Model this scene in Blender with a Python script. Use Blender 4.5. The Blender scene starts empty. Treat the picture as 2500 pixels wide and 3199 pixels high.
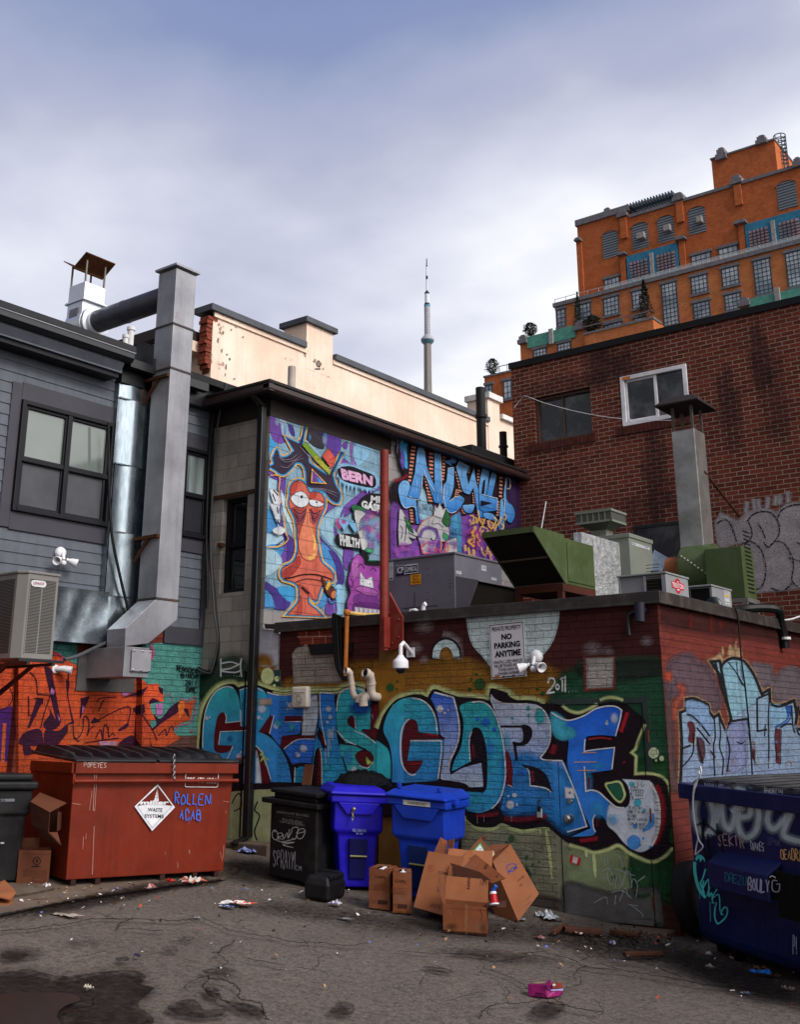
import bpy,math,random
from math import sin,cos,radians,pi
from mathutils import Vector,Matrix
from mathutils.geometry import tessellate_polygon

R=random.Random(11)
SC=bpy.context.scene
COL=SC.collection
V=Vector

# ------------------------------------------------------------------ camera
FPX,CX,CY=3397.85,1250.0,1272.03 # focal length and lens axis, in photo pixels (2500 x 3199)
PITCH,ROLL,YAW,EYE=radians(-16.775),radians(-0.154),radians(37.0),1.74
_Rp=Matrix(((1,0,0),(0,cos(PITCH),-sin(PITCH)),(0,sin(PITCH),cos(PITCH))))
_Rr=Matrix(((cos(ROLL),-sin(ROLL),0),(sin(ROLL),cos(ROLL),0),(0,0,1)))
_W=Matrix(((cos(YAW),sin(YAW),0),(0,0,-1),(-sin(YAW),cos(YAW),0)))
CAMM=_Rr@_Rp@_W
CAMT=CAMM.transposed()
OEYE=V((0,0,EYE))

def ray(x,y):return CAMT@V(((x-CX)/FPX,(y-CY)/FPX,1))
def PY(x,y,Y):d=ray(x,y);return OEYE+d*(Y/d.y)
def PX(x,y,X):d=ray(x,y);return OEYE+d*(X/d.x)
def PZ(x,y,Z):d=ray(x,y);return OEYE+d*((Z-EYE)/d.z)
def gz(x):return 0.082*(-x-5.25)if-14<x<-4.6 else(0.7175 if x<=-14 else-0.0533-0.04*(min(x,4)+4.6))
def G(x,y,dz=0.0):
 z=0
 for _ in range(40):z=z*.5+.5*(gz(PZ(x,y,z).x)+dz)
 return PZ(x,y,z)

cam=bpy.data.cameras.new('camera');camo=bpy.data.objects.new('camera',cam);COL.objects.link(camo)
mw=Matrix((CAMT.col[0],-CAMT.col[1],-CAMT.col[2])).transposed().to_4x4();mw.translation=OEYE
camo.matrix_world=mw
cam.sensor_fit='VERTICAL';cam.sensor_height=36;cam.sensor_width=36
cam.lens=FPX/3199*36;cam.shift_y=-(3199/2-CY)/3199
cam.clip_start=.1;cam.clip_end=6000
SC.camera=camo

# ------------------------------------------------------------------ colours and materials
def lin(c):return c/12.92 if c<=.04045 else((c+.055)/1.055)**2.4
def hx(s,e=1.0):
 s=s.lstrip('#')
 return tuple(min(.88,lin(int(s[i:i+2],16)/255)/e)for i in(0,2,4))

class NT:
 def __init__(s,m):
  m.use_nodes=True;s.t=m.node_tree;s.t.nodes.clear()
 def n(s,typ,**kw):
  o=s.t.nodes.new('ShaderNode'+typ)
  for k,v in kw.items():
   if hasattr(o,k):setattr(o,k,v)
   else:s.set(o,k.replace('_',' '),v)
  return o
 def set(s,o,k,v):
  i=o.inputs[k]if not isinstance(k,int)else o.inputs[k]
  if isinstance(v,bpy.types.NodeSocket):s.t.links.new(v,i)
  else:i.default_value=v
 def math(s,op,a,b=0.0,clamp=False):
  o=s.t.nodes.new('ShaderNodeMath');o.operation=op;o.use_clamp=clamp
  s.set(o,0,a);s.set(o,1,b);return o.outputs[0]
 def mix(s,f,a,b,mode='MIX'):
  o=s.t.nodes.new('ShaderNodeMix');o.data_type='RGBA';o.blend_type=mode
  s.set(o,0,f);s.set(o,6,a if not isinstance(a,tuple)else(*a[:3],1));s.set(o,7,b if not isinstance(b,tuple)else(*b[:3],1))
  return o.outputs[2]
 def ramp(s,f,*st):
  o=s.t.nodes.new('ShaderNodeValToRGB');e=o.color_ramp.elements
  while len(e)<len(st):e.new(.5)
  for el,(p,c)in zip(e,st):
   el.position=p;el.color=(c,c,c,1)if not isinstance(c,tuple)else(*c[:3],1)
  s.set(o,0,f);return o.outputs[0]
 def pos(s):return s.n('NewGeometry').outputs['Position']
 def noise(s,vec,scale,detail=4,rough=.55,sx=None):
  if sx:
   m=s.n('Mapping');s.set(m,0,vec);s.set(m,3,sx);vec=m.outputs[0]
  o=s.n('TexNoise');s.set(o,'Vector',vec);s.set(o,'Scale',scale);s.set(o,'Detail',detail);s.set(o,'Roughness',rough)
  return o.outputs[0]
 def wallvec(s,ax,off=(0,0)):
  sp=s.n('SeparateXYZ');s.set(sp,0,s.pos());c=s.n('CombineXYZ')
  s.set(c,0,s.math('ADD',sp.outputs[0 if ax=='Y' else 1],off[0]));s.set(c,1,s.math('ADD',sp.outputs[2],off[1]))
  return c.outputs[0]
 def brick(s,ax,bw,bh,mort,c1=(1,1,1),c2=(0,0,0),off=(0,0),smooth=.1):
  v=s.wallvec(ax,off)
  o=s.n('TexBrick');s.set(o,'Vector',v)
  for k,x in(('Scale',1.0),('Mortar Size',mort),('Mortar Smooth',smooth),('Bias',0.0),('Brick Width',bw),('Row Height',bh)):s.set(o,k,x)
  s.set(o,'Color1',(*c1,1));s.set(o,'Color2',(*c2,1));s.set(o,'Mortar',(.5,.5,.5,1))
  return o.outputs[0],o.outputs[1],v
 def bump(s,h,st=.3,d=.01,nrm=None):
  o=s.n('Bump');s.set(o,'Height',h);s.set(o,'Strength',st);s.set(o,'Distance',d)
  if nrm:s.set(o,'Normal',nrm)
  return o.outputs[0]
 def out(s,col,rough=.7,metal=0.0,nrm=None,spec=.4,alpha=None,trans=0):
  p=s.n('BsdfPrincipled');s.set(p,'Base Color',col if not isinstance(col,tuple)else(*col[:3],1))
  s.set(p,'Roughness',rough);s.set(p,'Metallic',metal);s.set(p,'Specular IOR Level',spec)
  if nrm:s.set(p,'Normal',nrm)
  if trans:s.set(p,'Transmission Weight',trans)
  sh=p.outputs[0]
  if alpha is not None:
   t=s.n('BsdfTransparent');m=s.n('MixShader');s.set(m,0,alpha);s.set(m,1,t.outputs[0]);s.set(m,2,sh);sh=m.outputs[0]
  o=s.n('OutputMaterial');s.set(o,0,sh)
  return p

MATS={}
SMOOTH=[(-5.885,-4.785,2.1),(-30.,-9.8,9.),(-8.28,-7.82,2.95)] # x range and top of the smooth parts of the front wall
def mat(name,c,rough=.65,metal=0.,var=.25,vs=2.5,bump=.08,bs=60,spec=.2,rust=None,streak=0.,dirt=0.,rv=.12):
 """Painted / plain surface: base colour broken up by noise, optional rust, vertical streaks and dust."""
 if name in MATS:return MATS[name]
 m=bpy.data.materials.new(name);n=NT(m);c=hx(c)if isinstance(c,str)else c
 p=n.pos()
 f=n.noise(p,vs,5,.6)
 lo=tuple(x*(1-var)for x in c);hi=tuple(min(.95,x*(1+var))for x in c)
 col=n.mix(n.ramp(f,(.3,0.),(.7,1.)),lo,hi)
 if streak:
  st=n.noise(p,1.,4,.6,sx=(14,14,.7))
  col=n.mix(n.math('MULTIPLY',n.ramp(st,(.5,0.),(.72,1.)),streak),col,tuple(x*.35 for x in c))
 if dirt:
  dd=n.noise(p,5.,6,.7)
  col=n.mix(n.math('MULTIPLY',n.ramp(dd,(.48,0.),(.7,1.)),dirt),col,(.16,.14,.12))
 if rust:
  rr=n.noise(p,rust[1],7,.7)
  col=n.mix(n.ramp(rr,(rust[0],0.),(rust[0]+.08,1.)),col,(.17,.055,.02))
 rg=n.math('ADD',n.math('MULTIPLY',n.math('SUBTRACT',n.noise(p,7,3),.5),rv*2),rough,True)
 b=n.bump(n.noise(p,bs,4,.6),bump,.01)if bump else None
 n.out(col,rg,metal,b,spec)
 MATS[name]=m;return m

def brickmat(name,ax,ca,cb,cm,bw=.205,bh=.074,mort=.006,dark=None,stains=(),off=(0,0),rough=.85,bd=.012):
 if name in MATS:return MATS[name]
 m=bpy.data.materials.new(name);n=NT(m)
 bc,mf,v=n.brick(ax,bw,bh,mort,off=off)
 t=n.math('ADD',n.math('MULTIPLY',n.n('SeparateColor',Color=bc).outputs[0],.6),n.math('MULTIPLY',n.noise(v,6.,5),.4))
 col=n.mix(t,hx(ca),hx(cb))
 col=n.mix(n.math('MULTIPLY',n.ramp(n.noise(v,45,4),(.4,0.),(.7,1.)),.35),col,hx(dark or '241512'))
 col=n.mix(n.math('MULTIPLY',n.ramp(n.noise(v,.9,7,.7),(.42,0.),(.68,1.)),.55),col,n.mix(1.,col,(.45,.42,.42),'MULTIPLY'))
 mo=n.mix(n.ramp(n.noise(v,3,4),(.35,0.),(.65,1.)),hx(cm),tuple(x*.55 for x in hx(cm)))
 col=n.mix(mf,col,mo)
 sp=n.n('SeparateXYZ');n.set(sp,0,v)
 for(sx,sz,wx,wz,k)in stains: # weather stains: centre, half sizes, strength
  dx=n.math('DIVIDE',n.math('SUBTRACT',sp.outputs[0],sx),wx);dz=n.math('DIVIDE',n.math('SUBTRACT',sp.outputs[1],sz),wz)
  d=n.math('ADD',n.math('POWER',n.math('ABSOLUTE',dx),2.),n.math('POWER',n.math('ABSOLUTE',dz),2.))
  d=n.math('ADD',d,n.math('MULTIPLY',n.math('SUBTRACT',n.noise(v,2.2,6,.75,sx=(2.6,.8,1)),.5),3.2))
  col=n.mix(n.math('MULTIPLY',n.ramp(d,(.2,1.),(1.,0.)),k),col,(.012,.009,.009))
 h=n.math('SUBTRACT',n.math('MULTIPLY',n.noise(v,30,5,.65),.35),mf)
 n.out(col,rough,0,n.bump(h,.75,bd),.08)
 MATS[name]=m;return m

def paintmat(name,kind):
 """Spray paint on a wall: colour and cover come from the mesh, the relief from the wall underneath."""
 if name in MATS:return MATS[name]
 m=bpy.data.materials.new(name);n=NT(m)
 a=n.n('Attribute',attribute_name='Col');p=n.pos()
 col=n.mix(n.ramp(n.noise(p,5,8,.72),(.3,.55),(.7,1.)),(0,0,0),a.outputs[0]);nr=None
 col=n.mix(n.ramp(n.noise(p,50,4,.7),(.3,.25),(.55,0.)),col,(.03,.028,.028))if kind!='smooth' else col
 alpha=a.outputs['Alpha']
 if kind in('brickY','brickX'):
  _,mf,v=n.brick(kind[-1],.205,.074,.0045,off=(0,0))
  if kind[-1]=='Y': # doors and the steel column are smooth
   sx=n.n('SeparateXYZ');n.set(sx,0,p);sm=0.
   for x0,x1,z1 in SMOOTH:
    q=n.math('MULTIPLY',n.math('GREATER_THAN',sx.outputs[0],x0),n.math('LESS_THAN',sx.outputs[0],x1));q=n.math('MULTIPLY',q,n.math('LESS_THAN',sx.outputs[2],z1));sm=n.math('MAXIMUM',sm,q)
   mf=n.math('MULTIPLY',mf,n.math('SUBTRACT',1.,sm));rgh=n.math('SUBTRACT',1.,n.math('MULTIPLY',sm,.93))
  else:rgh=1.
  h=n.math('SUBTRACT',n.math('MULTIPLY',n.math('MULTIPLY',n.noise(v,16,6,.7,sx=(1,2.6,1)),1.1),rgh),mf)
  nr=n.bump(h,1.,.028)
  col=n.mix(n.math('MULTIPLY',mf,.5),col,(.015,.014,.016))
  alpha=n.math('MULTIPLY',alpha,n.ramp(n.noise(v,60,5,.75),(.27,.0),(.36,1.)))
 elif kind=='rear':
  _,mf,v=n.brick('Y',.21,.0755,.0055);nr=n.bump(n.math('SUBTRACT',n.math('MULTIPLY',n.noise(v,30,5,.65),.35),mf),.75,.012)
  col=n.mix(n.math('MULTIPLY',mf,.6),col,(.42,.40,.40));alpha=n.math('MULTIPLY',alpha,n.ramp(n.noise(v,50,5,.7),(.34,.3),(.5,1.)))
 elif kind=='blockX':
  _,mf,v=n.brick('X',.405,.2,.005,off=(.1,.06))
  h=n.math('SUBTRACT',n.math('MULTIPLY',n.noise(v,45,5,.65),.4),mf)
  nr=n.bump(h,.6,.01)
  col=n.mix(n.math('MULTIPLY',mf,.55),col,(.02,.018,.025))
 else:
  nr=n.bump(n.noise(p,25,4),.08,.01)
 n.out(col,.7,0,nr,.1,alpha=alpha)
 MATS[name]=m;return m

# ------------------------------------------------------------------ mesh builder
class MB:
 def __init__(s):s.v=[];s.f=[];s.m=[];s.c=[]
 def add(s,pts,faces,mi=0,cols=None):
  b=len(s.v);s.v+=[V(p)for p in pts]
  s.c+=(cols if cols else[(1,1,1,1)]*len(pts))
  for f in faces:s.f.append([b+i for i in f]);s.m.append(mi)
  return s
 def quad(s,a,b,c,d,mi=0):return s.add([a,b,c,d],[(0,1,2,3)],mi)
 def obox(s,o,u,v,w,mi=0):
  o,u,v,w=V(o),V(u),V(v),V(w)
  p=[o,o+u,o+u+v,o+v,o+w,o+u+w,o+u+v+w,o+v+w]
  return s.add(p,[(3,2,1,0),(4,5,6,7),(0,1,5,4),(1,2,6,5),(2,3,7,6),(3,0,4,7)],mi)
 def box(s,x0,y0,z0,x1,y1,z1,mi=0):
  return s.obox((x0,y0,z0),(x1-x0,0,0),(0,y1-y0,0),(0,0,z1-z0),mi)
 def prism(s,poly,vec,mi=0,cap=True):
  poly=[V(p)for p in poly];n=len(poly);vec=V(vec)
  pts=poly+[p+vec for p in poly]
  fs=[(i,(i+1)%n,n+(i+1)%n,n+i)for i in range(n)]
  if cap:fs+=[tuple(range(n))[::-1],tuple(range(n,2*n))]
  return s.add(pts,fs,mi)
 def loft(s,rings,mi=0,cap0=True,cap1=True):
  n=len(rings[0]);pts=[p for r in rings for p in r];fs=[]
  for k in range(len(rings)-1):
   for i in range(n):
    j=(i+1)%n
    fs.append((k*n+i,k*n+j,k*n+n+j,k*n+n+i))
  if cap0:fs.append(tuple(range(n))[::-1])
  if cap1:fs.append(tuple(range((len(rings)-1)*n,len(rings)*n)))
  return s.add(pts,fs,mi)
 def tube(s,pts,r,n=10,mi=0,cap=True):
  pts=[V(p)for p in pts];rs=r if isinstance(r,(list,tuple))else[r]*len(pts)
  rings=[];prev=None
  for i,p in enumerate(pts):
   t=(pts[min(i+1,len(pts)-1)]-pts[max(i-1,0)]).normalized()
   if prev is None:
    a=t.cross(V((0,0,1)))
    if a.length<.1:a=t.cross(V((1,0,0)))
   else:a=prev-t*prev.dot(t)
   a.normalize();prev=a;b=t.cross(a)
   rings.append([p+(a*cos(2*pi*k/n)+b*sin(2*pi*k/n))*rs[i]for k in range(n)])
  return s.loft(rings,mi,cap,cap)
 def lathe(s,prof,o,ax=(0,0,1),n=20,mi=0,cap=True):
  o,ax=V(o),V(ax).normalized()
  a=ax.cross(V((0,0,1)));a=V((1,0,0))if a.length<.1 else a.normalized();b=ax.cross(a)
  rings=[[o+ax*z+(a*cos(2*pi*k/n)+b*sin(2*pi*k/n))*max(r,.0005)for k in range(n)]for r,z in prof]
  return s.loft(rings,mi,cap,cap)
 def ball(s,o,r,n=14,sc=(1,1,1),mi=0,jit=0.):
  o=V(o);rings=[]
  for i in range(1,n//2+1):
   th=pi*(i-.02)/(n//2+1)
   rings.append([o+V((sin(th)*cos(2*pi*k/n)*sc[0],sin(th)*sin(2*pi*k/n)*sc[1],cos(th)*sc[2]))*r*(1+R.uniform(-jit,jit))for k in range(n)])
  return s.loft(rings,mi)
 def bounds(s):
  return[min(p[i]for p in s.v)for i in range(3)],[max(p[i]for p in s.v)for i in range(3)]
 def build(s,name,mats,parent=None,bev=0.,each=False,**kw):
  if not each:return s._build(name,mats,parent,bev,**kw)
  g=list(range(len(s.v)))
  def find(i):
   while g[i]!=i:g[i]=g[g[i]];i=g[i]
   return i
  for f in s.f:
   for i in f[1:]:g[find(i)]=find(f[0])
  isl={}
  for f,mi in zip(s.f,s.m):isl.setdefault(find(f[0]),[]).append((f,mi))
  for fs in isl.values():
   m_=MB();idx={}
   for f,mi in fs:
    for i in f:
     if i not in idx:idx[i]=len(m_.v);m_.v.append(s.v[i]);m_.c.append(s.c[i])
    m_.f.append([idx[i]for i in f]);m_.m.append(mi)
   o=m_._build(name,mats,parent,bev,**kw)
  return o
 def _build(s,name,mats,parent=None,bev=0.,smooth=False,flat=False,seg=2,**tags):
  me=bpy.data.meshes.new(name)
  org=V((0,0,0))
  if parent is None and s.v:
   lo,hi=s.bounds();org=V(((lo[0]+hi[0])/2,(lo[1]+hi[1])/2,lo[2]))
  me.from_pydata([p-org for p in s.v],[],s.f)
  for mm in(mats if isinstance(mats,(list,tuple))else[mats]):me.materials.append(mm)
  me.polygons.foreach_set('material_index',s.m)
  if flat:
   at=me.color_attributes.new('Col','FLOAT_COLOR','POINT')
   at.data.foreach_set('color',[x for c in s.c for x in c])
  else:
   import bmesh
   bm=bmesh.new();bm.from_mesh(me);bmesh.ops.recalc_face_normals(bm,faces=bm.faces);bm.to_mesh(me);bm.free()
  if smooth:
   me.polygons.foreach_set('use_smooth',[True]*len(me.polygons));me.set_sharp_from_angle(angle=radians(38))
  o=bpy.data.objects.new(name,me);COL.objects.link(o)
  if bev:
   b=o.modifiers.new('Bevel','BEVEL');b.width=bev;b.segments=seg;b.limit_method='ANGLE';b.angle_limit=radians(35)
  if parent is None:o.location=org
  else:
   o.parent=parent
   w=V((0,0,0));q=parent
   while q:w+=q.location;q=q.parent
   o.location=-w
  for k,v in tags.items():o[k]=v
  return o

def thing(name,label,category,loc,group=None):
 o=bpy.data.objects.new(name,None);COL.objects.link(o);o.location=V(loc);o.empty_display_size=.2
 o['label']=label;o['category']=category
 if group:o['group']=group
 return o

# ------------------------------------------------------------------ paint (flat marks that lie on a surface)
def parse(s):
 out=[]
 for t in s.split():
  c=t.endswith('*');x,y=t.rstrip('*').split(',');out.append((float(x),float(y),c))
 return out
def curve(pts,closed=True,k=6):
 n=len(pts);out=[]
 def P(i):return pts[i%n]if closed else pts[max(0,min(n-1,i))]
 for i in range(n if closed else n-1):
  a,b,c,d=P(i-1),P(i),P(i+1),P(i+2)
  if b[2]and c[2]:out.append((b[0],b[1]));continue
  t1=((c[0]-b[0])*.6,(c[1]-b[1])*.6)if b[2]else((c[0]-a[0])/2,(c[1]-a[1])/2)
  t2=((c[0]-b[0])*.6,(c[1]-b[1])*.6)if c[2]else((d[0]-b[0])/2,(d[1]-b[1])/2)
  for j in range(k):
   t=j/k;h1=2*t**3-3*t**2+1;h2=t**3-2*t**2+t;h3=-2*t**3+3*t**2;h4=t**3-t**2
   out.append(tuple(h1*b[q]+h2*t1[q]+h3*c[q]+h4*t2[q]for q in(0,1)))
 if not closed:out.append((pts[-1][0],pts[-1][1]))
 return out
def offs(pl,closed):
 n=len(pl);ns=[]
 for i in range(n):
  a=pl[(i-1)%n]if closed else pl[max(i-1,0)];b=pl[i];c=pl[(i+1)%n]if closed else pl[min(i+1,n-1)]
  def nn(p,q):
   dx,dy=q[0]-p[0],q[1]-p[1];l=math.hypot(dx,dy);return(-dy/l,dx/l)if l>1e-6 else None
  u,w=nn(a,b),nn(b,c)
  u=u or w or(0,1);w=w or u
  mx,my=u[0]+w[0],u[1]+w[1];l=math.hypot(mx,my)
  if l<.3:ns.append(w);continue
  mx,my=mx/l,my/l;q=1/max(.55,mx*u[0]+my*u[1]);ns.append((mx*q,my*q))
 return ns

class Paint(MB):
 """Marks given in photo pixels (through an optional zoom frame) and laid on a real surface by fn(x, y, lift)."""
 def __init__(s,fn,z=(0,0,1),d=.0004,e=1.,base=.002):
  super().__init__();s.fn=fn;s.k=0;s.d=d;s.e=e;s.base=base;s.z=z
 def zoom(s,x0,y0,w):s.z=(x0,y0,w/1707.);return s
 def P(s,x,y,ex=0.):return s.fn(s.z[0]+x*s.z[2],s.z[1]+y*s.z[2],s.base+s.k*s.d+ex)
 def col(s,c):return hx(c,s.e)if isinstance(c,str)else c
 cuts=();fz=0
 def poly(s,pl,c,a=1.,holes=(),c2=None):
  if s.cuts and not holes:
   ed=[-1e6]+[(q-s.z[0])/s.z[2]for q in s.cuts]+[1e6];cu=s.cuts;k0=s.k
   for lo,hi in zip(ed,ed[1:]):
    p2=[q[:2]for q in pl]
    for lim,sg in((lo,1),(hi,-1)):
     o=[]
     for i in range(len(p2)):
      A,B=p2[i-1],p2[i];ia,ib=(A[0]-lim)*sg>=0,(B[0]-lim)*sg>=0
      if ia!=ib:t=(lim-A[0])/(B[0]-A[0]);o.append((lim,A[1]+(B[1]-A[1])*t))
      if ib:o.append(B)
     p2=o
    if len(p2)>2:
     s.cuts=();s.k=k0;mid=(max(lo,min(q[0]for q in p2))+min(hi,max(q[0]for q in p2)))/2;s.sel=s.z[0]+mid*s.z[2];s.poly(p2,c,a,(),c2);s.cuts=cu
   return s
  s.k+=1;c=s.col(c)
  loops=[[V((x,y,0))for x,y in pl]]+[[V((x,y,0))for x,y in h]for h in holes]
  flat=[p for l in loops for p in l]
  if c2 is None:cols=[(*c,a)]*len(flat)
  else:
   c2=s.col(c2);y0=min(p.y for p in flat);y1=max(p.y for p in flat)
   cols=[(*[c[i]+(c2[i]-c[i])*(p.y-y0)/(y1-y0+1e-6)for i in range(3)],a)for p in flat]
  s.add([s.P(p.x,p.y)for p in flat],[tuple(t)for t in tessellate_polygon(loops)],0,cols)
  if s.fz and c2 is None:s.k-=.5;s.rib(pl,s.fz,c,a*.7,True,soft=True);s.k-=.5
  return s
 def fill(s,st,c,a=1.,sm=True,holes=(),c2=None):
  pl=curve(parse(st),True)if sm else[p[:2]for p in parse(st)]
  return s.poly(pl,c,a,[curve(parse(h),True)for h in holes],c2)
 def rib(s,pl,w,c,a=1.,closed=False,soft=False,taper=False):
  s.k+=1;c=s.col(c);ns=offs(pl,closed);n=len(pl);pts=[];cols=[];fs=[]
  sh=[(-1,0),(-.62,.45),(-.2,1),(.2,1),(.62,.45),(1,0)]if soft else[(-.5,1),(.5,1)];q=len(sh)
  for i,(p,nn)in enumerate(zip(pl,ns)):
   ww=w*(min(1,.25+3*min(i,n-1-i)/n)if taper else 1)
   for u,al in sh:
    pts.append(s.P(p[0]+nn[0]*u*ww,p[1]+nn[1]*u*ww,.0003*i/n));cols.append((*c,al*a))
  for i in range(n if closed else n-1):
   j=(i+1)%n
   for k in range(q-1):fs.append((i*q+k,i*q+k+1,j*q+k+1,j*q+k))
  return s.add(pts,fs,0,cols)
 def stroke(s,st,w,c,a=1.,closed=False,soft=False,sm=True,taper=False):
  pl=curve(parse(st),closed)if sm else[p[:2]for p in parse(st)]
  return s.rib(pl,w,c,a,closed,soft,taper)
 def blob(s,x,y,rx,ry,c,a=1.,hard=.3,n=20,rot=0.,jit=0.):
  s.k+=1;c=s.col(c);pts=[s.P(x,y)];cols=[(*c,a)];cr,sr=cos(rot),sin(rot)
  for rr,al in((hard,a),(1.,a if hard>=.99 else 0.)):
   if hard>=.99 and rr==hard:rr=.5
   for i in range(n):
    t=2*pi*i/n;q=rr*(1+R.uniform(-jit,jit));ux,uy=cos(t)*rx*q,sin(t)*ry*q
    pts.append(s.P(x+ux*cr-uy*sr,y+ux*sr+uy*cr));cols.append((*c,al))
  fs=[(0,1+i,1+(i+1)%n)for i in range(n)]+[(1+i,n+1+i,n+1+(i+1)%n,1+(i+1)%n)for i in range(n)]
  return s.add(pts,fs,0,cols)
 def dots(s,st,c,a=1.,hard=1.):
  for t in st.split():
   x,y,r=map(float,t.split(','));s.blob(x,y,r,r*1.08,c,a,hard);s.k-=1
  s.k+=1;return s
 def letter(s,st,c,w=9,ol='0d0d12',inner=None,iw=4,holes=(),c2=None,a=1.):
  """one filled letter shape: dark outline, fill, thin highlight"""
  pl=curve(parse(st),True);hs=[curve(parse(h),True)for h in holes]
  if w:
   s.rib(pl,w*2,ol,1,True)
  s.poly(pl,c,a,hs,c2)
  for h in hs:s.rib(h,w,ol,1,True)
  if inner:s.rib(pl,iw,inner,1,True)
  return s
 def txt(s,body,q,c,bold=0.,a=1.,sm=False):
  """built-in lettering stretched on to the four corners q = TL,TR,BR,BL"""
  vs,fs=glyphs(body,bold);s.k+=1;c=s.col(c)
  q=[(p[0],p[1])for p in parse(q)]if isinstance(q,str)else q
  def bl(u,v):
   t=[(q[3][i]*(1-u)+q[2][i]*u)*(1-v)+(q[0][i]*(1-u)+q[1][i]*u)*v for i in(0,1)]
   return s.P(*t)
  return s.add([bl(*p)for p in vs],fs,0,[(*c,a)]*len(vs))
 def hand(s,body,q,c,w=4,a=1.,jit=.06,soft=False):
  """marker lettering: drawn strokes stretched on to four corners"""
  q=[(p[0],p[1])for p in parse(q)]if isinstance(q,str)else q;n=len(body)
  def bl(u,v):return tuple((q[3][i]*(1-u)+q[2][i]*u)*(1-v)+(q[0][i]*(1-u)+q[1][i]*u)*v for i in(0,1))
  k0=s.k
  for i,ch in enumerate(body.upper()):
   for ln in HAND.get(ch,'').split('|'):
    if not ln:continue
    pts=[(int(t[0])/9.,int(t[1])/9.)for t in ln.split()]
    pl=[(*bl((i+.08+.8*(x+R.uniform(-jit,jit)))/n,y+R.uniform(-jit,jit)),False)for x,y in pts]
    if len(pl)<2:pl.append((pl[0][0]+w,pl[0][1],False))
    s.rib(curve(pl,False,4)if len(pl)>3 else[p[:2]for p in pl],w,c,a,soft=soft);s.k-=.7
  s.k=k0+2
  return s
 def done(s,name,m,parent,**tags):return s.build(name,m,parent,flat=True,**tags)

HAND={'A':'00 49 80|24 64','B':'00 09 69 86 45 04|45 84 70 00','C':'87 59 19 03 20 60 82','D':'00 09 59 85 70 00','E':'80 00 09 89|05 65','F':'00 09 89|05 65',
  'G':'87 59 19 03 20 70 84 54','H':'00 09|80 89|05 85','I':'40 49','J':'02 20 60 79','K':'00 09|89 04 80','L':'09 00 80','M':'00 19 44 79 80','N':'00 09 80 89',
  'O':'49 15 11 40 71 76 49','P':'00 09 69 86 55 04','Q':'49 15 11 40 71 76 49|52 90','R':'00 09 69 86 45 04|45 80','S':'88 49 17 25 63 81 40 01','T':'40 49|09 89',
  'U':'09 02 40 82 89','V':'09 40 89','W':'09 20 46 60 89','X':'00 89|09 80','Y':'09 45 89|45 40','Z':'09 89 00 80','0':'49 15 11 40 71 76 49','1':'27 49 40',
  '2':'07 49 86 00 80','3':'08 49 86 35 83 40 02','4':'60 69 03 83','5':'89 09 05 65 82 40 01','6':'79 15 11 40 82 55 03','7':'09 89 30','8':'49 17 64 71 30 02 54 77 49',
  '9':'85 44 17 49 88 60','-':'05 85','.':'40 41','!':'49 43|40 41','"':'26 29|66 69','?':'07 49 86 43|40 41'}
_G={}
def glyphs(body,bold=0.):
 k=(body,bold)
 if k not in _G:
  cu=bpy.data.curves.new('lettering','FONT');cu.body=body;cu.offset=bold;cu.resolution_u=3
  o=bpy.data.objects.new('lettering',cu);COL.objects.link(o)
  bpy.context.view_layer.update()
  dg=bpy.context.evaluated_depsgraph_get();me=o.evaluated_get(dg).to_mesh()
  vs=[tuple(v.co[:2])for v in me.vertices];fs=[tuple(p.vertices)for p in me.polygons]
  bpy.data.objects.remove(o);bpy.data.curves.remove(cu)
  x0=min(v[0]for v in vs);x1=max(v[0]for v in vs);y0=min(v[1]for v in vs);y1=max(v[1]for v in vs)
  _G[k]=([((x-x0)/(x1-x0),(y-y0)/(y1-y0))for x,y in vs],fs)
 return _G[k]
def onY(Y,lo=-99,hi=99):
 def f(x,y,l):p=PY(x,y,Y);return V((max(lo,min(hi,p.x)),Y-l,p.z))
 return f
def onX(X,lo=-99,hi=99,top=99):
 def f(x,y,l):p=PX(x,y,X);return V((X+l,max(lo,min(hi,p.y)),min(top,p.z)))
 return f
def onG():return lambda x,y,l:G(x,y,0)+V((0,0,l))
def onQuad(o,u,v):
 """a panel given by its lower-left corner and its two edge vectors: fn(x,y) takes 0..1 coordinates, y upward"""
 o,u,v=V(o),V(u),V(v);n=u.cross(v).normalized()
 return lambda x,y,l:o+u*x+v*y+n*l

YF,XM,XS,YB=10.459,-10.136,-11.275,17.02 # alley front wall, tall mural wall, siding wall, rear brick wall
def pj(v):q=CAMM@(V(v)-OEYE);return FPX*q.x/q.z+CX,FPX*q.y/q.z+CY
def zat(p,py):
 """height above p's ground spot that appears at photo row py"""
 lo,hi=-2.,60.
 for _ in range(50):
  m_=(lo+hi)/2
  if pj((p[0],p[1],m_))[1]>py:lo=m_
  else:hi=m_
 return lo
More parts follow.
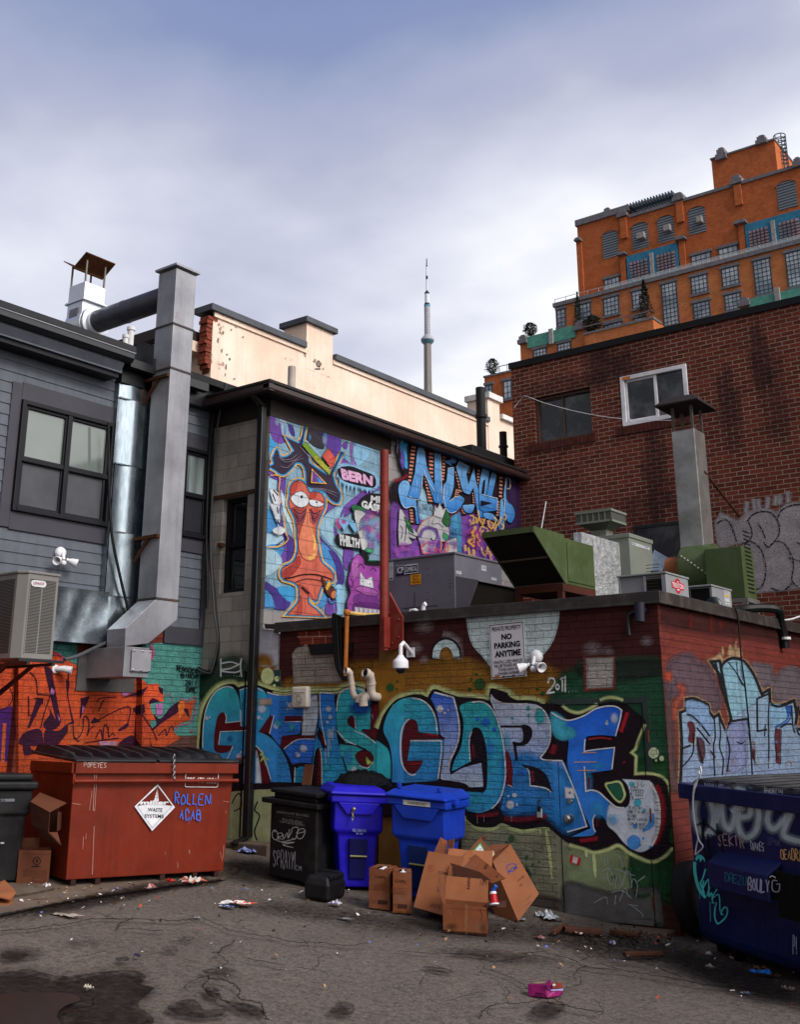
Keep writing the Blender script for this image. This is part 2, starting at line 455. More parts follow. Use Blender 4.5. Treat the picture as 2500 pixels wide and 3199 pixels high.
# ------------------------------------------------------------------ sky and sun
w=bpy.data.worlds.new('World');SC.world=w;w.use_nodes=True
n=NT(w)
SUN_DIR=V((.80,-.08,.60)).normalized() # towards the bright part of the cloud
el,az=math.asin(SUN_DIR.z),math.atan2(SUN_DIR.x,SUN_DIR.y)
sky=n.n('TexSky',sky_type='NISHITA');sky.sun_disc=False;sky.sun_elevation=el;sky.sun_rotation=az;sky.air_density=1.4;sky.dust_density=2.
d=n.n('TexCoord').outputs['Generated']
nz=n.n('VectorMath',operation='NORMALIZE');n.set(nz,0,d);d=nz.outputs[0]
sp=n.n('SeparateXYZ');n.set(sp,0,d);zz=n.math('MAXIMUM',sp.outputs[2],0.02)
pr=n.n('CombineXYZ');den=n.math('ADD',zz,.12)
n.set(pr,0,n.math('DIVIDE',sp.outputs[0],den));n.set(pr,1,n.math('DIVIDE',sp.outputs[1],den));pv=pr.outputs[0]
c1=n.noise(pv,.7,4,.5,sx=(1,1.25,1));c2=n.noise(pv,1.9,5,.55)
cl=n.math('ADD',n.math('MULTIPLY',c1,.75),n.math('MULTIPLY',c2,.25))
h=n.math('ADD',zz,n.math('MULTIPLY',n.math('SUBTRACT',cl,.5),-.75))
h=n.math('ADD',h,n.math('MULTIPLY',sp.outputs[0],-.36));h=n.math('ADD',h,-.20)
body=n.ramp(h,(.10,(1.0,1.0,1.0)),(.33,(.92,.92,.96)),(.40,(.67,.68,.77)),(.49,(.41,.43,.565)),(.59,(.22,.27,.455)),(.76,(.11,.18,.40)))
dt=n.n('VectorMath',operation='DOT_PRODUCT');n.set(dt,0,d);n.set(dt,1,SUN_DIR)
lobe=n.math('POWER',n.math('MAXIMUM',dt.outputs['Value'],0.0),2.2)
body=n.mix(1.,body,n.mix(lobe,(0,0,0),(1.9,1.85,1.8)),'ADD')
dim=n.math('SUBTRACT',1.,n.math('MULTIPLY',n.math('MAXIMUM',n.math('MULTIPLY',sp.outputs[1],-1.),0.),.8));cd=n.n('CombineXYZ');[n.set(cd,i,dim)for i in range(3)];body=n.mix(1.,body,cd.outputs[0],'MULTIPLY')
tot=n.mix(.1,n.mix(1.,body,(10,10,10),'MULTIPLY'),sky.outputs[0])
bg=n.n('Background');n.set(bg,0,tot);n.set(bg,1,.1)
o=n.n('OutputWorld');n.set(o,0,bg.outputs[0])
sl=bpy.data.lights.new('sun','SUN');sl.energy=2.0;sl.angle=radians(18);sl.color=(1.,.96,.9)
so=bpy.data.objects.new('sun',sl);COL.objects.link(so);so.rotation_euler=SUN_DIR.to_track_quat('Z','Y').to_euler()
so.location=(0,0,30)
SC.view_settings.view_transform='Standard';SC.view_settings.look='None';SC.view_settings.exposure=.3;SC.view_settings.gamma=1
SC.cycles.transparent_max_bounces=40;SC.cycles.max_bounces=6

# ------------------------------------------------------------------ ground
m=bpy.data.materials.new('worn asphalt');n=NT(m);p=n.pos()
g1=n.noise(p,.9,6,.65);g2=n.noise(p,55,4,.75);g3=n.noise(p,5.,6,.7)
c=n.mix(n.ramp(g1,(.3,0.),(.7,1.)),(.068,.051,.041),(.120,.095,.080))
c=n.mix(n.math('MULTIPLY',n.ramp(g3,(.42,0.),(.66,1.)),.5),c,(.06,.052,.047))
c=n.mix(n.math('MULTIPLY',n.ramp(g2,(.42,0.),(.62,1.)),.65),c,(.185,.155,.135));c=n.mix(n.math('MULTIPLY',n.ramp(n.noise(p,22,6,.75),(.47,0.),(.6,1.)),.6),c,(.038,.03,.026))
c=n.mix(n.math('MULTIPLY',n.ramp(n.noise(p,120,2,.5),(.62,0.),(.72,1.)),.6),c,(.02,.019,.019))
vo=n.n('TexVoronoi',feature='DISTANCE_TO_EDGE');n.set(vo,'Scale',1.15)
wv=n.n('VectorMath',operation='ADD');n.set(wv,0,p);wn=n.n('TexNoise');n.set(wn,0,p);n.set(wn,'Scale',2.2);n.set(wn,'Detail',6.);wn2=n.n('VectorMath',operation='SCALE');n.set(wn2,0,wn.outputs['Color']);n.set(wn2,'Scale',.55)
n.set(wv,1,wn2.outputs[0]);n.set(vo,'Vector',wv.outputs[0])
crack=n.math('MULTIPLY',n.ramp(vo.outputs['Distance'],(.0,1.),(.011,0.)),n.ramp(n.noise(p,.7,3),(.5,0.),(.62,1.)))
c=n.mix(n.math('MULTIPLY',crack,.8),c,(.012,.010,.010))
hh=n.math('SUBTRACT',n.math('ADD',n.math('MULTIPLY',g2,.5),g3),n.math('MULTIPLY',crack,1.2))
n.out(c,n.math('ADD',n.math('MULTIPLY',g3,.25),.62),0,n.bump(hh,.8,.015),.12)
ASPH=m
xs=[-400,-120,-40,-20,-14.01]+[-14+.25*i for i in range(73)]+[4.3,12,60,400];ys=[-300,-60,-10]+[-2+.5*i for i in range(60)]+[40,120,1500]
mb=MB();pts=[]
for x in xs:
 for y in ys:
  u=.012*math.sin(x*1.7+y*.6)+.010*math.sin(y*2.1-x*.8)if-13<x<3 and-1<y<20 else 0
  pts.append((x,y,gz(x)-.012+u*.4))
ny=len(ys);mb.add(pts,[(i*ny+j,(i+1)*ny+j,(i+1)*ny+j+1,i*ny+j+1)for i in range(len(xs)-1)for j in range(ny-1)])
gr=mb.build('ground',ASPH,kind='structure',smooth=True)

# concrete apron in front of the left-hand buildings
CONC=mat('apron concrete','57493f',.85,var=.22,vs=1.6,bump=.25,bs=55,dirt=.5)
pl=[(-60,2880),(0,2866),(150,2833),(300,2806),(470,2781),(560,2767),(700,2752),(760,2712),(722,2655),(560,2640),(300,2600),(-60,2640)]
pt=Paint(onG(),base=.012);pt.poly(pl,(1,1,1))
pt.build('pavement',CONC,kind='structure',flat=True)

# dirt, damp patches and cracks lying on the asphalt
gp=Paint(onG(),d=.0003,base=.017)
def gpatch(s,c='1a1513',a=.8,soft=26):
 pl=curve(parse(s),True,5);gp.poly(pl,c,a);gp.k-=1
 gp.rib(pl,soft,c,a*.55,True,soft=True)
gp.blob(1480,2905,760,62,'17110f',.62,.35,rot=.06)
gp.blob(1000,2850,420,46,'17110f',.6,.35,rot=.1)
gp.blob(1960,2965,430,62,'120d0b',.65,.35,rot=.1)
gp.blob(2300,3060,420,75,'120d0c',.85,.35,rot=.33)
gp.blob(800,2730,210,60,'15100f',.75,.4,rot=.1)
gp.blob(330,2810,470,30,'191412',.8,.4,rot=-.2)
gp.blob(1560,2990,330,34,'1d1613',.65,.3,rot=.08)
gp.blob(60,2985,140,34,'1c1513',.7,.3);gp.blob(250,2950,160,22,'1c1513',.5,.3)
gpatch('-20,3050* 90,3038 190,3060 300,3048 410,3040 455,3060 440,3085 480,3095 455,3120 430,3150 480,3199 420,3260* -20,3260*','1b1412',.85,46)
gpatch('520,3160 600,3130 640,3165 700,3160 690,3185 600,3190','1a1413',.75)
gpatch('630,3045 690,3030 740,3045 700,3055','1a1413',.7,12)
gpatch('640,3095 680,3100 700,3135 790,3150 830,3180 760,3175 700,3140 650,3120','1a1413',.8,14)
gpatch('1660,3168 1700,3140 1765,3150 1745,3178 1690,3190','1a1514',.75,14)
gpatch('1030,3170 1060,3140 1105,3150 1100,3178 1050,3182','1c1614',.7,14)
gpatch('500,2972 540,2965 555,2978 520,2984','1e1614',.6,10);gpatch('360,3004 395,2998 400,3010 372,3012','100c0c',.8,6)
gpatch('0,2990 60,2982 85,2996 30,3010','241a16',.7,12);gpatch('550,2938 600,2936 608,2946 565,2950','241c19',.6,8)
gpatch('1320,3028 1400,3036 1412,3050 1350,3044','1c1514',.7,8)
CR='0d0a0a'
for s,wd in(('595,2870 680,2895 720,2915 840,2935 905,2950 1000,2955',4),('760,2905 800,2925',3),('730,2945 715,2965 690,2975 680,2990 700,3005 708,3022 680,3035',5),('660,2983 700,2990',3),
   ('650,3058 648,3078 632,3092 640,3106 665,3112 690,3130',6),('650,3060 610,3070 580,3085 575,3100 582,3110',5),('650,3066 700,3074 735,3090 748,3110 745,3130 790,3140 820,3155 825,3180 840,3199',7),
   ('580,3010 625,3020',3),('770,3005 850,3020 880,3025',4),('850,3038 890,3042',4),('930,3032 985,3040',3),('0,2920 80,2915 140,2905 210,2895 300,2880 420,2880 540,2885 620,2880',5),
   ('360,2915 380,2890 420,2880',6),('380,2910 510,2920',4),('230,3000 330,2985',3),('1510,3035 1580,3055 1650,3095 1640,3100',4),('1380,3145 1460,3120 1520,3110',4),
   ('1760,3150 1720,3145 1700,3120 1650,3100',5),('1500,3199 1510,3170 1560,3150 1640,3145 1720,3130 1745,3140 1790,3160 1880,3175',6),('1745,3140 1770,3100 1810,3085 1815,3060',4),('1795,3070 1810,3040 1870,3020 1900,3030 1960,3028',4),
   ('1640,2990 1700,2985 1790,3010 1830,3030 1930,3040',4),('1800,3018 1860,2998 1980,3010 2050,3030 2130,3060',4),('1400,2990 1520,2998 1560,3010 1640,3000',4),('1500,3050 1530,3020 1600,3015',3),
   ('1910,3035 2000,3050 2110,3070 2220,3090 2330,3095 2420,3115 2500,3120',4),('2330,3095 2360,3120 2450,3130',3),('1250,2980 1330,2990 1400,2990',3),('1000,2955 1080,2962 1150,2960',3)):
 q=[(x+R.uniform(-3,3),y+R.uniform(-2,2),c)for x,y,c in parse(s)]
 pl=curve(q,False,7);pl=[(x+R.uniform(-4,4),y+R.uniform(-2,2))for x,y in pl]
 gp.rib(pl,wd*.52,CR,1.,soft=True);gp.k-=.7
gp.rib(curve(parse('-20,2872 150,2838 300,2811 470,2786 560,2772 690,2757'),False),9,'0a0808',.9,soft=True)
gp.rib(curve(parse('20,2812 120,2796 170,2785'),False),4,'0a0808',.8,soft=True)
m=bpy.data.materials.new('ground grime');n=NT(m);a=n.n('Attribute',attribute_name='Col');p=n.pos()
al=n.ramp(n.math('ADD',a.outputs['Alpha'],n.math('MULTIPLY',n.math('SUBTRACT',n.noise(p,15,9,.8),.5),2.2)),(.3,0.),(1.05,.82))
n.out(n.mix(n.ramp(n.noise(p,70,3),(.3,.5),(.7,1.)),(.0,.0,.0),a.outputs['Color']),.75,0,n.bump(n.noise(p,80,4),.5,.01),.08,alpha=al)
gp.build('ground_dirt',m,flat=True,kind='structure')
m=bpy.data.materials.new('puddle');n=NT(m);p=n.pos()
n.out((.016,.011,.009),.28,0,n.bump(n.noise(p,9,3),.15,.01),.25)
pu=Paint(onG(),base=.03);pu.poly(curve(parse('-60,3125* 60,3118 150,3116 225,3122 248,3140 200,3160 175,3190 190,3230 160,3290* -60,3290*'),True),(1,1,1));pu.build('puddle',m,flat=True,kind='structure')

# ------------------------------------------------------------------ alley building with the painted brick front
TRIM=mat('brown coping metal','292322',.5,var=.15,bump=.03,spec=.4,dirt=.25)
XL=PY(873,2050,YF).x;XR=-4.62
B1=thing('brick_building','low flat roofed alley building with blue bubble letters painted on brown brick','building',(-7.2,YF,0))
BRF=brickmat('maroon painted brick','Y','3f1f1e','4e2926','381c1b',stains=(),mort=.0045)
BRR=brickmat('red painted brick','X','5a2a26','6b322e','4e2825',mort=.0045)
mb=MB();mb.box(XL,YF,-.6,XR-.2,YF+.2,3.05);mb.box(XR-.2,YF,-.6,XR,YF+.2,3.05)
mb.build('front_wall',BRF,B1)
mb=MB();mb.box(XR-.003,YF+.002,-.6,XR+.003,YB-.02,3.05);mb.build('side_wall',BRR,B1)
mb=MB();mb.box(XL+.02,YF+.2,2.7,XR-.22,YB-.01,2.98);mb.build('roof',mat('roof felt','2c2a2a',.9,bump=.3,bs=90),B1)
mb=MB()
mb.box(XL-.06,YF-.055,3.02,XR+.055,YF+.12,3.135);mb.box(XR-.12,YF+.122,3.02,XR+.055,YB-.02,3.136)
mb.box(XL-.06,YF-.062,3.005,XR+.062,YF-.05,3.03);mb.box(XR+.05,YF-.05,3.005,XR+.062,YB-.02,3.03)
q=[PY(833,1950,YF),PY(872,1950,YF),PY(884,1968,YF),PY(836,1964,YF)]
mb.prism([v+V((0,-.05,0))for v in q],(0,.15,0))
mb.build('coping',TRIM,B1,bev=.006)
# flat steel column cover beside the red pipe
xa,xb=PY(1185,2200,YF).x,PY(1263,2200,YF).x
mb=MB();mb.box(xa,YF-.004,-.4,xb,YF+.05,3.0);mb.build('column_cover',mat('ochre steel','6d4c22',.5,bump=.05,dirt=.2),B1)
# steel door
dl,dr,dtop=-5.815,-4.855,2.03
D1o=MB();D1o.box(dl,YF-.0015,.0,dr,YF+.03,dtop)
door=D1o.build('door',mat('grey door steel','55524f',.45,var=.12,bump=.03,dirt=.35),B1)
mb=MB()
mb.box(dl-.07,YF-.010,.0,dl-.010,YF+.03,dtop+.07);mb.box(dr+.010,YF-.010,.0,dr+.07,YF+.03,dtop+.07);mb.box(dl-.01,YF-.010,dtop+.012,dr+.01,YF+.03,dtop+.07)
mb.build('door_frame',mat('door frame steel','2d3a38',.5),B1)
GAP=mat('dark gap','050505',.9,bump=0)
STEEL=mat('brushed steel','9a9a9a',.3,1.,var=.1,bump=.02)
mb=MB();
for x in(dl-.009,dr+.001):mb.box(x,YF-.032,.0,x+.008,YF-.02,dtop+.01)
mb.box(dl-.002,YF-.032,dtop+.001,dr+.002,YF-.02,dtop+.009);mb.build('door_gap',GAP,door)
mb=MB();mb.box(dl+.01,YF-.04,.005,dr-.01,YF-.0016,.05);mb.build('door_sweep',mat('worn aluminium','7d7b7a',.4,.8),door)
for px,py,r in((1787,2556,.045),(1788,2503,.028)):
 c0=PY(px,py,YF);mb=MB();mb.lathe([(r,0),(r,.02),(r*.5,.025),(r*.45,.05),(r*.85,.055),(r*.9,.085),(r*.5,.1)]if r>.04 else[(r,0),(r,.02),(r*.8,.03),(r*.2,.03)],c0+V((0,-.018,0)),(0,-1,0));mb.build('door_knob' if r>.04 else 'deadbolt',STEEL,door,smooth=True)
mb=MB();zz=PY(1990,2500,YF).z
for py in(2300,2545,2820):
 c0=PY(2032 if py<2400 else 2040 if py<2600 else 2048,py,YF);mb.tube([c0+V((0,-.04,-.06)),c0+V((0,-.04,.06))],.009,8)
mb.build('hinge',mat('rusty steel','5a2c18',.7,.3),door,each=True)
mb=MB();mb.box(dl-.12,YF-.22,-.14,dr+.2,YF,-.012);mb.build('doorstep',CONC,B1,bev=.015)

# ------------------------------------------------------------------ concrete block house with the tall mural wall
B2=thing('block_building','tall grey concrete block building with a purple cartoon mural and brown gutter','building',(-11,YF,.4))
m=bpy.data.materials.new('concrete block');n=NT(m)
bc,mf,v=n.brick('Y',.405,.2,.005,off=(.2,.06));f=n.n('SeparateColor',Color=bc).outputs[0]
c=n.mix(f,hx('7f7974'),hx('98918b'));c=n.mix(n.math('MULTIPLY',n.ramp(n.noise(v,2.2,6,.7,sx=(1,.4,1)),(.45,0.),(.7,1.)),.6),c,hx('5a534e'))
c=n.mix(n.math('MULTIPLY',mf,.5),c,(.05,.047,.045));h=n.math('SUBTRACT',n.math('MULTIPLY',n.noise(v,60,5,.65),.4),mf)
n.out(c,.9,0,n.bump(h,.6,.01),.2);BLKY=m
m=bpy.data.materials.new('concrete block side');n=NT(m)
bc,mf,v=n.brick('X',.405,.2,.005,off=(.1,.06));f=n.n('SeparateColor',Color=bc).outputs[0]
c=n.mix(f,hx('6d6868'),hx('8a8586'));c=n.mix(n.math('MULTIPLY',mf,.6),c,(.05,.047,.045));h=n.math('SUBTRACT',n.math('MULTIPLY',n.noise(v,60,5,.65),.4),mf)
n.out(c,.9,0,n.bump(h,.6,.01),.2);BLKX=m
xw0,xw1=PY(690,1700,YF).x,PY(768,1700,YF).x;zw0,zw1=PY(730,1850,YF).z,PY(730,1553,YF).z
mb=MB();mb.box(XS-1,YF,-.3,xw0,YF+.2,6.2);mb.box(xw1,YF,-.3,XM-.2,YF+.2,6.2);mb.box(xw0,YF,-.3,xw1,YF+.2,zw0);mb.box(xw0,YF,zw1,xw1,YF+.2,6.2)
mb.box(XM-.2,YF,-.3,XM-.003,YF+.2,6.2);mb.box(XM-.003,YF+.003,-.3,XL-.001,YF+.16,2.995)
mb.build('front_wall',BLKY,B2)
mb=MB();mb.box(XM-.006,YF+.001,2.6,XM,YB+1.2,6.2);mb.build('mural_wall',BLKX,B2)
DK=mat('dark brown fascia','2b2423',.6,bump=.04);GUT=mat('brown gutter','2b1b19',.4,bump=.02,spec=.5)
mb=MB();mb.box(XM,YF-.012,5.98,XM+.012,13.2,6.24);mb.box(XS-.2,YF-.012,5.98,XM+.012,YF,6.24);mb.build('frieze',DK,B2)
mb=MB();mb.box(XS-2.2,YF-.25,6.22,XM+.22,YB+1.5,6.34);
mb.prism([(XS-2.2,YF-.3,6.345),(XM+.26,YF-.3,6.345),(XM+.26,YB+1.5,6.345),(XS-2.2,YB+1.5,6.345)],(0,0,.05))
mb.build('roof',mat('black roof edge','1b1a1a',.55,bump=.06),B2,bev=.01)
prof=[(0,0),(.09,.0),(.11,.03),(.11,.09),(.09,.10),(0,.10)]
mb=MB();mb.prism([(XM+.2+a,YF-.36,6.215+b)for a,b in prof],(0,YB+1.8-YF,0))
mb.prism([(XM+.3,YF-.25-a,6.216+b)for a,b in prof],(XS-XM-.55,0,0));mb.build('gutter',GUT,B2)
# window in the block wall with its rusty lintel
GLASS=mat('dark window glass','0c0f12',.06,0.,var=.5,vs=1.2,bump=0,spec=.8)
fr=MB()
for a in((xw0+.005,zw0,xw0+.06,zw1),(xw1-.06,zw0,xw1-.005,zw1),(xw0+.06,zw0,xw1-.06,zw0+.06),(xw0+.06,zw1-.06,xw1-.06,zw1),(xw0+.06,(zw0+zw1)/2-.03,xw1-.06,(zw0+zw1)/2+.03)):
 fr.box(a[0],YF+.08,a[1],a[2],YF+.14,a[3])
wf=fr.build('window',mat('black window frame','17161a',.5,bump=.02),B2,bev=.006)
mb=MB();mb.box(xw0+.01,YF+.13,zw0,xw1-.01,YF+.15,zw1);mb.build('pane',GLASS,wf)
RUST=mat('rusted steel','43281b',.85,.2,var=.4,vs=8,bump=.2,rust=(.64,9))
mb=MB();a,b=PY(655,1543,YF),PY(812,1512,YF);mb.box(a.x,YF-.02,zw1+.005,b.x,YF+.1,zw1+.06);mb.build('lintel',RUST,B2)
mb=MB();a=PY(692,1705,YF);mb.box(a.x-.03,YF-.06,a.z-.02,a.x+.05,YF+.02,a.z+.03);mb.build('rusty_bracket',RUST,B2)
# big painted steel door behind the down-pipe
a,b=PY(637,2105,YF),PY(866,2640,YF)
mb=MB();mb.box(a.x,YF-.012,b.z+.05,b.x-.02,YF+.02,a.z);d2=mb.build('door',mat('steel door teal','27434a',.5,bump=.03),B2)
c0=PY(757,2376,YF);mb=MB();mb.lathe([(.04,0),(.04,.02),(.014,.025),(.014,.06),(.035,.065),(.035,.09),(.01,.1)],c0+V((0,-.012,0)),(0,-1,0));mb.build('door_knob',STEEL,d2,smooth=True)
mb=MB();c1=PY(760,2400,YF);mb.box(c1.x,YF-.036,b.z+.06,c1.x+.008,YF-.012,a.z);mb.build('door_gap',GAP,d2)
mb=MB();mb.box(a.x-.1,YF-.28,b.z-.3,b.x+.1,YF-.001,b.z+.03);mb.build('doorstep',CONC,B2,bev=.02)
# black down-pipe
BLK=mat('black gutter metal','0b0b10',.38,0.,var=.2,bump=.02,spec=.5)
dp=[PY(808,1225,YF-.3)+V((0,0,.05)),PY(806,1290,YF-.12),PY(806,1400,YF-.09),PY(790,2300,YF-.09),PY(786,2600,YF-.09)]
top=dp[0];xx=PY(792,2000,YF-.09).x;wd=.048
mb=MB();gzz=gz(xx)
mb.box(xx-wd,YF-.13,gzz+.12,xx+wd,YF-.03,6.1);mb.prism([(xx-wd,YF-.13,6.1),(xx-wd,YF-.03,6.1),(xx-wd,YF-.2,6.24),(xx-wd,YF-.33,6.24)],(2*wd,0,0))
mb.prism([(xx-wd,YF-.13,gzz+.14),(xx-wd,YF-.03,gzz+.14),(xx-wd,YF-.25,gzz+.03),(xx-wd,YF-.35,gzz+.08)],(2*wd,0,0))
mb.build('down_pipe',BLK,B2,bev=.012)

# ------------------------------------------------------------------ rear dark brick building
B3=thing('brick_building','dark red brick building with two sliding windows rising behind the rooftop machines','building',(-5,YB,0))
ST=[(PY(2050,1450,YB).x,6.1,.3,1.2,.6),(PY(2370,1050,YB).x,7.6,.2,.9,.65),(PY(2010,1240,YB).x-.2,7.9,.4,.5,.5),(PY(1890,1150,YB).x,8.1,.5,.5,.7),(PY(2420,1180,YB).x,6.9,.25,1.0,.45),
 (PY(2030,1560,YB).x,5.4,.7,.35,.5),(PY(2280,1280,YB).x,6.9,.25,.8,.6),(PY(1760,1200,YB).x,7.9,1.2,.2,.4),(PY(1660,1500,YB).x,5.2,.3,1.2,.3)]
BRD=brickmat('dark red brick','Y','4e261e','7c3d30','9c8d80',stains=ST,mort=.0055,bw=.21,bh=.0755,dark='1c100e')
tc=PY(1600,1138,YB).z
wins=[]
def rect(tl,tr,br,bl,Y):
 P4=[PY(*q,Y)for q in(tl,tr,br,bl)]
 return(P4[0].x+P4[3].x)/2,(P4[1].x+P4[2].x)/2,(P4[2].z+P4[3].z)/2,(P4[0].z+P4[1].z)/2
W1=rect((1667,1248),(1843,1204),(1852,1356),(1674,1386),YB);W2=rect((1938,1181),(2146,1135),(2158,1296),(1950,1334),YB)
W3=list(rect((1990,1653),(2125,1636),(2125,1760),(1990,1760),YB));W3[1]=PY(2180,1650,YB).x
def wall_holes(mb,x0,x1,z0,z1,y0,y1,holes):
 """wall split into boxes round window openings (openings must not share an x range)"""
 hs=sorted(holes);x=x0
 for a,b,c,d in hs:
  mb.box(x,y0,z0,a,y1,z1);mb.box(a,y0,z0,b,y1,c);mb.box(a,y0,d,b,y1,z1);x=b
 mb.box(x,y0,z0,x1,y1,z1)
W3b=(W2[1]+.03,W3[1],W3[2],W3[3]);
mb=MB();wall_holes(mb,XM-.02,4,-.5,tc-.1,YB,YB+.25,[tuple(W1),tuple(W2)]);mb.box(3.7,YB+.25,-.5,4,YB+9,tc-.1);mb.box(XM-.02,YB+.25,-.5,XM+.2,YB+9,tc-.1)
mb.build('wall',BRD,B3)
mb=MB();mb.box(XM-.06,YB-.04,tc-.1,4.05,YB+.3,tc+.02);mb.build('coping',mat('black coping','121214',.45),B3)
mb=MB();mb.box(XM+.2,YB+.25,tc-.5,3.7,YB+9,tc-.35);mb.build('roof',MATS['roof felt'],B3)
def slider(W,Y,rec,fw,fm,parent,tint,split=.5):
 x0,x1,z0,z1=W;f=MB();y0=Y+rec;xm=x0+(x1-x0)*split
 f.box(x0,y0-.01,z0,x0+fw,y0+.08,z1);f.box(x1-fw,y0-.01,z0,x1,y0+.08,z1);f.box(x0+fw,y0-.01,z0,x1-fw,y0+.08,z0+fw);f.box(x0+fw,y0-.01,z1-fw,x1-fw,y0+.08,z1)
 f.box(xm-fw*.35,y0+.02,z0+fw,xm+fw*.35,y0+.07,z1-fw);k=fw*.5
 f.box(x0+fw,y0+.035,z0+fw,x0+fw+k,y0+.06,z1-fw);f.box(x0+fw,y0+.035,z0+fw,xm,y0+.06,z0+fw+k);f.box(x0+fw,y0+.035,z1-fw-k,xm,y0+.06,z1-fw)
 o=f.build('window',fm,parent,bev=.006)
 for a,b in((x0+fw,xm),(xm,x1-fw)):
  g=MB();g.box(a,y0+.055,z0+fw,b,y0+.06,z1-fw);g.build('pane',tint,o)
 return o
m=bpy.data.materials.new('window glass with dim room');n=NT(m);p=n.pos();f=n.noise(p,2.3,5,.6)
n.out(n.mix(n.ramp(f,(.45,0.),(.62,1.)),(.006,.008,.014),(.07,.075,.08)),.05,0,n.bump(n.noise(p,1.5,2),.02,.02),.7);GL2=m
ALW=mat('white window frame','c9c8cc',.4,bump=.02);BRN=mat('brown window frame','4a3a33',.45,bump=.02)
slider(W1,YB,.09,.05,BRN,B3,GL2,.47);wz=slider(W2,YB,-.02,.075,ALW,B3,GL2,.52)
mb=MB();mb.box(W2[0]+.05,YB-.035,W2[3]-.07,W2[0]+.2,YB-.03,W2[3]-.015);mb.build('orange_sticker',mat('orange tape','b86a28',.6),wz)
for a in(W1,W2):
 mb=MB()
 for i in range(int((a[1]-a[0]+.3)/.0775)):
  xx_=a[0]-.15+i*.0775;mb.box(xx_,YB-.03,a[2]-.15,xx_+.07,YB+.05,a[2]-.005)
 mb.build('brick_sill',mat('sill brick','46221c',.85,var=.4,vs=9,bump=.3),B3)
mb=MB();mb.box(W3[0],YB-.004,W3[2],W3[1],YB+.01,W3[3]);m=bpy.data.materials.new('boarded window');n=NT(m);p=n.pos()
n.out(n.mix(n.ramp(n.noise(p,1.6,4),(.4,0.),(.7,1.)),(.012,.012,.014),(.11,.10,.11)),.35,0,None,.5);bw_=mb.build('window',m,B3)
mb=MB();mb.box(W3[0]-.03,YB-.03,W3[3],W3[1]+.1,YB+.02,W3[3]+.05);mb.box(W3[0]-.03,YB-.03,W3[2],W3[0]+.02,YB-.0041,W3[3]);mb.build('window_frame',BLK,bw_)

# ------------------------------------------------------------------ pale rendered building
XB=-14.0
B4=thing('rendered_building','long cream rendered building with a grey coping and a flaking chimney stub','building',(XB,18,0))
m=bpy.data.materials.new('cream render');n=NT(m);p=n.pos()
c=n.mix(n.ramp(n.noise(p,1.1,6,.6),(.3,0.),(.7,1.)),hx('cdb2a0'),hx('dfcabb'));yy=n.n('SeparateXYZ');n.set(yy,0,p)
nearend=n.ramp(n.math('SUBTRACT',yy.outputs[1],12.6),(0.,1.),(1.,0.))
fl=n.math('ADD',n.noise(p,3.2,8,.72),n.math('MULTIPLY',n.math('SUBTRACT',n.ramp(n.math('MULTIPLY',n.math('SUBTRACT',yy.outputs[1],12.9),.4),(0.,1.),(1.,0.)),.5),.12))
c=n.mix(n.ramp(fl,(.665,0.),(.69,1.)),c,hx('86766a'));c=n.mix(n.ramp(n.noise(p,14,4,.5),(.73,0.),(.76,1.)),c,hx('4a3a32'))
c=n.mix(n.math('MULTIPLY',n.ramp(n.noise(p,1,5,.6,sx=(9,9,.5)),(.5,0.),(.8,1.)),.35),c,hx('9a8678'))
n.out(c,.9,0,n.bump(n.math('ADD',n.noise(p,40,4),n.math('MULTIPLY',fl,1.2)),.35,.02),.2);REN=m
zt=9.22;y0=PX(668,957,XB).y;y1=PX(1523,1283,XB).y
mb=MB();mb.box(XB-.3,y0,0,XB,y1,zt);
ch0,ch1=PX(958,1010,XB).y,PX(1040,1040,XB).y;zc=PX(958,1008,XB).z
mb.box(XB-.62,ch0,zt-.4,XB+.004,ch1,zc);mb.build('wall',REN,B4)
CPG=mat('grey coping metal','43454c',.45,bump=.03)
mb=MB();mb.box(XB-.4,y0-.12,zt,XB+.09,ch0-.06,zt+.13);mb.box(XB-.4,ch1+.02,zt,XB+.09,y1,zt+.13);mb.box(XB-.7,ch0-.08,zc,XB+.08,ch1+.08,zc+.12);mb.build('coping',CPG,B4,bev=.01)
mb=MB();mb.box(XB-.3,y0,zt-.09,XB+.035,ch0,zt-.002);mb.box(XB-.3,ch1,zt-.09,XB+.035,y1,zt-.002);mb.build('moulding',REN,B4)
ya,yb=PX(1530,1260,XB).y,PX(1568,1290,XB).y
mb=MB();z2=PX(1535,1232,XB).z;mb.box(XB-.6,y1,0,XB+.02,PX(1558,1245,XB).y,z2-.15);z3=PX(1575,1300,XB).z;mb.box(XB-.6,PX(1558,1245,XB).y,0,XB,32,z3-.12);mb.build('end_pier',REN,B4)
mb=MB();WH=mat('white flashing','c4c0be',.5);mb.box(XB-.65,y1-.05,z2-.15,XB+.1,PX(1558,1245,XB).y+.05,z2);mb.box(XB-.6,PX(1560,1245,XB).y,z3-.12,XB+.1,32,z3);mb.build('flashing',WH,B4)
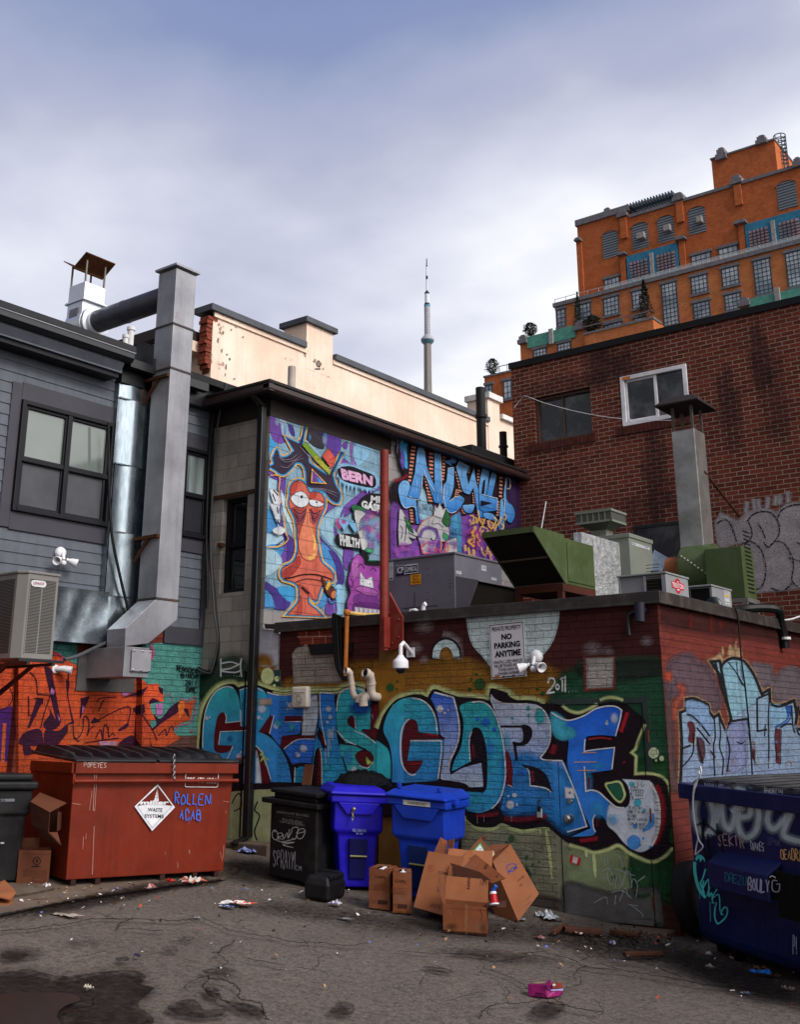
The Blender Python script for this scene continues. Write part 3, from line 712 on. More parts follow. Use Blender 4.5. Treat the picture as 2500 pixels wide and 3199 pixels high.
# broken brick edge at its left end
mb=MB();BRX=mat('broken brick','6e3426',.9,var=.45,vs=12,bump=.4)
zq=zt-.1;k=0
while zq>zt-2.1:
 off=0 if k<12 else(k-11)*.055
 mb.box(XB-.22,y0-.13+off+R.uniform(-.02,.02),zq-.066,XB-.02+R.uniform(-.01,.025),y0+.02+off+R.uniform(0,.1),zq);zq-=.078;k+=1
mb.build('broken_edge',BRX,B4)
fk=Paint(onX(XB),d=.0004,base=.002,e=.9);fk.z=(580,920,1070/1707.)
for x,y,rx,ry in((598,300,15,20),(618,268,9,8),(662,345,22,28),(655,372,26,10),(684,372,8,9),(200,360,7,24),(218,322,8,10),(205,300,7,8),(285,213,6,8),(165,150,9,12),(186,190,6,12),(208,135,10,6),(160,230,7,20),(178,280,6,16),(195,400,5,12),(240,420,10,5),(225,175,6,9),(495,318,3,6),(525,325,4,3),(708,410,4,4),(1019,517,2,5),(1030,490,2,4),(952,380,2,3),(1190,525,3,2),(250,160,12,4),(300,145,14,3),(320,150,8,4),(640,330,10,12),(602,285,6,8)):
 fk.blob(x,y,rx*1.15,ry*1.15,'c9b9ac',.9,1.,jit=.3,n=14);fk.blob(x,y,rx,ry,R.choice(('8a7c70','7c7067','94867a')),1,1.,jit=.3,n=14)
fk.done('flaked_patches',paintmat('paint smooth','smooth'),B4)
mb=MB();mb.box(XB-4,y0+.05,0,XB-.3,y0+.3,zt-.3);mb.box(XB-3.6,y0-.5,zt-.75,XB-.28,y0+.05,zt-.55);mb.build('rear_wall',REN,B4)
mb=MB();mb.box(XB-4.2,y0-.7,zt-.55,XB-.3,y0+.3,zt-.35);mb.build('eave',DK,B4)
# ------------------------------------------------------------------ grey clapboard house on the left
H1=thing('clapboard_house','grey clapboard house over an orange painted brick wall at the left edge','house',(XS,8,.5))
SID=mat('grey clapboard','50545d',.6,var=.12,vs=5,bump=.12,bs=70,streak=.25)
PUR=mat('plum grey trim','39373f',.5,var=.12,bump=.03);BLT=mat('black painted trim','141319',.45,bump=.02)
zb,ztop=3.13,6.72
ye=PX(690,1600,XS).y
WL=[PX(33,1420,XS).y,0,0,0]
a,b,c_,d_=PX(63.6,1243,XS),PX(348.6,1331.6,XS),PX(332,1646,XS),PX(26.7,1599,XS)
wy0,wy1=(a.y+d_.y)/2,(b.y+c_.y)/2;wz1,wz0=(a.z+b.z)/2,(c_.z+d_.z)/2
VW=(PX(560,1500,XS).y,PX(652,1500,XS).y,PX(640,1690,XS).z,PX(648,1415,XS).z)
mb=MB();k=0;z=zb
while z<ztop:
 zt_=min(z+.14,ztop)
 segs=[(2.5,YF)]
 if z>wz0-.25 and zt_<wz1+.3:segs=[(2.5,wy0-.12),(wy1+.1,YF)]
 if z>VW[2]-.2 and zt_<VW[3]+.2:segs=segs[:-1]+[(segs[-1][0],VW[0]),(VW[1]+.1,YF)]
 for s0,s1 in segs:mb.prism([(XS-.03,s0,z),(XS+.016,s0,z),(XS+.003,s0,zt_),(XS-.03,s0,zt_)],(0,s1-s0-.002,0))
 z+=.135;k+=1
mb.build('siding',SID,H1)
mb=MB();mb.box(XS-.3,2.5,zb,XS-.03,YF-.01,ztop);mb.box(XS-6,2.5,zb,XS-.3,2.7,ztop);mb.build('wall',BLT,H1)
mb=MB();mb.box(XS-.02,YF-.09,zb,XS+.035,YF-.005,6.2);mb.box(XS-.06,PX(505,2050,XS).y,zb-.22,XS+.03,YF-.01,zb);mb.build('corner_and_recess_board',PUR,H1)  # lower box is a dark board standing in for a shaded recess
# paired window
def sash_window(y0,y1,z0,z1,cols,parent,up,lo):
 f=MB();X0=XS+.02;t=.055
 f.box(X0-.02,y0,z0,X0+.05,y0+t,z1);f.box(X0-.02,y1-t,z0,X0+.05,y1,z1);f.box(X0-.02,y0+t,z0,X0+.06,y1-t,z0+t);f.box(X0-.02,y0+t,z1-t,X0+.05,y1-t,z1)
 w_=(y1-y0-2*t)/cols;zm=z0+(z1-z0)*.47
 for i in range(1,cols):f.box(X0-.02,y0+t+w_*i-t*.6,z0+t,X0+.045,y0+t+w_*i+t*.6,z1-t)
 for i in range(cols):
  q0,q1=y0+t+w_*i,y0+t+w_*(i+1);f.box(X0-.02,q0,zm-.03,X0+.03,q1,zm+.03)
  for u,v_,x in((z0+t,zm,.0),(zm,z1-t,.012)):
   f.box(X0-.02,q0+t*.3,u,X0+x+.005,q0+t*.95,v_);f.box(X0-.02,q1-t*.95,u,X0+x+.005,q1-t*.3,v_);f.box(X0-.02,q0,u,X0+x+.004,q1,u+t*.7);f.box(X0-.02,q0,v_-t*.7,X0+x+.004,q1,v_)
 o=f.build('window',BLT,parent,bev=.006)
 for i in range(cols):
  q0,q1=y0+t+w_*i,y0+t+w_*(i+1)
  g=MB();g.box(XS-.005,q0+.01,zm+.01,XS+.006,q1-.01,z1-t-.01);g.build('pane',up,o)
  g=MB();g.box(XS-.005,q0+.01,z0+t+.01,XS+.003,q1-.01,zm-.01);g.build('insect_screen',lo,o)
 return o
m=bpy.data.materials.new('pane with pale blind');n=NT(m);n.out(n.mix(n.noise(n.pos(),1.2,3),(.085,.10,.095),(.15,.17,.16)),.05,0,n.bump(n.noise(n.pos(),1.2,2),.03,.02),.8);BLI=m
SCR=mat('grey insect screen','44454a',.7,var=.15,vs=3,bump=.1,bs=300)
sash_window(wy0,wy1,wz0,wz1,2,H1,BLI,SCR)
mb=MB();e_=.002
mb.box(XS-.02,wy0-.14,wz0-.2,XS+.03,wy0-e_,wz1+.2);mb.box(XS-.02,wy1+e_,wz0-.2,XS+.03,wy1+.12,wz1+.2);mb.box(XS-.02,wy0-e_,wz1+e_,XS+.034,wy1+e_,wz1+.22);mb.box(XS-.02,wy0-e_,wz0-.22,XS+.032,wy1+e_,wz0-e_)
mb.build('window_trim',PUR,H1,bev=.005)
v0,v1=PX(560,1500,XS).y,PX(652,1500,XS).y;u1,u0=PX(648,1415,XS).z,PX(640,1690,XS).z
m=bpy.data.materials.new('pane with curtain');n=NT(m);f=n.noise(n.pos(),1.,3,.5,sx=(1,9,.6));n.out(n.mix(n.ramp(f,(.4,0.),(.65,1.)),(.03,.04,.04),(.20,.24,.24)),.05,0,None,.7)
sash_window(v0,v1,u0,u1,1,H1,m,mat('dark insect screen','1f1f26',.7,bump=0))
mb=MB();mb.box(XS-.02,v0,u1+.002,XS+.034,v1+.1,u1+.2);mb.box(XS-.02,v0,u0-.2,XS+.034,v1+.1,u0-.002);mb.box(XS-.02,v1+.002,u0,XS+.03,v1+.1,u1);mb.build('window_trim',PUR,H1,bev=.005)
# eaves
XE=XS+.45;zE=PX(0,936,XE).z;yE=PX(424,1090,XE).y
RF=mat('black roofing','19181b',.6,var=.2,bump=.25,bs=70)
mb=MB();mb.prism([(XE+.02,2,zE-.09),(XE,2,zE),(XS-5,2,zE+.06),(XS-5,2,zE-.09)],(0,yE-2,0));mb.build('roof',RF,H1)
mb=MB();mb.prism([(XE-.02+a,2,zE-.225+b)for a,b in((-.11,.0),(-.02,.0),(.02,.05),(.02,.13),(-.11,.13))],(0,yE-2.01,0));mb.prism([(XE+.002,2,zE-.105),(XE+.012,2,zE-.105),(XE+.012,2,zE-.093),(XE+.002,2,zE-.093)],(0,yE-2.0,0),1)
mb.build('gutter',[BLK,mat('painted gutter highlight','8a8c96',.35)],H1)  # the pale strip colours in the highlight along the black gutter
mb=MB();mb.box(XS+.02,2,zE-.36,XS+.3,yE-.08,zE-.14);mb.prism([(XS+.3,2,zE-.34),(XS+.36,2,zE-.26),(XS+.36,2,zE-.15),(XS+.3,2,zE-.15)],(0,yE-2.1,0));mb.build('fascia',SID,H1)
mb=MB();mb.box(XS-.2,2,zE-.42,XS+.26,yE-.1,zE-.361);mb.build('soffit',BLT,H1)
z2e=PX(600,1160,XS+.3).z
mb=MB();mb.box(XS-4,yE+.02,z2e-.1,XS+.3,YF+.3,z2e);mb.build('roof',RF,H1)
mb=MB();mb.box(XS+.2,yE+.05,z2e-.22,XS+.31,YF-.4,z2e-.105);mb.box(XS-.1,yE+.05,z2e-.4,XS+.14,YF-.02,z2e-.11);mb.build('gutter',BLK,H1)
mb=MB();mb.box(XS-4,yE,5.5,XS-.31,YF+.2,z2e+.0-.12);mb.build('wall',BLT,H1)
# brick wall under the siding, in three planes
BRO=brickmat('old painted brick','X','5a2a22','6d3428','4a241e',mort=.006,bw=.21,bh=.074)
yA=PX(442,2200,XS).y;yB=PX(56,2200,XS-.11).y
mb=MB();mb.box(XS-.4,yA,-.2,XS-.001,YF-.002,zb-.001);mb.box(XS-.4,yB,-.2,XS-.11,yA,zb-.001);mb.box(XS-.4,2.5,-.2,XS-.22,yB,zb-.001)
mb.build('brick_wall',BRO,H1)

# ------------------------------------------------------------------ exhaust duct, fan and metal sheets
XD=-10.67;dy0,dy1=9.09,9.45;zt_=7.86
m=bpy.data.materials.new('weathered duct steel');n=NT(m);p=n.pos()
c=n.mix(n.ramp(n.noise(p,1.3,6,.65),(.3,0.),(.7,1.)),hx('6c6c73'),hx('96969b'));c=n.mix(n.math('MULTIPLY',n.ramp(n.noise(p,1,5,.6,sx=(12,12,.8)),(.5,0.),(.8,1.)),.35),c,hx('4d4a4c'))
c=n.mix(n.ramp(n.noise(p,5,8,.75),(.66,0.),(.72,1.)),c,(.16,.06,.025));n.out(c,.5,.35,n.bump(n.noise(p,2.2,3),.2,.03),.5);DUC=m
m=bpy.data.materials.new('galvanised sheet');n=NT(m);p=n.pos();v=n.n('TexVoronoi');n.set(v,'Scale',26.)
c=n.mix(n.n('SeparateColor',Color=v.outputs['Color']).outputs[0],(.24,.29,.33),(.33,.375,.415));n.out(c,n.math('ADD',n.math('MULTIPLY',n.noise(p,3,4),.22),.17),1.,n.bump(n.noise(p,1.6,2),.22,.05),.5);GAL=m
DK1=thing('exhaust_duct','tall square steel exhaust duct with an elbow and a round branch pipe','duct',(XD-.2,9.2,2.4))
prof=[PX(488,1871,XD),PX(556,1878,XD),PX(553.5,1935,XD),PX(464,2010,XD),PX(390,2019,XD),PX(392,1962,XD)]
mb=MB();mb.box(XD-.36,dy0,prof[0].z+.001,XD,dy1,zt_);mb.build('riser',DUC,DK1,bev=.006)
mb=MB();mb.prism([(XD,q.y,min(q.z,prof[0].z))for q in prof],(-.35,0,0));mb.build('elbow',DUC,DK1,bev=.006)
zl=PX(466,2118,XD).z;zl1=PX(390,2019,XD).z
mb=MB();mb.box(XS-.11,prof[4].y-.01,zl,XD+.012,prof[3].y+.012,zl1);mb.build('boot',DUC,DK1,bev=.006)
q0,q1=PX(243,2040,XS-.105),PX(367,2162,XS-.105);mb=MB();mb.box(XS-.11,q0.y,q1.z,XS-.085,q1.y+.25,q0.z);mb.build('wall_flange',mat('dull steel plate','4f4c4d',.6,.3,rust=(.66,6)),DK1)
mb=MB();RS=mat('rusty seam','6a3a22',.8,.2,var=.5,vs=14)
for zz_ in(PX(540,1150,XD).z,PX(556,1015,XD).z,prof[0].z+.01):mb.box(XD-.372,dy0-.012,zz_-.012,XD+.012,dy1+.012,zz_+.012)
mb.build('flange_seam',mat('seam steel','3d393a',.6,.3,rust=(.58,7)),DK1,each=True)
mb=MB();mb.box(XD-.40,dy0-.04,zt_+.03,XD+.04,dy1+.04,zt_+.06);mb.box(XD-.33,dy0+.03,zt_,XD-.03,dy1-.03,zt_+.03);mb.build('cap',DUC,DK1)
q0,q1=PX(411,2028,XD+.03),PX(467,2100,XD+.03);mb=MB();mb.box(XD+.013,q0.y,q1.z,XD+.045,q1.y,q0.z);pn=mb.build('access_panel',mat('light steel panel','8e8c92',.45,.4),DK1,bev=.005)
mb=MB()
for u in(.08,.5,.92):
 for v_ in(.06,.94):mb.lathe([(.014,0),(.012,.012),(.003,.016)],(XD+.044,q0.y+(q1.y-q0.y)*u,q1.z+(q0.z-q1.z)*v_),(1,0,0),8)
mb.build('bolt',STEEL,pn,each=True)
pc=PY(492,940,9.27);pe=PY(299,1009,9.27)
mb=MB();xm_=(pc.x+pe.x)/2;mb.tube([(XD-.2,9.27,pc.z),(xm_,9.27,pc.z),(pe.x,9.27,pc.z)],.165,24);mb.tube([(xm_-.012,9.27,pc.z),(xm_+.012,9.27,pc.z)],.171,24);mb.build('branch_pipe',mat('dark duct steel','4d4c55',.5,.4,streak=.3),DK1,smooth=True)
for px_,py_,s_ in((487,1672,1),(513,1172,0)):
 e=PY(px_,py_,dy0-.03);mb=MB();z_=e.z
 mb.box(XS+.1,dy0-.05,z_-.03,XD+.0,dy0-.001,z_+.012);xs_=XS+.13
 mb.prism([(xs_,dy0-.045,z_-.33),(xs_+.035,dy0-.045,z_-.33),(XD-.18,dy0-.045,z_-.031),(XD-.23,dy0-.045,z_-.031)],(0,.03,0));mb.box(xs_-.03,dy0-.05,z_-.36,xs_-.001,dy0-.005,z_-.03)
 mb.build('bracket',RUST,DK1)
# roof fan
F1=thing('roof_fan','silver exhaust fan with a rusty butterfly hood on the clapboard roof','fan',(pe.x-.3,9.27,zE+.05))
SIL=mat('bright aluminium','c9ccd4',.35,.55,var=.1,bump=.03)
fx=pe.x;zc_=pc.z-.02
mb=MB();mb.lathe([(.25,0),(.25,.36)],(fx-.42,9.27,zc_),(1,0,0),28);mb.box(fx-.42,9.05,zc_,fx-.06,9.4,zc_+.32);mb.build('scroll_housing',SIL,F1,smooth=True,bev=.006)
mb=MB();mb.lathe([(.24,0),(.24,.03),(.19,.04),(.19,.1)],(fx-.03,9.27,zc_),(1,0,0),24);mb.build('inlet_ring',SIL,F1,smooth=True)
mb=MB();mb.box(fx-.34,9.035,zc_-.02,fx-.14,9.043,zc_+.22);mb.build('access_panel',mat('grey panel','70707a',.5,.3),F1)
mb=MB();mb.box(fx-.47,9.03,zc_+.32,fx-.01,9.47,zc_+.35);mb.box(fx-.43,9.06,zc_+.35,fx-.05,9.43,zc_+.62);hb=mb.build('outlet_box',SIL,F1,bev=.006)
mb=MB()
for x_ in(fx-.42,fx-.085):
 for y_ in(9.065,9.40):mb.box(x_,y_,zc_+.62,x_+.022,y_+.022,zc_+.97)
mb.build('hood_leg',mat('rusted legs','6d6660',.6,.4,rust=(.55,5)),F1,each=True)
mb=MB();xm_=fx-.25;hz=zc_+.88
mb.prism([(xm_-.02,8.98,hz-.03),(xm_+.27,8.98,hz+.15),(xm_+.27,8.98,hz+.165),(xm_-.02,8.98,hz-.01)],(0,.54,0));mb.prism([(xm_+.02,8.98,hz-.031),(xm_-.27,8.98,hz+.15),(xm_-.27,8.98,hz+.165),(xm_+.02,8.98,hz-.011)],(0,.54,0))
mb.build('hood',mat('rust brown hood','4a2913',.85,.1,var=.4,vs=9,bump=.3),F1)
mb=MB();mb.box(fx-.4,9.05,zE-.05,fx-.05,9.5,zc_-.25);mb.build('pedestal',SIL,F1)
# pair of white vent pipes
for(px_,pt_,pb_),r in(((409,1027,1090),.05),((392,1050,1092),.04)):
 a,b=PX(px_,pt_,XS-1.2),PX(px_,pb_,XS-1.2);mb=MB();mb.tube([(a.x,a.y,b.z-.4),a],r,14);mb.tube([a-V((0,0,.03)),a+V((0,0,.02))],r*1.25,14)
 mb.build('vent_pipe',mat('white plastic pipe','c8c6c8',.45,var=.1),smooth=True,label='%s white vent pipe standing on the black roof between fan and duct'%('taller' if r>.045 else 'shorter'),category='pipe',group='white pipes on the clapboard roof')
# galvanised chase and loose sheets
yl=(PX(371,1169,XS+.1).y+PX(330,1860,XS+.1).y)/2
mb=MB();zs=[PX(328,1860,XS+.1).z-.55,PX(328,1860,XS+.1).z,PX(340,1658,XS+.1).z,PX(350,1445,XS+.1).z,PX(366,1240,XS+.1).z,6.2]
for i in range(5):
 N=9;rr=[[(XS+.10+.05*sin(pi*j/(N-1))*(1 if i%2 else.7)+.02*sin(j*2.1+i),yl+(9.5-yl)*j/(N-1),z_)for j in range(N)]for z_ in(zs[i]+.004,zs[i+1]-.004)]
 mb.add(rr[0]+rr[1],[(j,j+1,N+j+1,N+j)for j in range(N-1)])
 mb.box(XS+.02,yl-.012,zs[i]+.004,XS+.101,yl,zs[i+1]-.004)
 mb.box(XS+.10,yl,zs[i]-.008,XS+.135,9.5,zs[i]+.008)
G1=mb.build('metal_chase',GAL,smooth=True,label='shiny galvanised sheet chase on the clapboard wall behind the square duct',category='metal sheet')
q=[PX(430.6,1063,XS+.5),PX(482,1080,XS+.5),PX(476,1172,XS+.2),PX(410,1151,XS+.2)]
mb=MB();mb.prism(q,(-.01,0,-.008));mb.build('sheet_flap',GAL,label='bent galvanised flap leaning out under the black eave by the duct',category='metal sheet')
a,b=PX(178,1830,XS+.13),PX(329,2014,XS+.13);mb=MB()
N=8;gv=[[(XS+.12+.012*sin(i*1.9+j*.7)*cos(j*1.3)+(.01 if i in(0,N)or j in(0,N)else 0),a.y+(b.y-a.y)*i/N,b.z+(a.z-b.z)*j/N)for j in range(N+1)]for i in range(N+1)]
mb.add([p_ for r_ in gv for p_ in r_],[(i*(N+1)+j,i*(N+1)+j+1,(i+1)*(N+1)+j+1,(i+1)*(N+1)+j)for i in range(N)for j in range(N)]);mb.box(XS,a.y+.01,b.z+.01,XS+.1,b.y-.01,a.z-.01)
mb.build('galvanised_sheet',GAL,smooth=True,label='dented square galvanised panel between the condenser and the duct elbow',category='metal sheet')

# ------------------------------------------------------------------ air conditioner on its bracket
xa=-10.32;ay0,ay1=6.93,7.39;az0,az1=2.53,3.43
A1=thing('air_conditioner','grey louvred air conditioner on a wall bracket at the left edge','air conditioner',(xa-.4,7.1,az0-.45))
ACM=mat('warm grey enamel','6f6c69',.45,var=.08,bump=.03);ACD=mat('dark louvre gap','1a1a1c',.7,bump=0)
fp=[(xa-.8,ay0),(xa-.1,ay0),(xa,ay0+.07),(xa,ay1),(xa-.8,ay1)]
mb=MB();mb.prism([(x_,y_,az0)for x_,y_ in fp],(0,0,az1-az0));mb.prism([(x_*1+(0.012 if x_>xa-.5 else-.012),y_+(.012 if y_>7.1 else-.012),az1)for x_,y_ in fp],(0,0,.03));mb.build('cabinet',ACM,A1,bev=.008)
mb=MB()
for i in range(52):
 z_=az0+.06+i*.0155
 if z_>az1-.06:break
 for y0_,y1_ in((ay0+.10,ay0+.25),(ay0+.26,ay1-.03)):mb.box(xa-.004,y0_,z_,xa+.0025,y1_-.005,z_+.0075)
 for x0_,x1_ in((xa-.75,xa-.46),(xa-.45,xa-.13)):mb.box(x0_,ay0-.0025,z_,x1_-.008,ay0+.004,z_+.0075)
mb.build('louvres',ACD,A1)
mb=MB();mb.box(xa-.01,ay0+.09,az0+.05,xa+.006,ay0+.10,az1-.05)
mb.build('corner_trim',ACM,A1)
bd=thing('x','','',(0,0,0));bpy.data.objects.remove(bd)
a,b=PX(97,1815,xa+.01),PX(143,1832,xa+.01);mb=MB();cy_,cz_=(a.y+b.y)/2,(a.z+b.z)/2;hw,hh_=(b.y-a.y)/2,.035
mb.prism([(xa+.002,cy_+hw*cos(t)*(1 if abs(cos(t))<.7 else 1),cz_+hh_*max(-1,min(1,1.5*sin(t))))for t in[2*pi*i/20 for i in range(20)]],(.01,0,0));bdg=mb.build('badge',mat('white badge','c4c4c8',.3),A1)
P_=Paint(onQuad((xa+.0125,cy_-hw,cz_-hh_),(0,2*hw,0),(0,0,2*hh_)),d=.0002,base=.0005);P_.txt('LENNOX','.14,.75 .86,.75 .86,.3 .14,.3','8c1f24',.02);P_.done('badge_lettering',paintmat('paint smooth','smooth'),bdg)
mb=MB();zb_=az0-.04
for y_ in(ay0+.07,ay1-.08):
 mb.box(XS-.2,y_-.02,zb_-.03,xa+.14,y_+.02,zb_+.0);mb.box(XS-.11,y_-.02,zb_-.55,XS-.05,y_+.02,zb_-.031)
 mb.prism([(XS-.049,y_-.015,zb_-.42),(XS-.049,y_-.015,zb_-.36),(xa-.3,y_-.015,zb_-.031),(xa-.22,y_-.015,zb_-.031)],(0,.03,0))
mb.box(xa+.08,ay0-.05,zb_+.001,xa+.14,ay1+.06,zb_+.03);mb.box(xa-.8,ay0-.05,zb_+.001,xa-.74,ay1+.06,zb_+.03)
mb.build('bracket',BLK,A1)

# ------------------------------------------------------------------ small things on the left walls
WHP=mat('white plastic','cfcdd2',.35,var=.08,bump=0)
def floodlight(o,label,out):
 t=thing('floodlight',label,'light',o,'white security floodlights');o=V(o);up=V((0,0,1));s=V((out.y,-out.x,0))
 mb=MB();mb.lathe([(.07,0),(.075,.03),(.06,.06),(.03,.075)],o,out,18);mb.build('base',WHP,t,smooth=True)
 mb=MB();mb.tube([o+out*.07,o+out*.09-up*.06,o+out*.1-up*.09],.022,10);mb.ball(o+out*.1-up*.13,.035);mb.build('sensor',WHP,t,smooth=True)
 for k in(-1,1):
  a=o+out*.1+s*.04*k-up*.08;dr_=(out*.5+s*.8*k-up*.35).normalized();mb=MB();mb.tube([a,a+dr_*.06],.018,8);mb.lathe([(.02,0),(.036,.03),(.055,.10),(.05,.105),(.02,.05)],a+dr_*.03,dr_,18,cap=False);mb.build('lamp_head',WHP,t,smooth=True)
 return t
floodlight(PX(184,1728,XS+.02),'white twin floodlight on the grey clapboards above the condenser',V((1,0,0)))
q=PX(170,2090,XS-.11);t=thing('wall_lamp','small white wall lamp on the orange brick under the condenser','light',q)
mb=MB();mb.lathe([(.05,0),(.05,.02),(.025,.03)],q,(1,0,0),16);mb.build('base',WHP,t,smooth=True);mb=MB();mb.tube([q+V((.02,0,0)),q+V((.1,.05,.0)),q+V((.17,.12,-.02))],[.03,.04,.048],12);mb.build('lamp_head',WHP,t,smooth=True)
CBL=mat('black cable','0c0c0e',.5,bump=0);CBG=mat('grey cable','3f3f43',.5,bump=0)
def cable(pts,r,label,m_=None,cat='cable',group=None,k=6):
 P=[V(p)for p in pts];out=[]
 for i in range(len(P)-1):
  a,b,c_,d_=P[max(i-1,0)],P[i],P[i+1],P[min(i+2,len(P)-1)]
  for j in range(k):
   t=j/k;out.append(.5*(2*b+(c_-a)*t+(2*a-5*b+4*c_-d_)*t*t+(3*b-a-3*c_+d_)*t**3))
 out.append(P[-1]);mb=MB();mb.tube(out,r,8);tg=dict(label=label,category=cat)
 if group:tg['group']=group
 return mb.build(cat.replace(' ','_'),m_ or CBL,smooth=True,**tg)
cable([PX(x,y,XS+.2)for x,y in((338,1320),(340,1523),(348,1666),(372,1790),(402,1915))],.018,'black cable hanging in front of the shiny chase')
cable([PX(200,2061,XS+.6),PX(240,2050,XS+.55),PX(275,2034,XS+.45),PX(329,2008,XS+.2)],.022,'grey conduit hose running from the condenser to the elbow',CBG,'hose')
for j,(dx,pts)in enumerate(((0,((690,1195),(668,1300),(660,1480),(655,1690),(672,1900),(681,2010),(668,2085),(640,2098),(590,2068))),(7,((700,1198),(672,1330),(660,1500),(650,1690),(661,1900),(672,2000),(655,2090),(640,2103),(600,2085))),(-6,((680,1200),(660,1400),(650,1650),(652,1800),(652,1900))))):
 cable([PY(x+dx,y,YF-.05-.03*j)for x,y in pts],(.022,.014,.018)[j],('thickest black cable looping down the concrete corner','thin grey cable looping beside the thick black one','straight dark conduit on the concrete corner')[j],(CBL,CBG,CBL)[j],group='cables on the concrete corner')
# ------------------------------------------------------------------ orange apartment tower
YT=105.
ZQ=lambda x,y:(1600+.52724*x,400+.52724*y)
T1=thing('apartment_tower','tall orange brick apartment block with blue framed windows and grey rooftop caps','building',PY(2200,1300,YT)*1-V((0,0,30)))
ORB=brickmat('orange tower brick','Y','aa5a34','be6c44','ac6c4c',bw=.4,bh=.2,mort=.012,dark='7a3512',stains=(),rough=.9);ORL=brickmat('pale orange tower brick','Y','b5683f','c67c50','b98660',bw=.4,bh=.2,mort=.012,dark='8a4c2a',rough=.9)
STN=mat('tower grey stone','6c6a70',.8,bump=0,streak=.5);BLU=mat('tower blue frame','2f6f8f',.5,bump=0);TGR=mat('tower green panel','4f8a7c',.5,bump=0)
WFR=mat('tower window frame','2c3e4c',.5,bump=0)
m=bpy.data.materials.new('tower glass');n=NT(m);p=n.pos();f=n.noise(p,.45,4,.6);n.out(n.mix(n.ramp(f,(.38,0.),(.62,1.)),(.20,.24,.30),(.58,.62,.68)),.15,0,None,.8);TGL=m
m=bpy.data.materials.new('tower pink glass');n=NT(m);p=n.pos();f=n.noise(p,.4,3);n.out(n.mix(n.ramp(f,(.4,0.),(.6,1.)),(.16,.19,.24),(.42,.22,.22)),.08,0,None,.8);TGP=m;PAN=mat('pale unit','8d8a8a',.6,bump=0)
def zrow(x,y,Y=YT):return PY(*ZQ(x,y),Y)
def zr(tl,tr,br,bl,Y):return rect(ZQ(*tl),ZQ(*tr),ZQ(*br),ZQ(*bl),Y)
xl,xr=zrow(393,700).x,zrow(1707,400).x+9
zt1=zrow(385,562).z;zt2=(zrow(965,440).z+zrow(1310,345).z)/2;zmid=zrow(700,930).z
xs_=zrow(690,520).x
mb=MB();mb.box(xl,YT,zmid-6,xs_,YT+18,zt1);mb.box(xs_,YT,zmid-6,xr,YT+18,zt2);mb.build('upper_wall',ORB,T1)
mb=MB();mb.box(xl-.15,YT-.25,zt1-.5,xs_+.2,YT+18,zt1+.25);mb.box(xs_+.2,YT-.2,zt2-.2,xr,YT+18,zt2+.15);mb.build('cornice',STN,T1)
Y2=YT-1.6;xl2=zrow(258,1080,Y2).x;zb2=(zrow(285,1030,Y2).z+zrow(1000,862,Y2).z)/2
mb=MB();mb.box(xl2,Y2,0,xr,YT+17,zb2);mb.build('lower_wall',ORL,T1)
mb=MB();mb.box(xl2-.2,Y2-.25,zb2-.35,xr,Y2+.4,zb2+.12);mb.build('terrace_ledge',STN,T1)
mb=MB();x=xl2
mb.box(xl2,Y2-.1,zb2+.58,xr,Y2-.05,zb2+.63)
while x<xr:mb.box(x,Y2-.1,zb2+.12,x+.05,Y2-.05,zb2+.58);x+=1.4
mb.build('railing',mat('pale railing','b0b0b4',.4,bump=0),T1)
m=bpy.data.materials.new('railing glass');n=NT(m);n.out((.55,.6,.62),.1,0,None,.6,alpha=.35)
mb=MB();mb.box(zrow(545,950,Y2).x,Y2-.07,zb2+.15,xr,Y2-.06,zb2+.55);mb.build('railing_glass',m,T1)
# penthouse
Y3=YT+6;a,b=zrow(1185,215,Y3),zrow(1560,105,Y3);zp=(zrow(1290,155,Y3).z+zrow(1455,105,Y3).z)/2
mb=MB();mb.box(a.x,Y3,zt2-1,b.x,Y3+9,zp);mb.build('penthouse',ORB,T1)
mb=MB();mb.box(a.x-.1,Y3-.15,zp,b.x+.1,Y3+9,zp+.2);mb.build('cornice',STN,T1)
def cap(x,y0,y1,hw,Y):
 hw*=.66
 c0,c1=zrow(x,y1,Y),zrow(x,y0,Y);mb=MB()
 for k,s in((0,1.),(.4,.72),(.75,.4)):mb.box(c0.x-hw*s,Y-.35*s-.1,c0.z+(c1.z-c0.z)*k,c0.x+hw*s,Y+1.2,c0.z+(c1.z-c0.z)*min(1,k+.45))
 mb.build('stone_cap',STN,T1)
for q in((660,485,530,.95,YT),(992,385,435,1.0,YT),(1337,280,335,.95,YT),(1700,175,235,.7,YT),(570,475,515,.7,YT+2),(1247,118,190,.95,Y3),(1485,45,98,.95,Y3),(655,735,755,.8,YT-.4),(1002,640,665,.9,YT-.4),(1357,545,570,1.,YT-.4),(395,650,672,.6,YT-.4)):cap(*q)
mb=MB()
for x,y in((395,672),(655,755),(1002,665),(1357,570)):
 q=zrow(x,y,YT-.3);mb.box(q.x-.32,YT-.3,zb2-.5,q.x+.32,YT-.01,q.z)
for x,y in((660,530),(992,435),(1337,335)):
 q=zrow(x,y,YT-.3);mb.box(q.x-.45,YT-.3,zrow(x,y+130).z,q.x+.32,YT-.012,q.z)
mb.build('pilaster',ORB,T1,each=True)
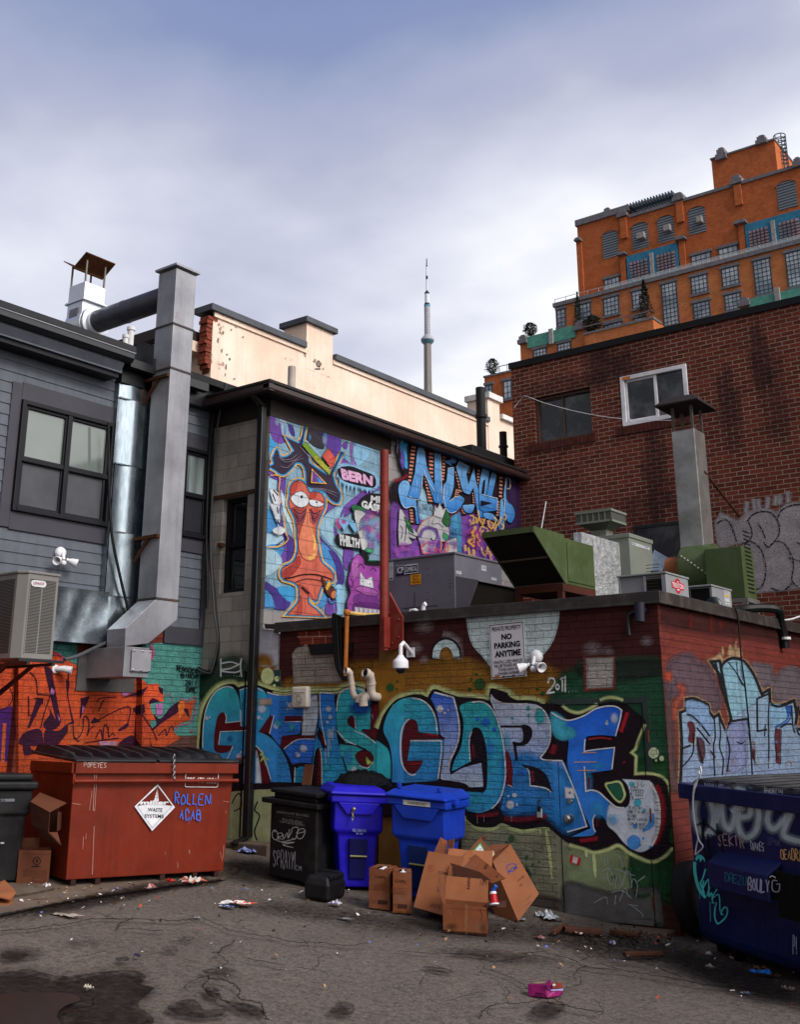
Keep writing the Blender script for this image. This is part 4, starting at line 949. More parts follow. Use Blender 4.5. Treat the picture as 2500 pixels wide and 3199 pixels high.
def twin(W,Y,nx,ny,fm,gl,fw=.1,mw=.045):
 x0,x1,z0,z1=W;f=MB()
 f.box(x0,Y-.12,z0,x0+fw,Y-.002,z1);f.box(x1-fw,Y-.12,z0,x1,Y-.002,z1);f.box(x0+fw,Y-.12,z1-fw,x1-fw,Y-.002,z1);f.box(x0+fw,Y-.12,z0,x1-fw,Y-.002,z0+fw)
 for i in range(1,nx):f.box(x0+(x1-x0)*i/nx-mw/2,Y-.11,z0+fw,x0+(x1-x0)*i/nx+mw/2,Y-.002,z1-fw)
 for i in range(1,ny):f.box(x0+fw,Y-.10,z0+(z1-z0)*i/ny-mw/2,x1-fw,Y-.002,z0+(z1-z0)*i/ny+mw/2)
 o=f.build('window',fm,T1)
 g=MB();g.box(x0+fw,Y-.05,z0+fw,x1-fw,Y-.003,z1-fw);g.build('pane',gl,o)
 s=MB();s.box(x0-.15,Y-.16,z1,x1+.15,Y-.002,z1+.3);s.box(x0-.15,Y-.2,z0-.22,x1+.15,Y-.002,z0);s.build('lintel_and_sill',STN,o)
for q,nx,ny in((((548,900),(640,878),(645,942),(552,962)),4,2),(((1063,758),(1183,735),(1187,800),(1067,822)),4,2),(((1225,718),(1340,692),(1348,760),(1230,785)),4,2)):twin(zr(*q,YT),YT,nx,ny,WFR,TGL)
for q,nx,ny in((((377,1052),(467,1035),(475,1140),(385,1160)),4,4),(((543,1010),(635,995),(640,1098),(548,1118)),4,4),(((712,970),(802,952),(808,1058),(718,1075)),4,4),(((885,928),(973,910),(1000,1160),(905,1180)),4,10),(((1062,885),(1160,865),(1167,970),(1068,990)),4,4),
    (((1243,835),(1345,815),(1352,925),(1250,945)),4,4),(((1428,790),(1530,768),(1555,980),(1450,990)),4,8),(((1622,742),(1720,722),(1740,930),(1640,945)),4,8),(((545,1170),(655,1145),(658,1230),(550,1250)),4,3),(((1075,1040),(1175,1020),(1180,1120),(1080,1135)),4,4),
    (((1260,990),(1360,975),(1365,1070),(1268,1085)),4,4),(((265,1080),(318,1070),(325,1170),(272,1185)),2,4),(((725,1130),(800,1112),(805,1200),(730,1215)),3,3)):twin(zr(*q,Y2),Y2,nx,ny,WFR,TGL)
for q in(((678,755),(980,683),(993,845),(690,925)),((1380,570),(1720,480),(1730,660),(1397,742))):
 x0,x1,z0,z1=zr(*q,YT-.35);h_=(z1-z0);mb=MB();mb.box(x0,YT-.35,z0,x1,YT-.012,z1);bb=mb.build('blue_bay',BLU,T1);xm=(x0+x1)/2
 for u0,u1 in((x0+.35,xm-.55),(xm+.55,x1-.35)):
  f=MB()
  for i in range(1,5):f.box(u0+(u1-u0)*i/5-.05,YT-.44,z0+.3,u0+(u1-u0)*i/5+.05,YT-.3,z1-.9)
  for i in range(1,6):f.box(u0,YT-.43,z0+.3+(h_-1.2)*i/6-.05,u1,YT-.3,z0+.3+(h_-1.2)*i/6+.05)
  f.build('mullions',WFR,bb);g=MB();g.box(u0,YT-.38,z0+.3,u1,YT-.352,z1-.9);g.build('pane',TGP,bb)
 mb=MB();mb.box(xm-.2,YT-.6,z0,xm+.2,YT-.352,z1-.5);mb.build('white_fin',PAN,bb)
m=bpy.data.materials.new('louvre');n=NT(m);sp_=n.n('SeparateXYZ');n.set(sp_,0,n.pos());st=n.math('FRACT',n.math('MULTIPLY',sp_.outputs[2],3.2));n.out(n.mix(n.ramp(st,(.45,0.),(.55,1.)),(.035,.04,.05),(.16,.18,.22)),.6);LOU=m
for tl,tr,br,bl,unit in(((537,640),(628,620),(635,755),(545,778),0),((712,590),(803,573),(815,705),(718,725),1),((862,550),(957,530),(967,662),(872,683),2),((1045,497),(1143,478),(1157,612),(1055,635),3),((1570,345),(1685,325),(1697,465),(1583,488),0)):
 x0,x1,z0,z1=zr(tl,tr,br,bl,YT);cx_,r_=(x0+x1)/2,(x1-x0)/2
 ar=[(x1,z0),(x1,z1)]+[(cx_+r_*cos(pi*k/12),z1+r_*.42*sin(pi*k/12))for k in range(1,12)]+[(x0,z1),(x0,z0)]
 mb=MB();mb.prism([(x,YT-.06,z)for x,z in ar],(0,.05,0));o_=mb.build('arched_louvre',LOU,T1)
 a2=[(cx_+(x-cx_)*1.14,z1+(z-z1)*1.12)for x,z in ar[1:-1]];mb=MB()
 for i in range(len(a2)-1):
  p0,p1,q0,q1=a2[i],a2[i+1],ar[i+1],ar[i+2];mb.prism([(p0[0],YT-.14,p0[1]),(p1[0],YT-.14,p1[1]),(q1[0],YT-.14,q1[1]),(q0[0],YT-.14,q0[1])],(0,.13,0))
 mb.build('brick_arch',ORB,o_)
 if unit:mb=MB();mb.box(cx_-.3+unit*.15,YT-.7,z0+1.,cx_+.7,YT-.061,z0+1.7);mb.build('wall_unit',PAN,o_)
# pergola on the roof, ladder cage
mb=MB();a,b=zrow(700,505,YT+.5),zrow(960,430,YT+.5);zz_=zt2+1.1
for i in range(16):
 x=a.x+(b.x-a.x)*i/15;mb.obox((x,YT-.2,zz_),(.12,0,0),(0,3,0),(0,0,.45))
mb.box(a.x,YT+.3,zz_-.3,b.x,YT+.45,zz_);mb.box(a.x+.2,YT+.3,zt2,a.x+.35,YT+.45,zz_);mb.box(b.x-.35,YT+.3,zt2,b.x-.2,YT+.45,zz_);mb.build('pergola',WFR,T1)
a,b=zrow(1600,240,Y3+3),zrow(1590,60,Y3+3);mb=MB()
for k in range(9):
 z_=a.z+(b.z-a.z)*k/8;pts=[(b.x+.1+.65*cos(t)*1.,Y3+2.5+.65*sin(t),z_)for t in[2*pi*i/12 for i in range(13)]];mb.tube(pts,.06,5)
for i in range(6):t=2*pi*i/6;mb.tube([(b.x+.1+.65*cos(t),Y3+2.5+.65*sin(t),a.z-1),(b.x+.1+.65*cos(t),Y3+2.5+.65*sin(t),b.z)],.06,5)
mb.build('ladder_cage',WFR,T1)
# lower wings with green bands
Y4=YT-3.5;a,b=zrow(48,1250,Y4),zrow(470,1200,Y4);z4=zrow(100,1240,Y4).z
mb=MB();mb.box(a.x,Y4,0,b.x,Y2-.01,z4);mb.build('wing',ORL,T1)
mb=MB();x0,x1,z0,z1=zr((95,1245),(380,1185),(380,1240),(98,1310),Y4);mb.box(x0,Y4-.2,z0,x1,Y4-.01,z1+.2);x0,x1,z0,z1=zr((1405,1022),(1707,945),(1710,1000),(1412,1055),Y4);mb.box(x0,Y4-.2,z0-2,x1+6,Y2-.01,z1);mb.build('green_band',TGR,T1,each=True)
cap(70,1228,1280,.9,Y4);cap(408,1145,1200,.95,Y4);cap(1385,1005,1060,.9,Y4)
mb=MB()
for x,y0_,y1_ in((235,1190,1280),(1580,945,1030)):
 q0,q1=zrow(x,y1_,Y4-.3),zrow(x,y0_,Y4-.3);mb.box(q0.x-.25,Y4-.45,q0.z,q0.x+.25,Y4-.21,q1.z)
mb.build('white_fin',PAN,T1,each=True)
for q in(((127,1318),(205,1298),(210,1345),(130,1362)),((270,1283),(350,1263),(352,1310),(275,1328))):twin(zr(*q,Y4),Y4,4,2,WFR,TGL)
a,b=zrow(430,1215,Y4-1),zrow(840,1165,Y4-1);zz_=(zrow(470,1218,Y4-1).z+zrow(800,1140,Y4-1).z)/2
mb=MB();mb.box(a.x,Y4-1,0,b.x,Y2-.02,zz_);mb.build('terrace_block',ORL,T1);mb=MB();mb.box(a.x-.1,Y4-1.1,zz_,b.x+.1,Y4+1,zz_+.25);mb.box(a.x,Y4-1.05,zz_+.9,b.x,Y4-1.,zz_+1.0);mb.build('terrace_ledge',STN,T1)
Y5=YT-6;a,b=PY(1514,1185,Y5),PY(1700,1150,Y5);z5=(PY(1514,1180,Y5).z+PY(1595,1162,Y5).z)/2
mb=MB();mb.box(a.x,Y5,0,b.x,Y4-.02,z5);mb.build('wing',ORB,T1);mb=MB();mb.box(a.x-.1,Y5-.1,z5,b.x,Y5+1,z5+.2);mb.box(a.x,Y5,z5+.9,b.x,Y5+.05,z5+.98)
for i in range(6):mb.box(a.x+1+i,Y5,z5+.2,a.x+1.05+i,Y5+.05,z5+.9)
mb.build('terrace_ledge',STN,T1)
twin(rect((1573,1192),(1600,1186),(1602,1243),(1576,1249),Y5),Y5,2,3,WFR,TGL);twin(rect((1516,1205),(1540,1200),(1541,1230),(1518,1235),Y5),Y5,2,2,WFR,TGL)
# terrace planting
LEAF=mat('dark conifer leaves','2c2417',.8,var=.6,vs=3,bump=0);LEG=mat('dark green leaves','1d2418',.8,var=.6,vs=3,bump=0)
def shrub(base,h,r,label,cone,m_,nm):
 t=thing(nm,label,'tree',base,'plants on the tower terraces');mb=MB();mb.tube([V(base),V(base)+V((0,0,h*.5))],r*.1,6);mb.build('trunk',RUST,t)
 mb=MB()
 for i in range(1100):
  k=R.random();z=h*(.08+.92*k);rr=r*((1-k)if cone else math.sqrt(max(0,1-(2*k-1)**2)))*R.uniform(.35,1.1);an=R.uniform(0,2*pi);c=V(base)+V((rr*cos(an),rr*sin(an),z));s=r*.2
  a_,b_=V((R.uniform(-1,1),R.uniform(-1,1),R.uniform(-.2,1))).normalized()*s,V((R.uniform(-1,1),R.uniform(-1,1),R.uniform(-1,1))).normalized()*s*.5;mb.add([c-b_,c+a_,c+b_],[(0,1,2)])
 mb.build('crown',m_,t)
shrub(zrow(397,1165,Y4+.8)-V((0,0,.5)),4.4,.7,'narrow dark conifer left of the stone cap on the lower terrace',True,LEG,'conifer');shrub(zrow(795,1130,Y4),4.4,1.0,'brown pointed conifer at the corner of the tower terrace',True,LEAF,'conifer')
shrub(zrow(480,1215,Y4),2.,1.0,'rounded shrub beside the white railing of the tower terrace',False,LEG,'shrub');shrub(zrow(110,1235,Y4+1),1.6,.8,'dark bushy shrub on the green banded terrace',False,LEG,'shrub');shrub(PY(1540,1172,Y5+.5),1.9,.75,'rounded terrace tree on the far left orange wing',False,LEG,'terrace_tree')

# ------------------------------------------------------------------ communications tower on the skyline
def sky_at(py,dist=1205.):
 d=ray(1338,py);k=dist/math.hypot(d.x,d.y);return OEYE+d*k
b0=sky_at(1262);zs_=lambda y:sky_at(780+.2153*y).z
CN=thing('communications_tower','slender concrete communications tower with a round pod and banded mast','tower',(b0.x,b0.y,0))
CONT=mat('tower concrete','6f6a68',.85,var=.12,vs=.05,bump=0);DKM=mat('dark mast','1c1c24',.6,bump=0);WHM=mat('white mast','b4b6c4',.5,var=.08,bump=0);GRM=mat('grey mast','8b8a93',.6,var=.1,vs=.2,bump=0);TEA=mat('teal pod','35535e',.4,bump=0)
def seg(nm,m_,pts,n_=20,lab=None):
 mb=MB();mb.lathe([(w_*.0815,zs_(y))for y,w_ in pts],(b0.x,b0.y,0),n=n_);return mb.build(nm,m_,CN,smooth=n_>8)
seg('antenna_tip',DKM,((232,9),(128,6)));seg('antenna',WHM,((610,14),(440,13),(225,11)));seg('mast_band',DKM,((245,14),(230,14)));seg('mast_band',DKM,((430,15.5),(382,15.5)));seg('mast_band',DKM,((622,17),(596,17)))
seg('mast_band',DKM,((646,34.5),(620,34.5)));seg('upper_mast',WHM,((790,33),(640,33)));seg('mast_band',DKM,((806,42),(780,40)))
mb=MB();pr_=[]
for i in range(12):
 y=1245-i*37;pr_+=[(43.5*.0815,zs_(y)),(43.5*.0815,zs_(y-29)),(41*.0815,zs_(y-30)),(41*.0815,zs_(y-36))]
mb.lathe(pr_,(b0.x,b0.y,0),n=20);mb.build('lower_mast',GRM,CN)
seg('mast_collar',BLU,((826,45.5),(804,45.5)));seg('pod_roof',GRM,((1318,96),(1296,94),(1262,62),(1238,47)),28);seg('pod',TEA,((1368,63),(1340,92),(1316,95)),28)
mb=MB();rr=59*.0815;hexa=[(rr,1366),(rr*1.02,1700),(rr*1.06,2000)];mb.lathe([(rr*3.2,0),(rr*1.7,zs_(2000)*.6)]+[(r_,zs_(y))for r_,y in reversed(hexa)],(b0.x,b0.y,0),n=6);mb.build('shaft',CONT,CN)
# ------------------------------------------------------------------ machines on the low roof
RZ=2.98
ENG=mat('grey enamel casing','5c5a63',.45,var=.1,bump=.03,dirt=.2);GRN=mat('olive green casing','3e4a2c',.5,var=.15,bump=.04,dirt=.2);PGR=mat('pale grey green casing','6e726a',.5,var=.08,bump=.03,dirt=.15)
LGT=mat('light grey casing','87888c',.45,.2,var=.1,bump=.03);MSH=mat('dark mesh','1b1511',.85,var=.4,vs=10,bump=.3,bs=120)
SMO=paintmat('paint smooth','smooth')
def label_on(parent,o,u,v,name,base,items,lift=.002):
 """a printed sticker: backing colour, then lettering or shapes in 0..1 sticker coordinates"""
 p_=Paint(onQuad(o,u,v),d=.0003,base=lift)
 if base:p_.poly([(0,0),(1,0),(1,1),(0,1)],base)
 for it in items:
  if it[0]=='t':p_.txt(it[1],it[2],it[3],it[4]if len(it)>4 else 0)
  elif it[0]=='p':p_.poly([q[:2]for q in parse(it[1])],it[2])
  elif it[0]=='c':p_.blob(it[1],it[2],it[3],it[4],it[5],1,1.)
  elif it[0]=='h':p_.hand(it[1],it[2],it[3],it[4])
  elif it[0]=='s':p_.stroke(it[1],it[2],it[3],closed=len(it)>4 and it[4])
 return p_.done(name,SMO,parent)
# grey packaged unit
e=PY(1420,1730,13.);X1,ZT=e.x,e.z;yb_=PX(1568,1768,X1).y
U1=thing('rooftop_unit','grey rooftop air handler with a dark hood below the mural','air conditioner',(X1-.6,13.5,RZ))
mb=MB();mb.box(XM+.03,13.,RZ+.08,X1,yb_,ZT);mb.build('casing',ENG,U1,bev=.008)
mb=MB();mb.box(XM+.02,12.98,ZT+.0,X1+.02,yb_+.02,ZT+.03);mb.build('top_panel',ENG,U1,bev=.006)
mb=MB()
for i in range(22):mb.lathe([(.008,0),(.006,.006)],(X1-.08-R.choice((0,.4,.8)),13.,RZ+.15+i*.05),(0,-1,0),6)
mb.box(X1-.72,12.995,RZ+.1,X1-.715,13.,ZT-.5);mb.box(X1-.95,12.995,RZ+.55,X1-.3,13.,RZ+.555);mb.build('rivets',GAP,U1)
y0_,y1_=13.02,yb_-.02;zt_h=PX(1424,1803,X1).z;
mb=MB();mb.prism([(X1,y0_,zt_h),(X1+.38,y0_,zt_h-.09),(X1+.05,y0_,RZ+.12),(X1,y0_,RZ+.12)],(0,.012,0));mb.prism([(X1,y1_,zt_h),(X1+.38,y1_,zt_h-.09),(X1+.05,y1_,RZ+.12),(X1,y1_,RZ+.12)],(0,.012,0));mb.prism([(X1,y0_,zt_h),(X1+.39,y0_,zt_h-.09),(X1+.39,y0_,zt_h-.075),(X1,y0_,zt_h+.015)],(0,y1_-y0_+.012,0));mb.build('intake_hood',ENG,U1)
mb=MB();mb.prism([(X1+.34,y0_+.02,zt_h-.1),(X1+.35,y0_+.02,zt_h-.1),(X1+.05,y0_+.02,RZ+.13),(X1+.04,y0_+.02,RZ+.13)],(0,y1_-y0_-.03,0));mb.build('filter_mesh',MSH,U1)
def stk(px0,px1,Y,nm,base,items):
 a,b=PY(*px0,Y),PY(*px1,Y);label_on(U1,(a.x,Y,b.z),(b.x-a.x,0,0),(0,0,a.z-b.z),nm,base,items)
stk((1238,1768),(1306,1791),12.995,'maker_label','c9c9cc',(('p','.0,.05 .38,.05 .38,.95 .0,.95','1b2140'),('t','ICP','.05,.85 .34,.85 .34,.2 .05,.2','d8d8de',.02),('p','.41,.12 .98,.12 .98,.88 .41,.88','31363f'),('t','COMMERCIAL','.44,.75 .96,.75 .96,.28 .44,.28','d0d0d4',.01),('p','0,-.05 1,-.05 1,.05 0,.05','1b2140')))
stk((1283,1796),(1316,1824),12.995,'warning_label','d99222',(('t','DO NOT','.15,.93 .85,.93 .85,.7 .15,.7','1c1408',.02),('t','TRUCK','.18,.62 .82,.62 .82,.4 .18,.4','1c1408',.02),('t','THIS END','.08,.32 .92,.32 .92,.1 .08,.1','1c1408',.02)))
stk((1215,1756),(1230,1812),12.995,'data_label','a9adb4',(('p','.1,.05 .9,.05 .9,.12 .1,.12','333640'),('p','.1,.6 .8,.6 .8,.62 .1,.62','555860'),('p','.1,.7 .8,.7 .8,.72 .1,.72','555860')))
for a_,b_ in(((1425,1782),(1442,1795)),((1504,1765),(1520,1785)),((1535,1803),(1552,1814))):
 a,b=PX(*a_,X1),PX(*b_,X1);label_on(U1,(X1,a.y,b.z),(0,b.y-a.y,0),(0,0,a.z-b.z),'data_label','aeb1b6',(('p','.1,.4 .9,.4 .9,.48 .1,.48','44474e'),('p','.1,.65 .9,.65 .9,.73 .1,.73','44474e')))
# green intake box with slanted mesh hood
ZG=lambda x,y:(1200+.7323*x,1560+.7323*y)
y0_=11.25;e=PY(*ZG(640,120),y0_);Xr,Zt_=e.x,e.z;Xl=PY(*ZG(420,143),y0_).x;y1_=PX(*ZG(770,146),Xr).y;y2_=PX(*ZG(893,180),Xr).y;zb_=PX(*ZG(764,358),Xr).z
U2=thing('intake_unit','olive green rooftop intake box with a slanted brown mesh hood on rusty legs','ventilator',((Xl+Xr)/2,y1_,RZ))
mb=MB();mb.box(Xl+.04,y1_,zb_,Xr,y2_,Zt_-.02);mb.build('casing',GRN,U2,bev=.008)
mb=MB();mb.box(Xr+.001,y1_+.04,zb_+.04,Xr+.012,y2_-.03,Zt_-.07);mb.build('side_panel',GRN,U2,bev=.004)
mb=MB()
for x_ in(Xl,Xr-.02):mb.prism([(x_,y0_,Zt_+.0),(x_,y0_,Zt_-.05),(x_,y1_-.02,zb_),(x_,y1_,zb_),(x_,y1_,Zt_)],(.02,0,0))
mb.box(Xl,y0_-.02,Zt_-.055,Xr,y0_+.01,Zt_+.01);mb.prism([(Xl,y0_,Zt_+.001),(Xl,y1_,Zt_+.001),(Xl,y1_,Zt_+.02),(Xl,y0_,Zt_+.02)],(Xr-Xl,0,0));mb.build('hood',GRN,U2)
mb=MB();mb.prism([(Xl+.02,y0_+.03,Zt_-.06),(Xl+.02,y0_+.05,Zt_-.06),(Xl+.02,y1_,zb_+.02),(Xl+.02,y1_-.03,zb_+.02)],(Xr-Xl-.04,0,0));mh=mb.build('intake_mesh',MSH,U2)
mb=MB();ym,zm=(y0_+y1_)/2,(Zt_+zb_)/2;mb.box(Xl+.02,ym-.03,zm-.02,Xr-.02,ym+.01,zm+.012);mb.box(Xl+.02,y1_-.06,zb_-.005,Xr-.02,y1_-.0,zb_+.02);mb.build('mesh_rail',mat('rail brown','4a3d33',.5),mh)
mb=MB();mb.box(Xl+.05,y1_-.1,zb_-.09,Xr,y2_,zb_-.001)
for x_,y_ in((Xl+.05,y1_-.1),(Xr-.08,y1_-.1),(Xr-.08,y2_-.08),(Xl+.05,y2_-.08)):mb.box(x_,y_,RZ,x_+.07,y_+.07,zb_-.09)
mb.build('stand',mat('rusty leg','3f1c14',.8,bump=.1),U2)
# pale heater unit with flared cap, foil duct
Ym_=13.9;e=PY(*ZG(1045,143),Ym_);Xh,Zh=e.x,e.z;ye_=PX(*ZG(1143,175),Xh).y;Xh0=PY(*ZG(838,172),Ym_).x
U3=thing('heater_unit','pale grey green rooftop heater with a flared mesh cap and white sticker','heater',(Xh-.4,14.2,RZ))
mb=MB();mb.box(Xh0,Ym_,RZ+.02,Xh,ye_,Zh-.03);mb.build('casing',PGR,U3,bev=.008);mb=MB();mb.box(Xh0-.015,Ym_-.015,Zh-.06,Xh+.015,ye_+.015,Zh);mb.build('lid',PGR,U3,bev=.006)
cp=[PY(*ZG(818,65),Ym_+.25),PY(*ZG(968,42),Ym_+.02),PX(*ZG(1030,64),PY(*ZG(968,42),Ym_+.02).x)]
cz1=cp[1].z;cx1=cp[1].x;cx0=PY(*ZG(818,62),Ym_+.02).x;cy0=Ym_+.02;cy1=min(cp[2].y,Ym_+1.2);zf=PY(*ZG(965,88),Ym_+.02).z;zn=PY(*ZG(955,125),Ym_+.1).z
def rc(x0,y0,x1,y1,z):return[(x0,y0,z),(x1,y0,z),(x1,y1,z),(x0,y1,z)]
mb=MB();mb.loft([rc(cx0+.17,cy0+.12,cx1-.15,cy1-.12,Zh-.02),rc(cx0+.17,cy0+.12,cx1-.15,cy1-.12,zn)]);mb.build('neck',PGR,U3)
m=bpy.data.materials.new('cap mesh');n=NT(m);ck=n.n('TexChecker');n.set(ck,0,n.pos());n.set(ck,'Scale',62.);n.out(n.mix(ck.outputs[1],hx('5a5c52'),hx('24241f')),.6,0,None,.3);CPM=m
mb=MB();mb.loft([rc(cx0+.17,cy0+.12,cx1-.15,cy1-.12,zn+.001),rc(cx0,cy0,cx1,cy1,zf),rc(cx0,cy0,cx1,cy1,cz1-.02)]);fc=mb.build('flared_cap',CPM,U3)
mb=MB();mb.box(cx0-.015,cy0-.015,cz1-.019,cx1+.015,cy1+.015,cz1+.015);mb.box(cx0-.012,cy0-.012,zf-.015,cx1+.012,cy0-.001,zf+.015);mb.box(cx1+.001,cy0-.012,zf-.015,cx1+.012,cy1,zf+.015)
for k in range(1,6):mb.box(cx0+(cx1-cx0)*k/6-.007,cy0-.01,zf+.016,cx0+(cx1-cx0)*k/6+.007,cy0-.001,cz1-.02)
mb.build('cap_rim',PGR,fc)
a,b=PX(*ZG(1058,176),Xh),PX(*ZG(1136,240),Xh)
label_on(U3,(Xh,a.y,b.z+.08),(0,b.y-a.y,0),(0,0,a.z-b.z-.1),'maker_label','c6c6cc',(('s','.30,.78 .12,.85 .05,.6 .08,.3 .2,.15',.045,'27386a'),('t','MODINE','.10,.62 .56,.62 .56,.34 .10,.34','2a2f45',.01),('p','.66,.5 .95,.5 .95,.78 .66,.78','3f6ea6'),('c',.82,.3,.09,.16,'b23a34'),('c',.82,.33,.05,.09,'d8d8dc')))
Xf1=PY(*ZG(1000,200),Ym_-.05).x;zf1=PY(*ZG(1000,185),Ym_-.05).z
m=bpy.data.materials.new('crinkled foil');n=NT(m);p=n.pos();n.out(n.mix(n.ramp(n.noise(p,9,6,.7),(.35,0.),(.7,1.)),(.32,.33,.35),(.75,.76,.78)),.32,.85,n.bump(n.noise(p,11,6,.75),.9,.03),.5);FOI=m
mb=MB();mb.box(Xr-.28,y2_+.002,RZ+.1,Xf1,Ym_-.005,zf1);mb.build('foil_duct',FOI,label='crinkled silver foil wrapped duct between the olive box and the heater',category='duct')
# condenser with a red round sign, and the smaller one
def condenser(px_edge,px_left,px_right,Y,bot,nm_label):
 e=PY(*px_edge,Y);x0=PY(*px_left,Y).x;y1=PX(*px_right,e.x).y
 t=thing('condenser',nm_label,'condenser',(e.x-.3,Y+.3,RZ),'small condensers on the parapet roof')
 mb=MB();mb.box(x0,Y+.03,RZ+.04,e.x,y1,e.z-.02);mb.build('casing',LGT,t,bev=.006);mb=MB();mb.box(x0-.015,Y-.01,e.z-.021,e.x+.012,y1+.012,e.z);mb.build('top_panel',LGT,t,bev=.004)
 return t,e,x0,y1
t,e,x0,y1=condenser((2079,1785),(1932,1802),(2150,1803),11.6,0,'light grey condenser with a red and white round sign at the parapet corner')
mb=MB();mb.box(x0+.34,11.615,RZ+.05,e.x-.06,11.629,e.z-.07);cb=mb.build('coil',mat('coil black','15140f',.8,bump=.3,bs=150),t)
mb=MB()
for i in range(16):z_=RZ+.08+i*.035;mb.box(x0+.35,11.606,z_,e.x-.07,11.613,z_+.006)
mb.build('coil_tubes',mat('coil tube','3a342c',.5,.3),cb)
mb=MB();mb.box(x0,11.6,RZ+.05,x0+.02,11.629,e.z-.03);mb.box(x0+.31,11.6,RZ+.05,x0+.335,11.629,e.z-.03);mb.box(e.x-.05,11.6,RZ+.05,e.x-.001,11.629,e.z-.03);mb.build('corner_post',LGT,t,each=True)
cz=PX(2119,1831,e.x);cyc=cz.y;hw=(PX(2139,1831,e.x).y-PX(2101,1831,e.x).y)/2
label_on(t,(e.x,cyc-hw,cz.z-hw),(0,2*hw,0),(0,0,2*hw),'maker_sign',None,(('c',.5,.5,.5,.5,'b8283a'),('c',.5,.5,.31,.31,'cfcdd0'),('p','.0,.40 1.,.40 1.,.62 .0,.62','b8283a'),('t','TRENTON','.06,.59 .94,.59 .94,.43 .06,.43','d4d2d4',.02)))
t,e,x0,y1=condenser((2222,1825),(2152,1838),(2285,1843),12.9,0,'smaller dark fronted condenser beside the green blower box')
mb=MB();mb.box(x0+.02,12.915,RZ+.05,e.x-.03,12.929,e.z-.04);mb.build('open_front',GAP,t);mb=MB();mb.ball((x0+.3,12.9,RZ+.22),.12,sc=(1,.5,1.2));mb.build('compressor',BLK,t,smooth=True)
q0,q1=PX(2261,1840,e.x),PX(2284,1895,e.x);label_on(t,(e.x,q0.y,q1.z),(0,q1.y-q0.y,0),(0,0,q0.z-q1.z),'data_label','9da0a6',(('c',.45,.85,.25,.1,'b23a3a'),('p','.2,.55 .8,.55 .8,.7 .2,.7','c79a3a'),('p','.15,.1 .85,.1 .85,.45 .15,.45','b9bcc0'),('p','.2,.2 .8,.2 .8,.22 .2,.22','444')if 0 else('p','.2,.2 .8,.2 .8,.24 .2,.24','444444')))
# green blower with pipe and tall flue
Yg=14.5;e=PY(*ZG(1525,196),Yg);Xg,Zg=e.x,e.z;xg0=PY(*ZG(1365,205),Yg).x;zg0=PY(*ZG(1525,420),Yg).z;yg1=PX(*ZG(1574,212),Xg).y
U4=thing('blower','olive green blower drum and box with a rusty inlet pipe on a steel stand','blower',(xg0,Yg+.4,RZ))
mb=MB();mb.box(xg0,Yg,zg0,Xg,yg1,Zg);mb.build('box',GRN,U4,bev=.01)
zc_=PY(*ZG(1300,290),Yg).z;rc_=(Zg-zg0)/2*1.02;xc0=PY(*ZG(1252,300),Yg).x
mb=MB();mb.lathe([(rc_,0),(rc_,xg0-xc0+.02)],(xc0,Yg+rc_+.02,zc_),(1,0,0),32);mb.build('drum',GRN,U4,smooth=True)
mb=MB()
for k in range(9):a_=R.uniform(2.0,3.9);c_=V((xc0+.06+R.random()*(xg0-xc0-.1),Yg+rc_+.02+(rc_+.002)*cos(a_),zc_+(rc_+.002)*sin(a_+pi)*-.6));mb.ball(V((xc0+.05+.05*k,Yg+rc_+.02-rc_*cos(.5-.11*k),zc_+rc_*sin(.5-.11*k))),.016)
mb.build('pale_bolt',mat('pale bolt','8a8c80',.5),U4,each=True)
xp0=PY(*ZG(1178,290),Yg).x;mb=MB();mb.lathe([(rc_*.62,0),(rc_*.62,xc0-xp0)],(xp0,Yg+rc_,zc_),(1,0,0),24);mb.lathe([(rc_*.68,0),(rc_*.68,.03)],(xc0-.04,Yg+rc_,zc_),(1,0,0),24);mb.build('inlet_pipe',mat('rust pipe','7a4a2e',.75,.2,var=.35,vs=6,bump=.1,rust=(.6,5)),U4,smooth=True)
mb=MB();mb.lathe([(rc_*1.0,0),(rc_*.62,.2)],(xp0-.22,Yg+rc_,zc_),(1,0,0),4);mb.build('transition',GAL,U4)
mb=MB()
for i in range(16):z_=zg0+.08+i*.055;mb.box(Xg-.002,Yg+.12,z_,Xg+.004,yg1-.08,z_+.02)
mb.build('louvres',GAP,U4)
mb=MB();zs__=zg0-.06
mb.box(xg0+.1,Yg-.02,zs__,Xg+.03,Yg+.05,zg0-.002);mb.box(Xg-.05,Yg+.051,zs__,Xg+.03,yg1,zg0-.002)
for x_,y_ in((Xg-.04,Yg-.02),(Xg-.04,yg1-.08),(xg0+.15,Yg-.02)):mb.box(x_,y_,RZ,x_+.06,y_+.06,zs__-.001)
mb.build('stand',mat('galvanised stand','6a6763',.6,.4,rust=(.6,4)),U4)
c0,c1,c2=PY(2098.7,1349,Yg+.25),PY(2169.6,1337,Yg+.25),PX(2203,1352,PY(2169.6,1337,Yg+.25).x)
FL=thing('flue','tall dented square metal flue with a dark rain cap behind the machines','chimney',(c1.x,Yg+.4,Zg))
m=bpy.data.materials.new('dented flue metal');n=NT(m);p=n.pos();n.out(n.mix(n.ramp(n.noise(p,2.2,5,.6),(.3,0.),(.7,1.)),(.24,.23,.225),(.46,.45,.44)),.36,.8,n.bump(n.noise(p,3.2,3),.5,.04),.5);FLM=m
wx,wy=c1.x-c0.x,min(c2.y-Yg-.25,.5);wy=max(wy,.3)
mb=MB();mb.box(c0.x,Yg+.25,Zg-.1,c1.x,Yg+.25+wy,c1.z);mb.build('shaft',FLM,FL,bev=.012)
cap_z=PY(2150,1260,Yg+.25).z;mb=MB()
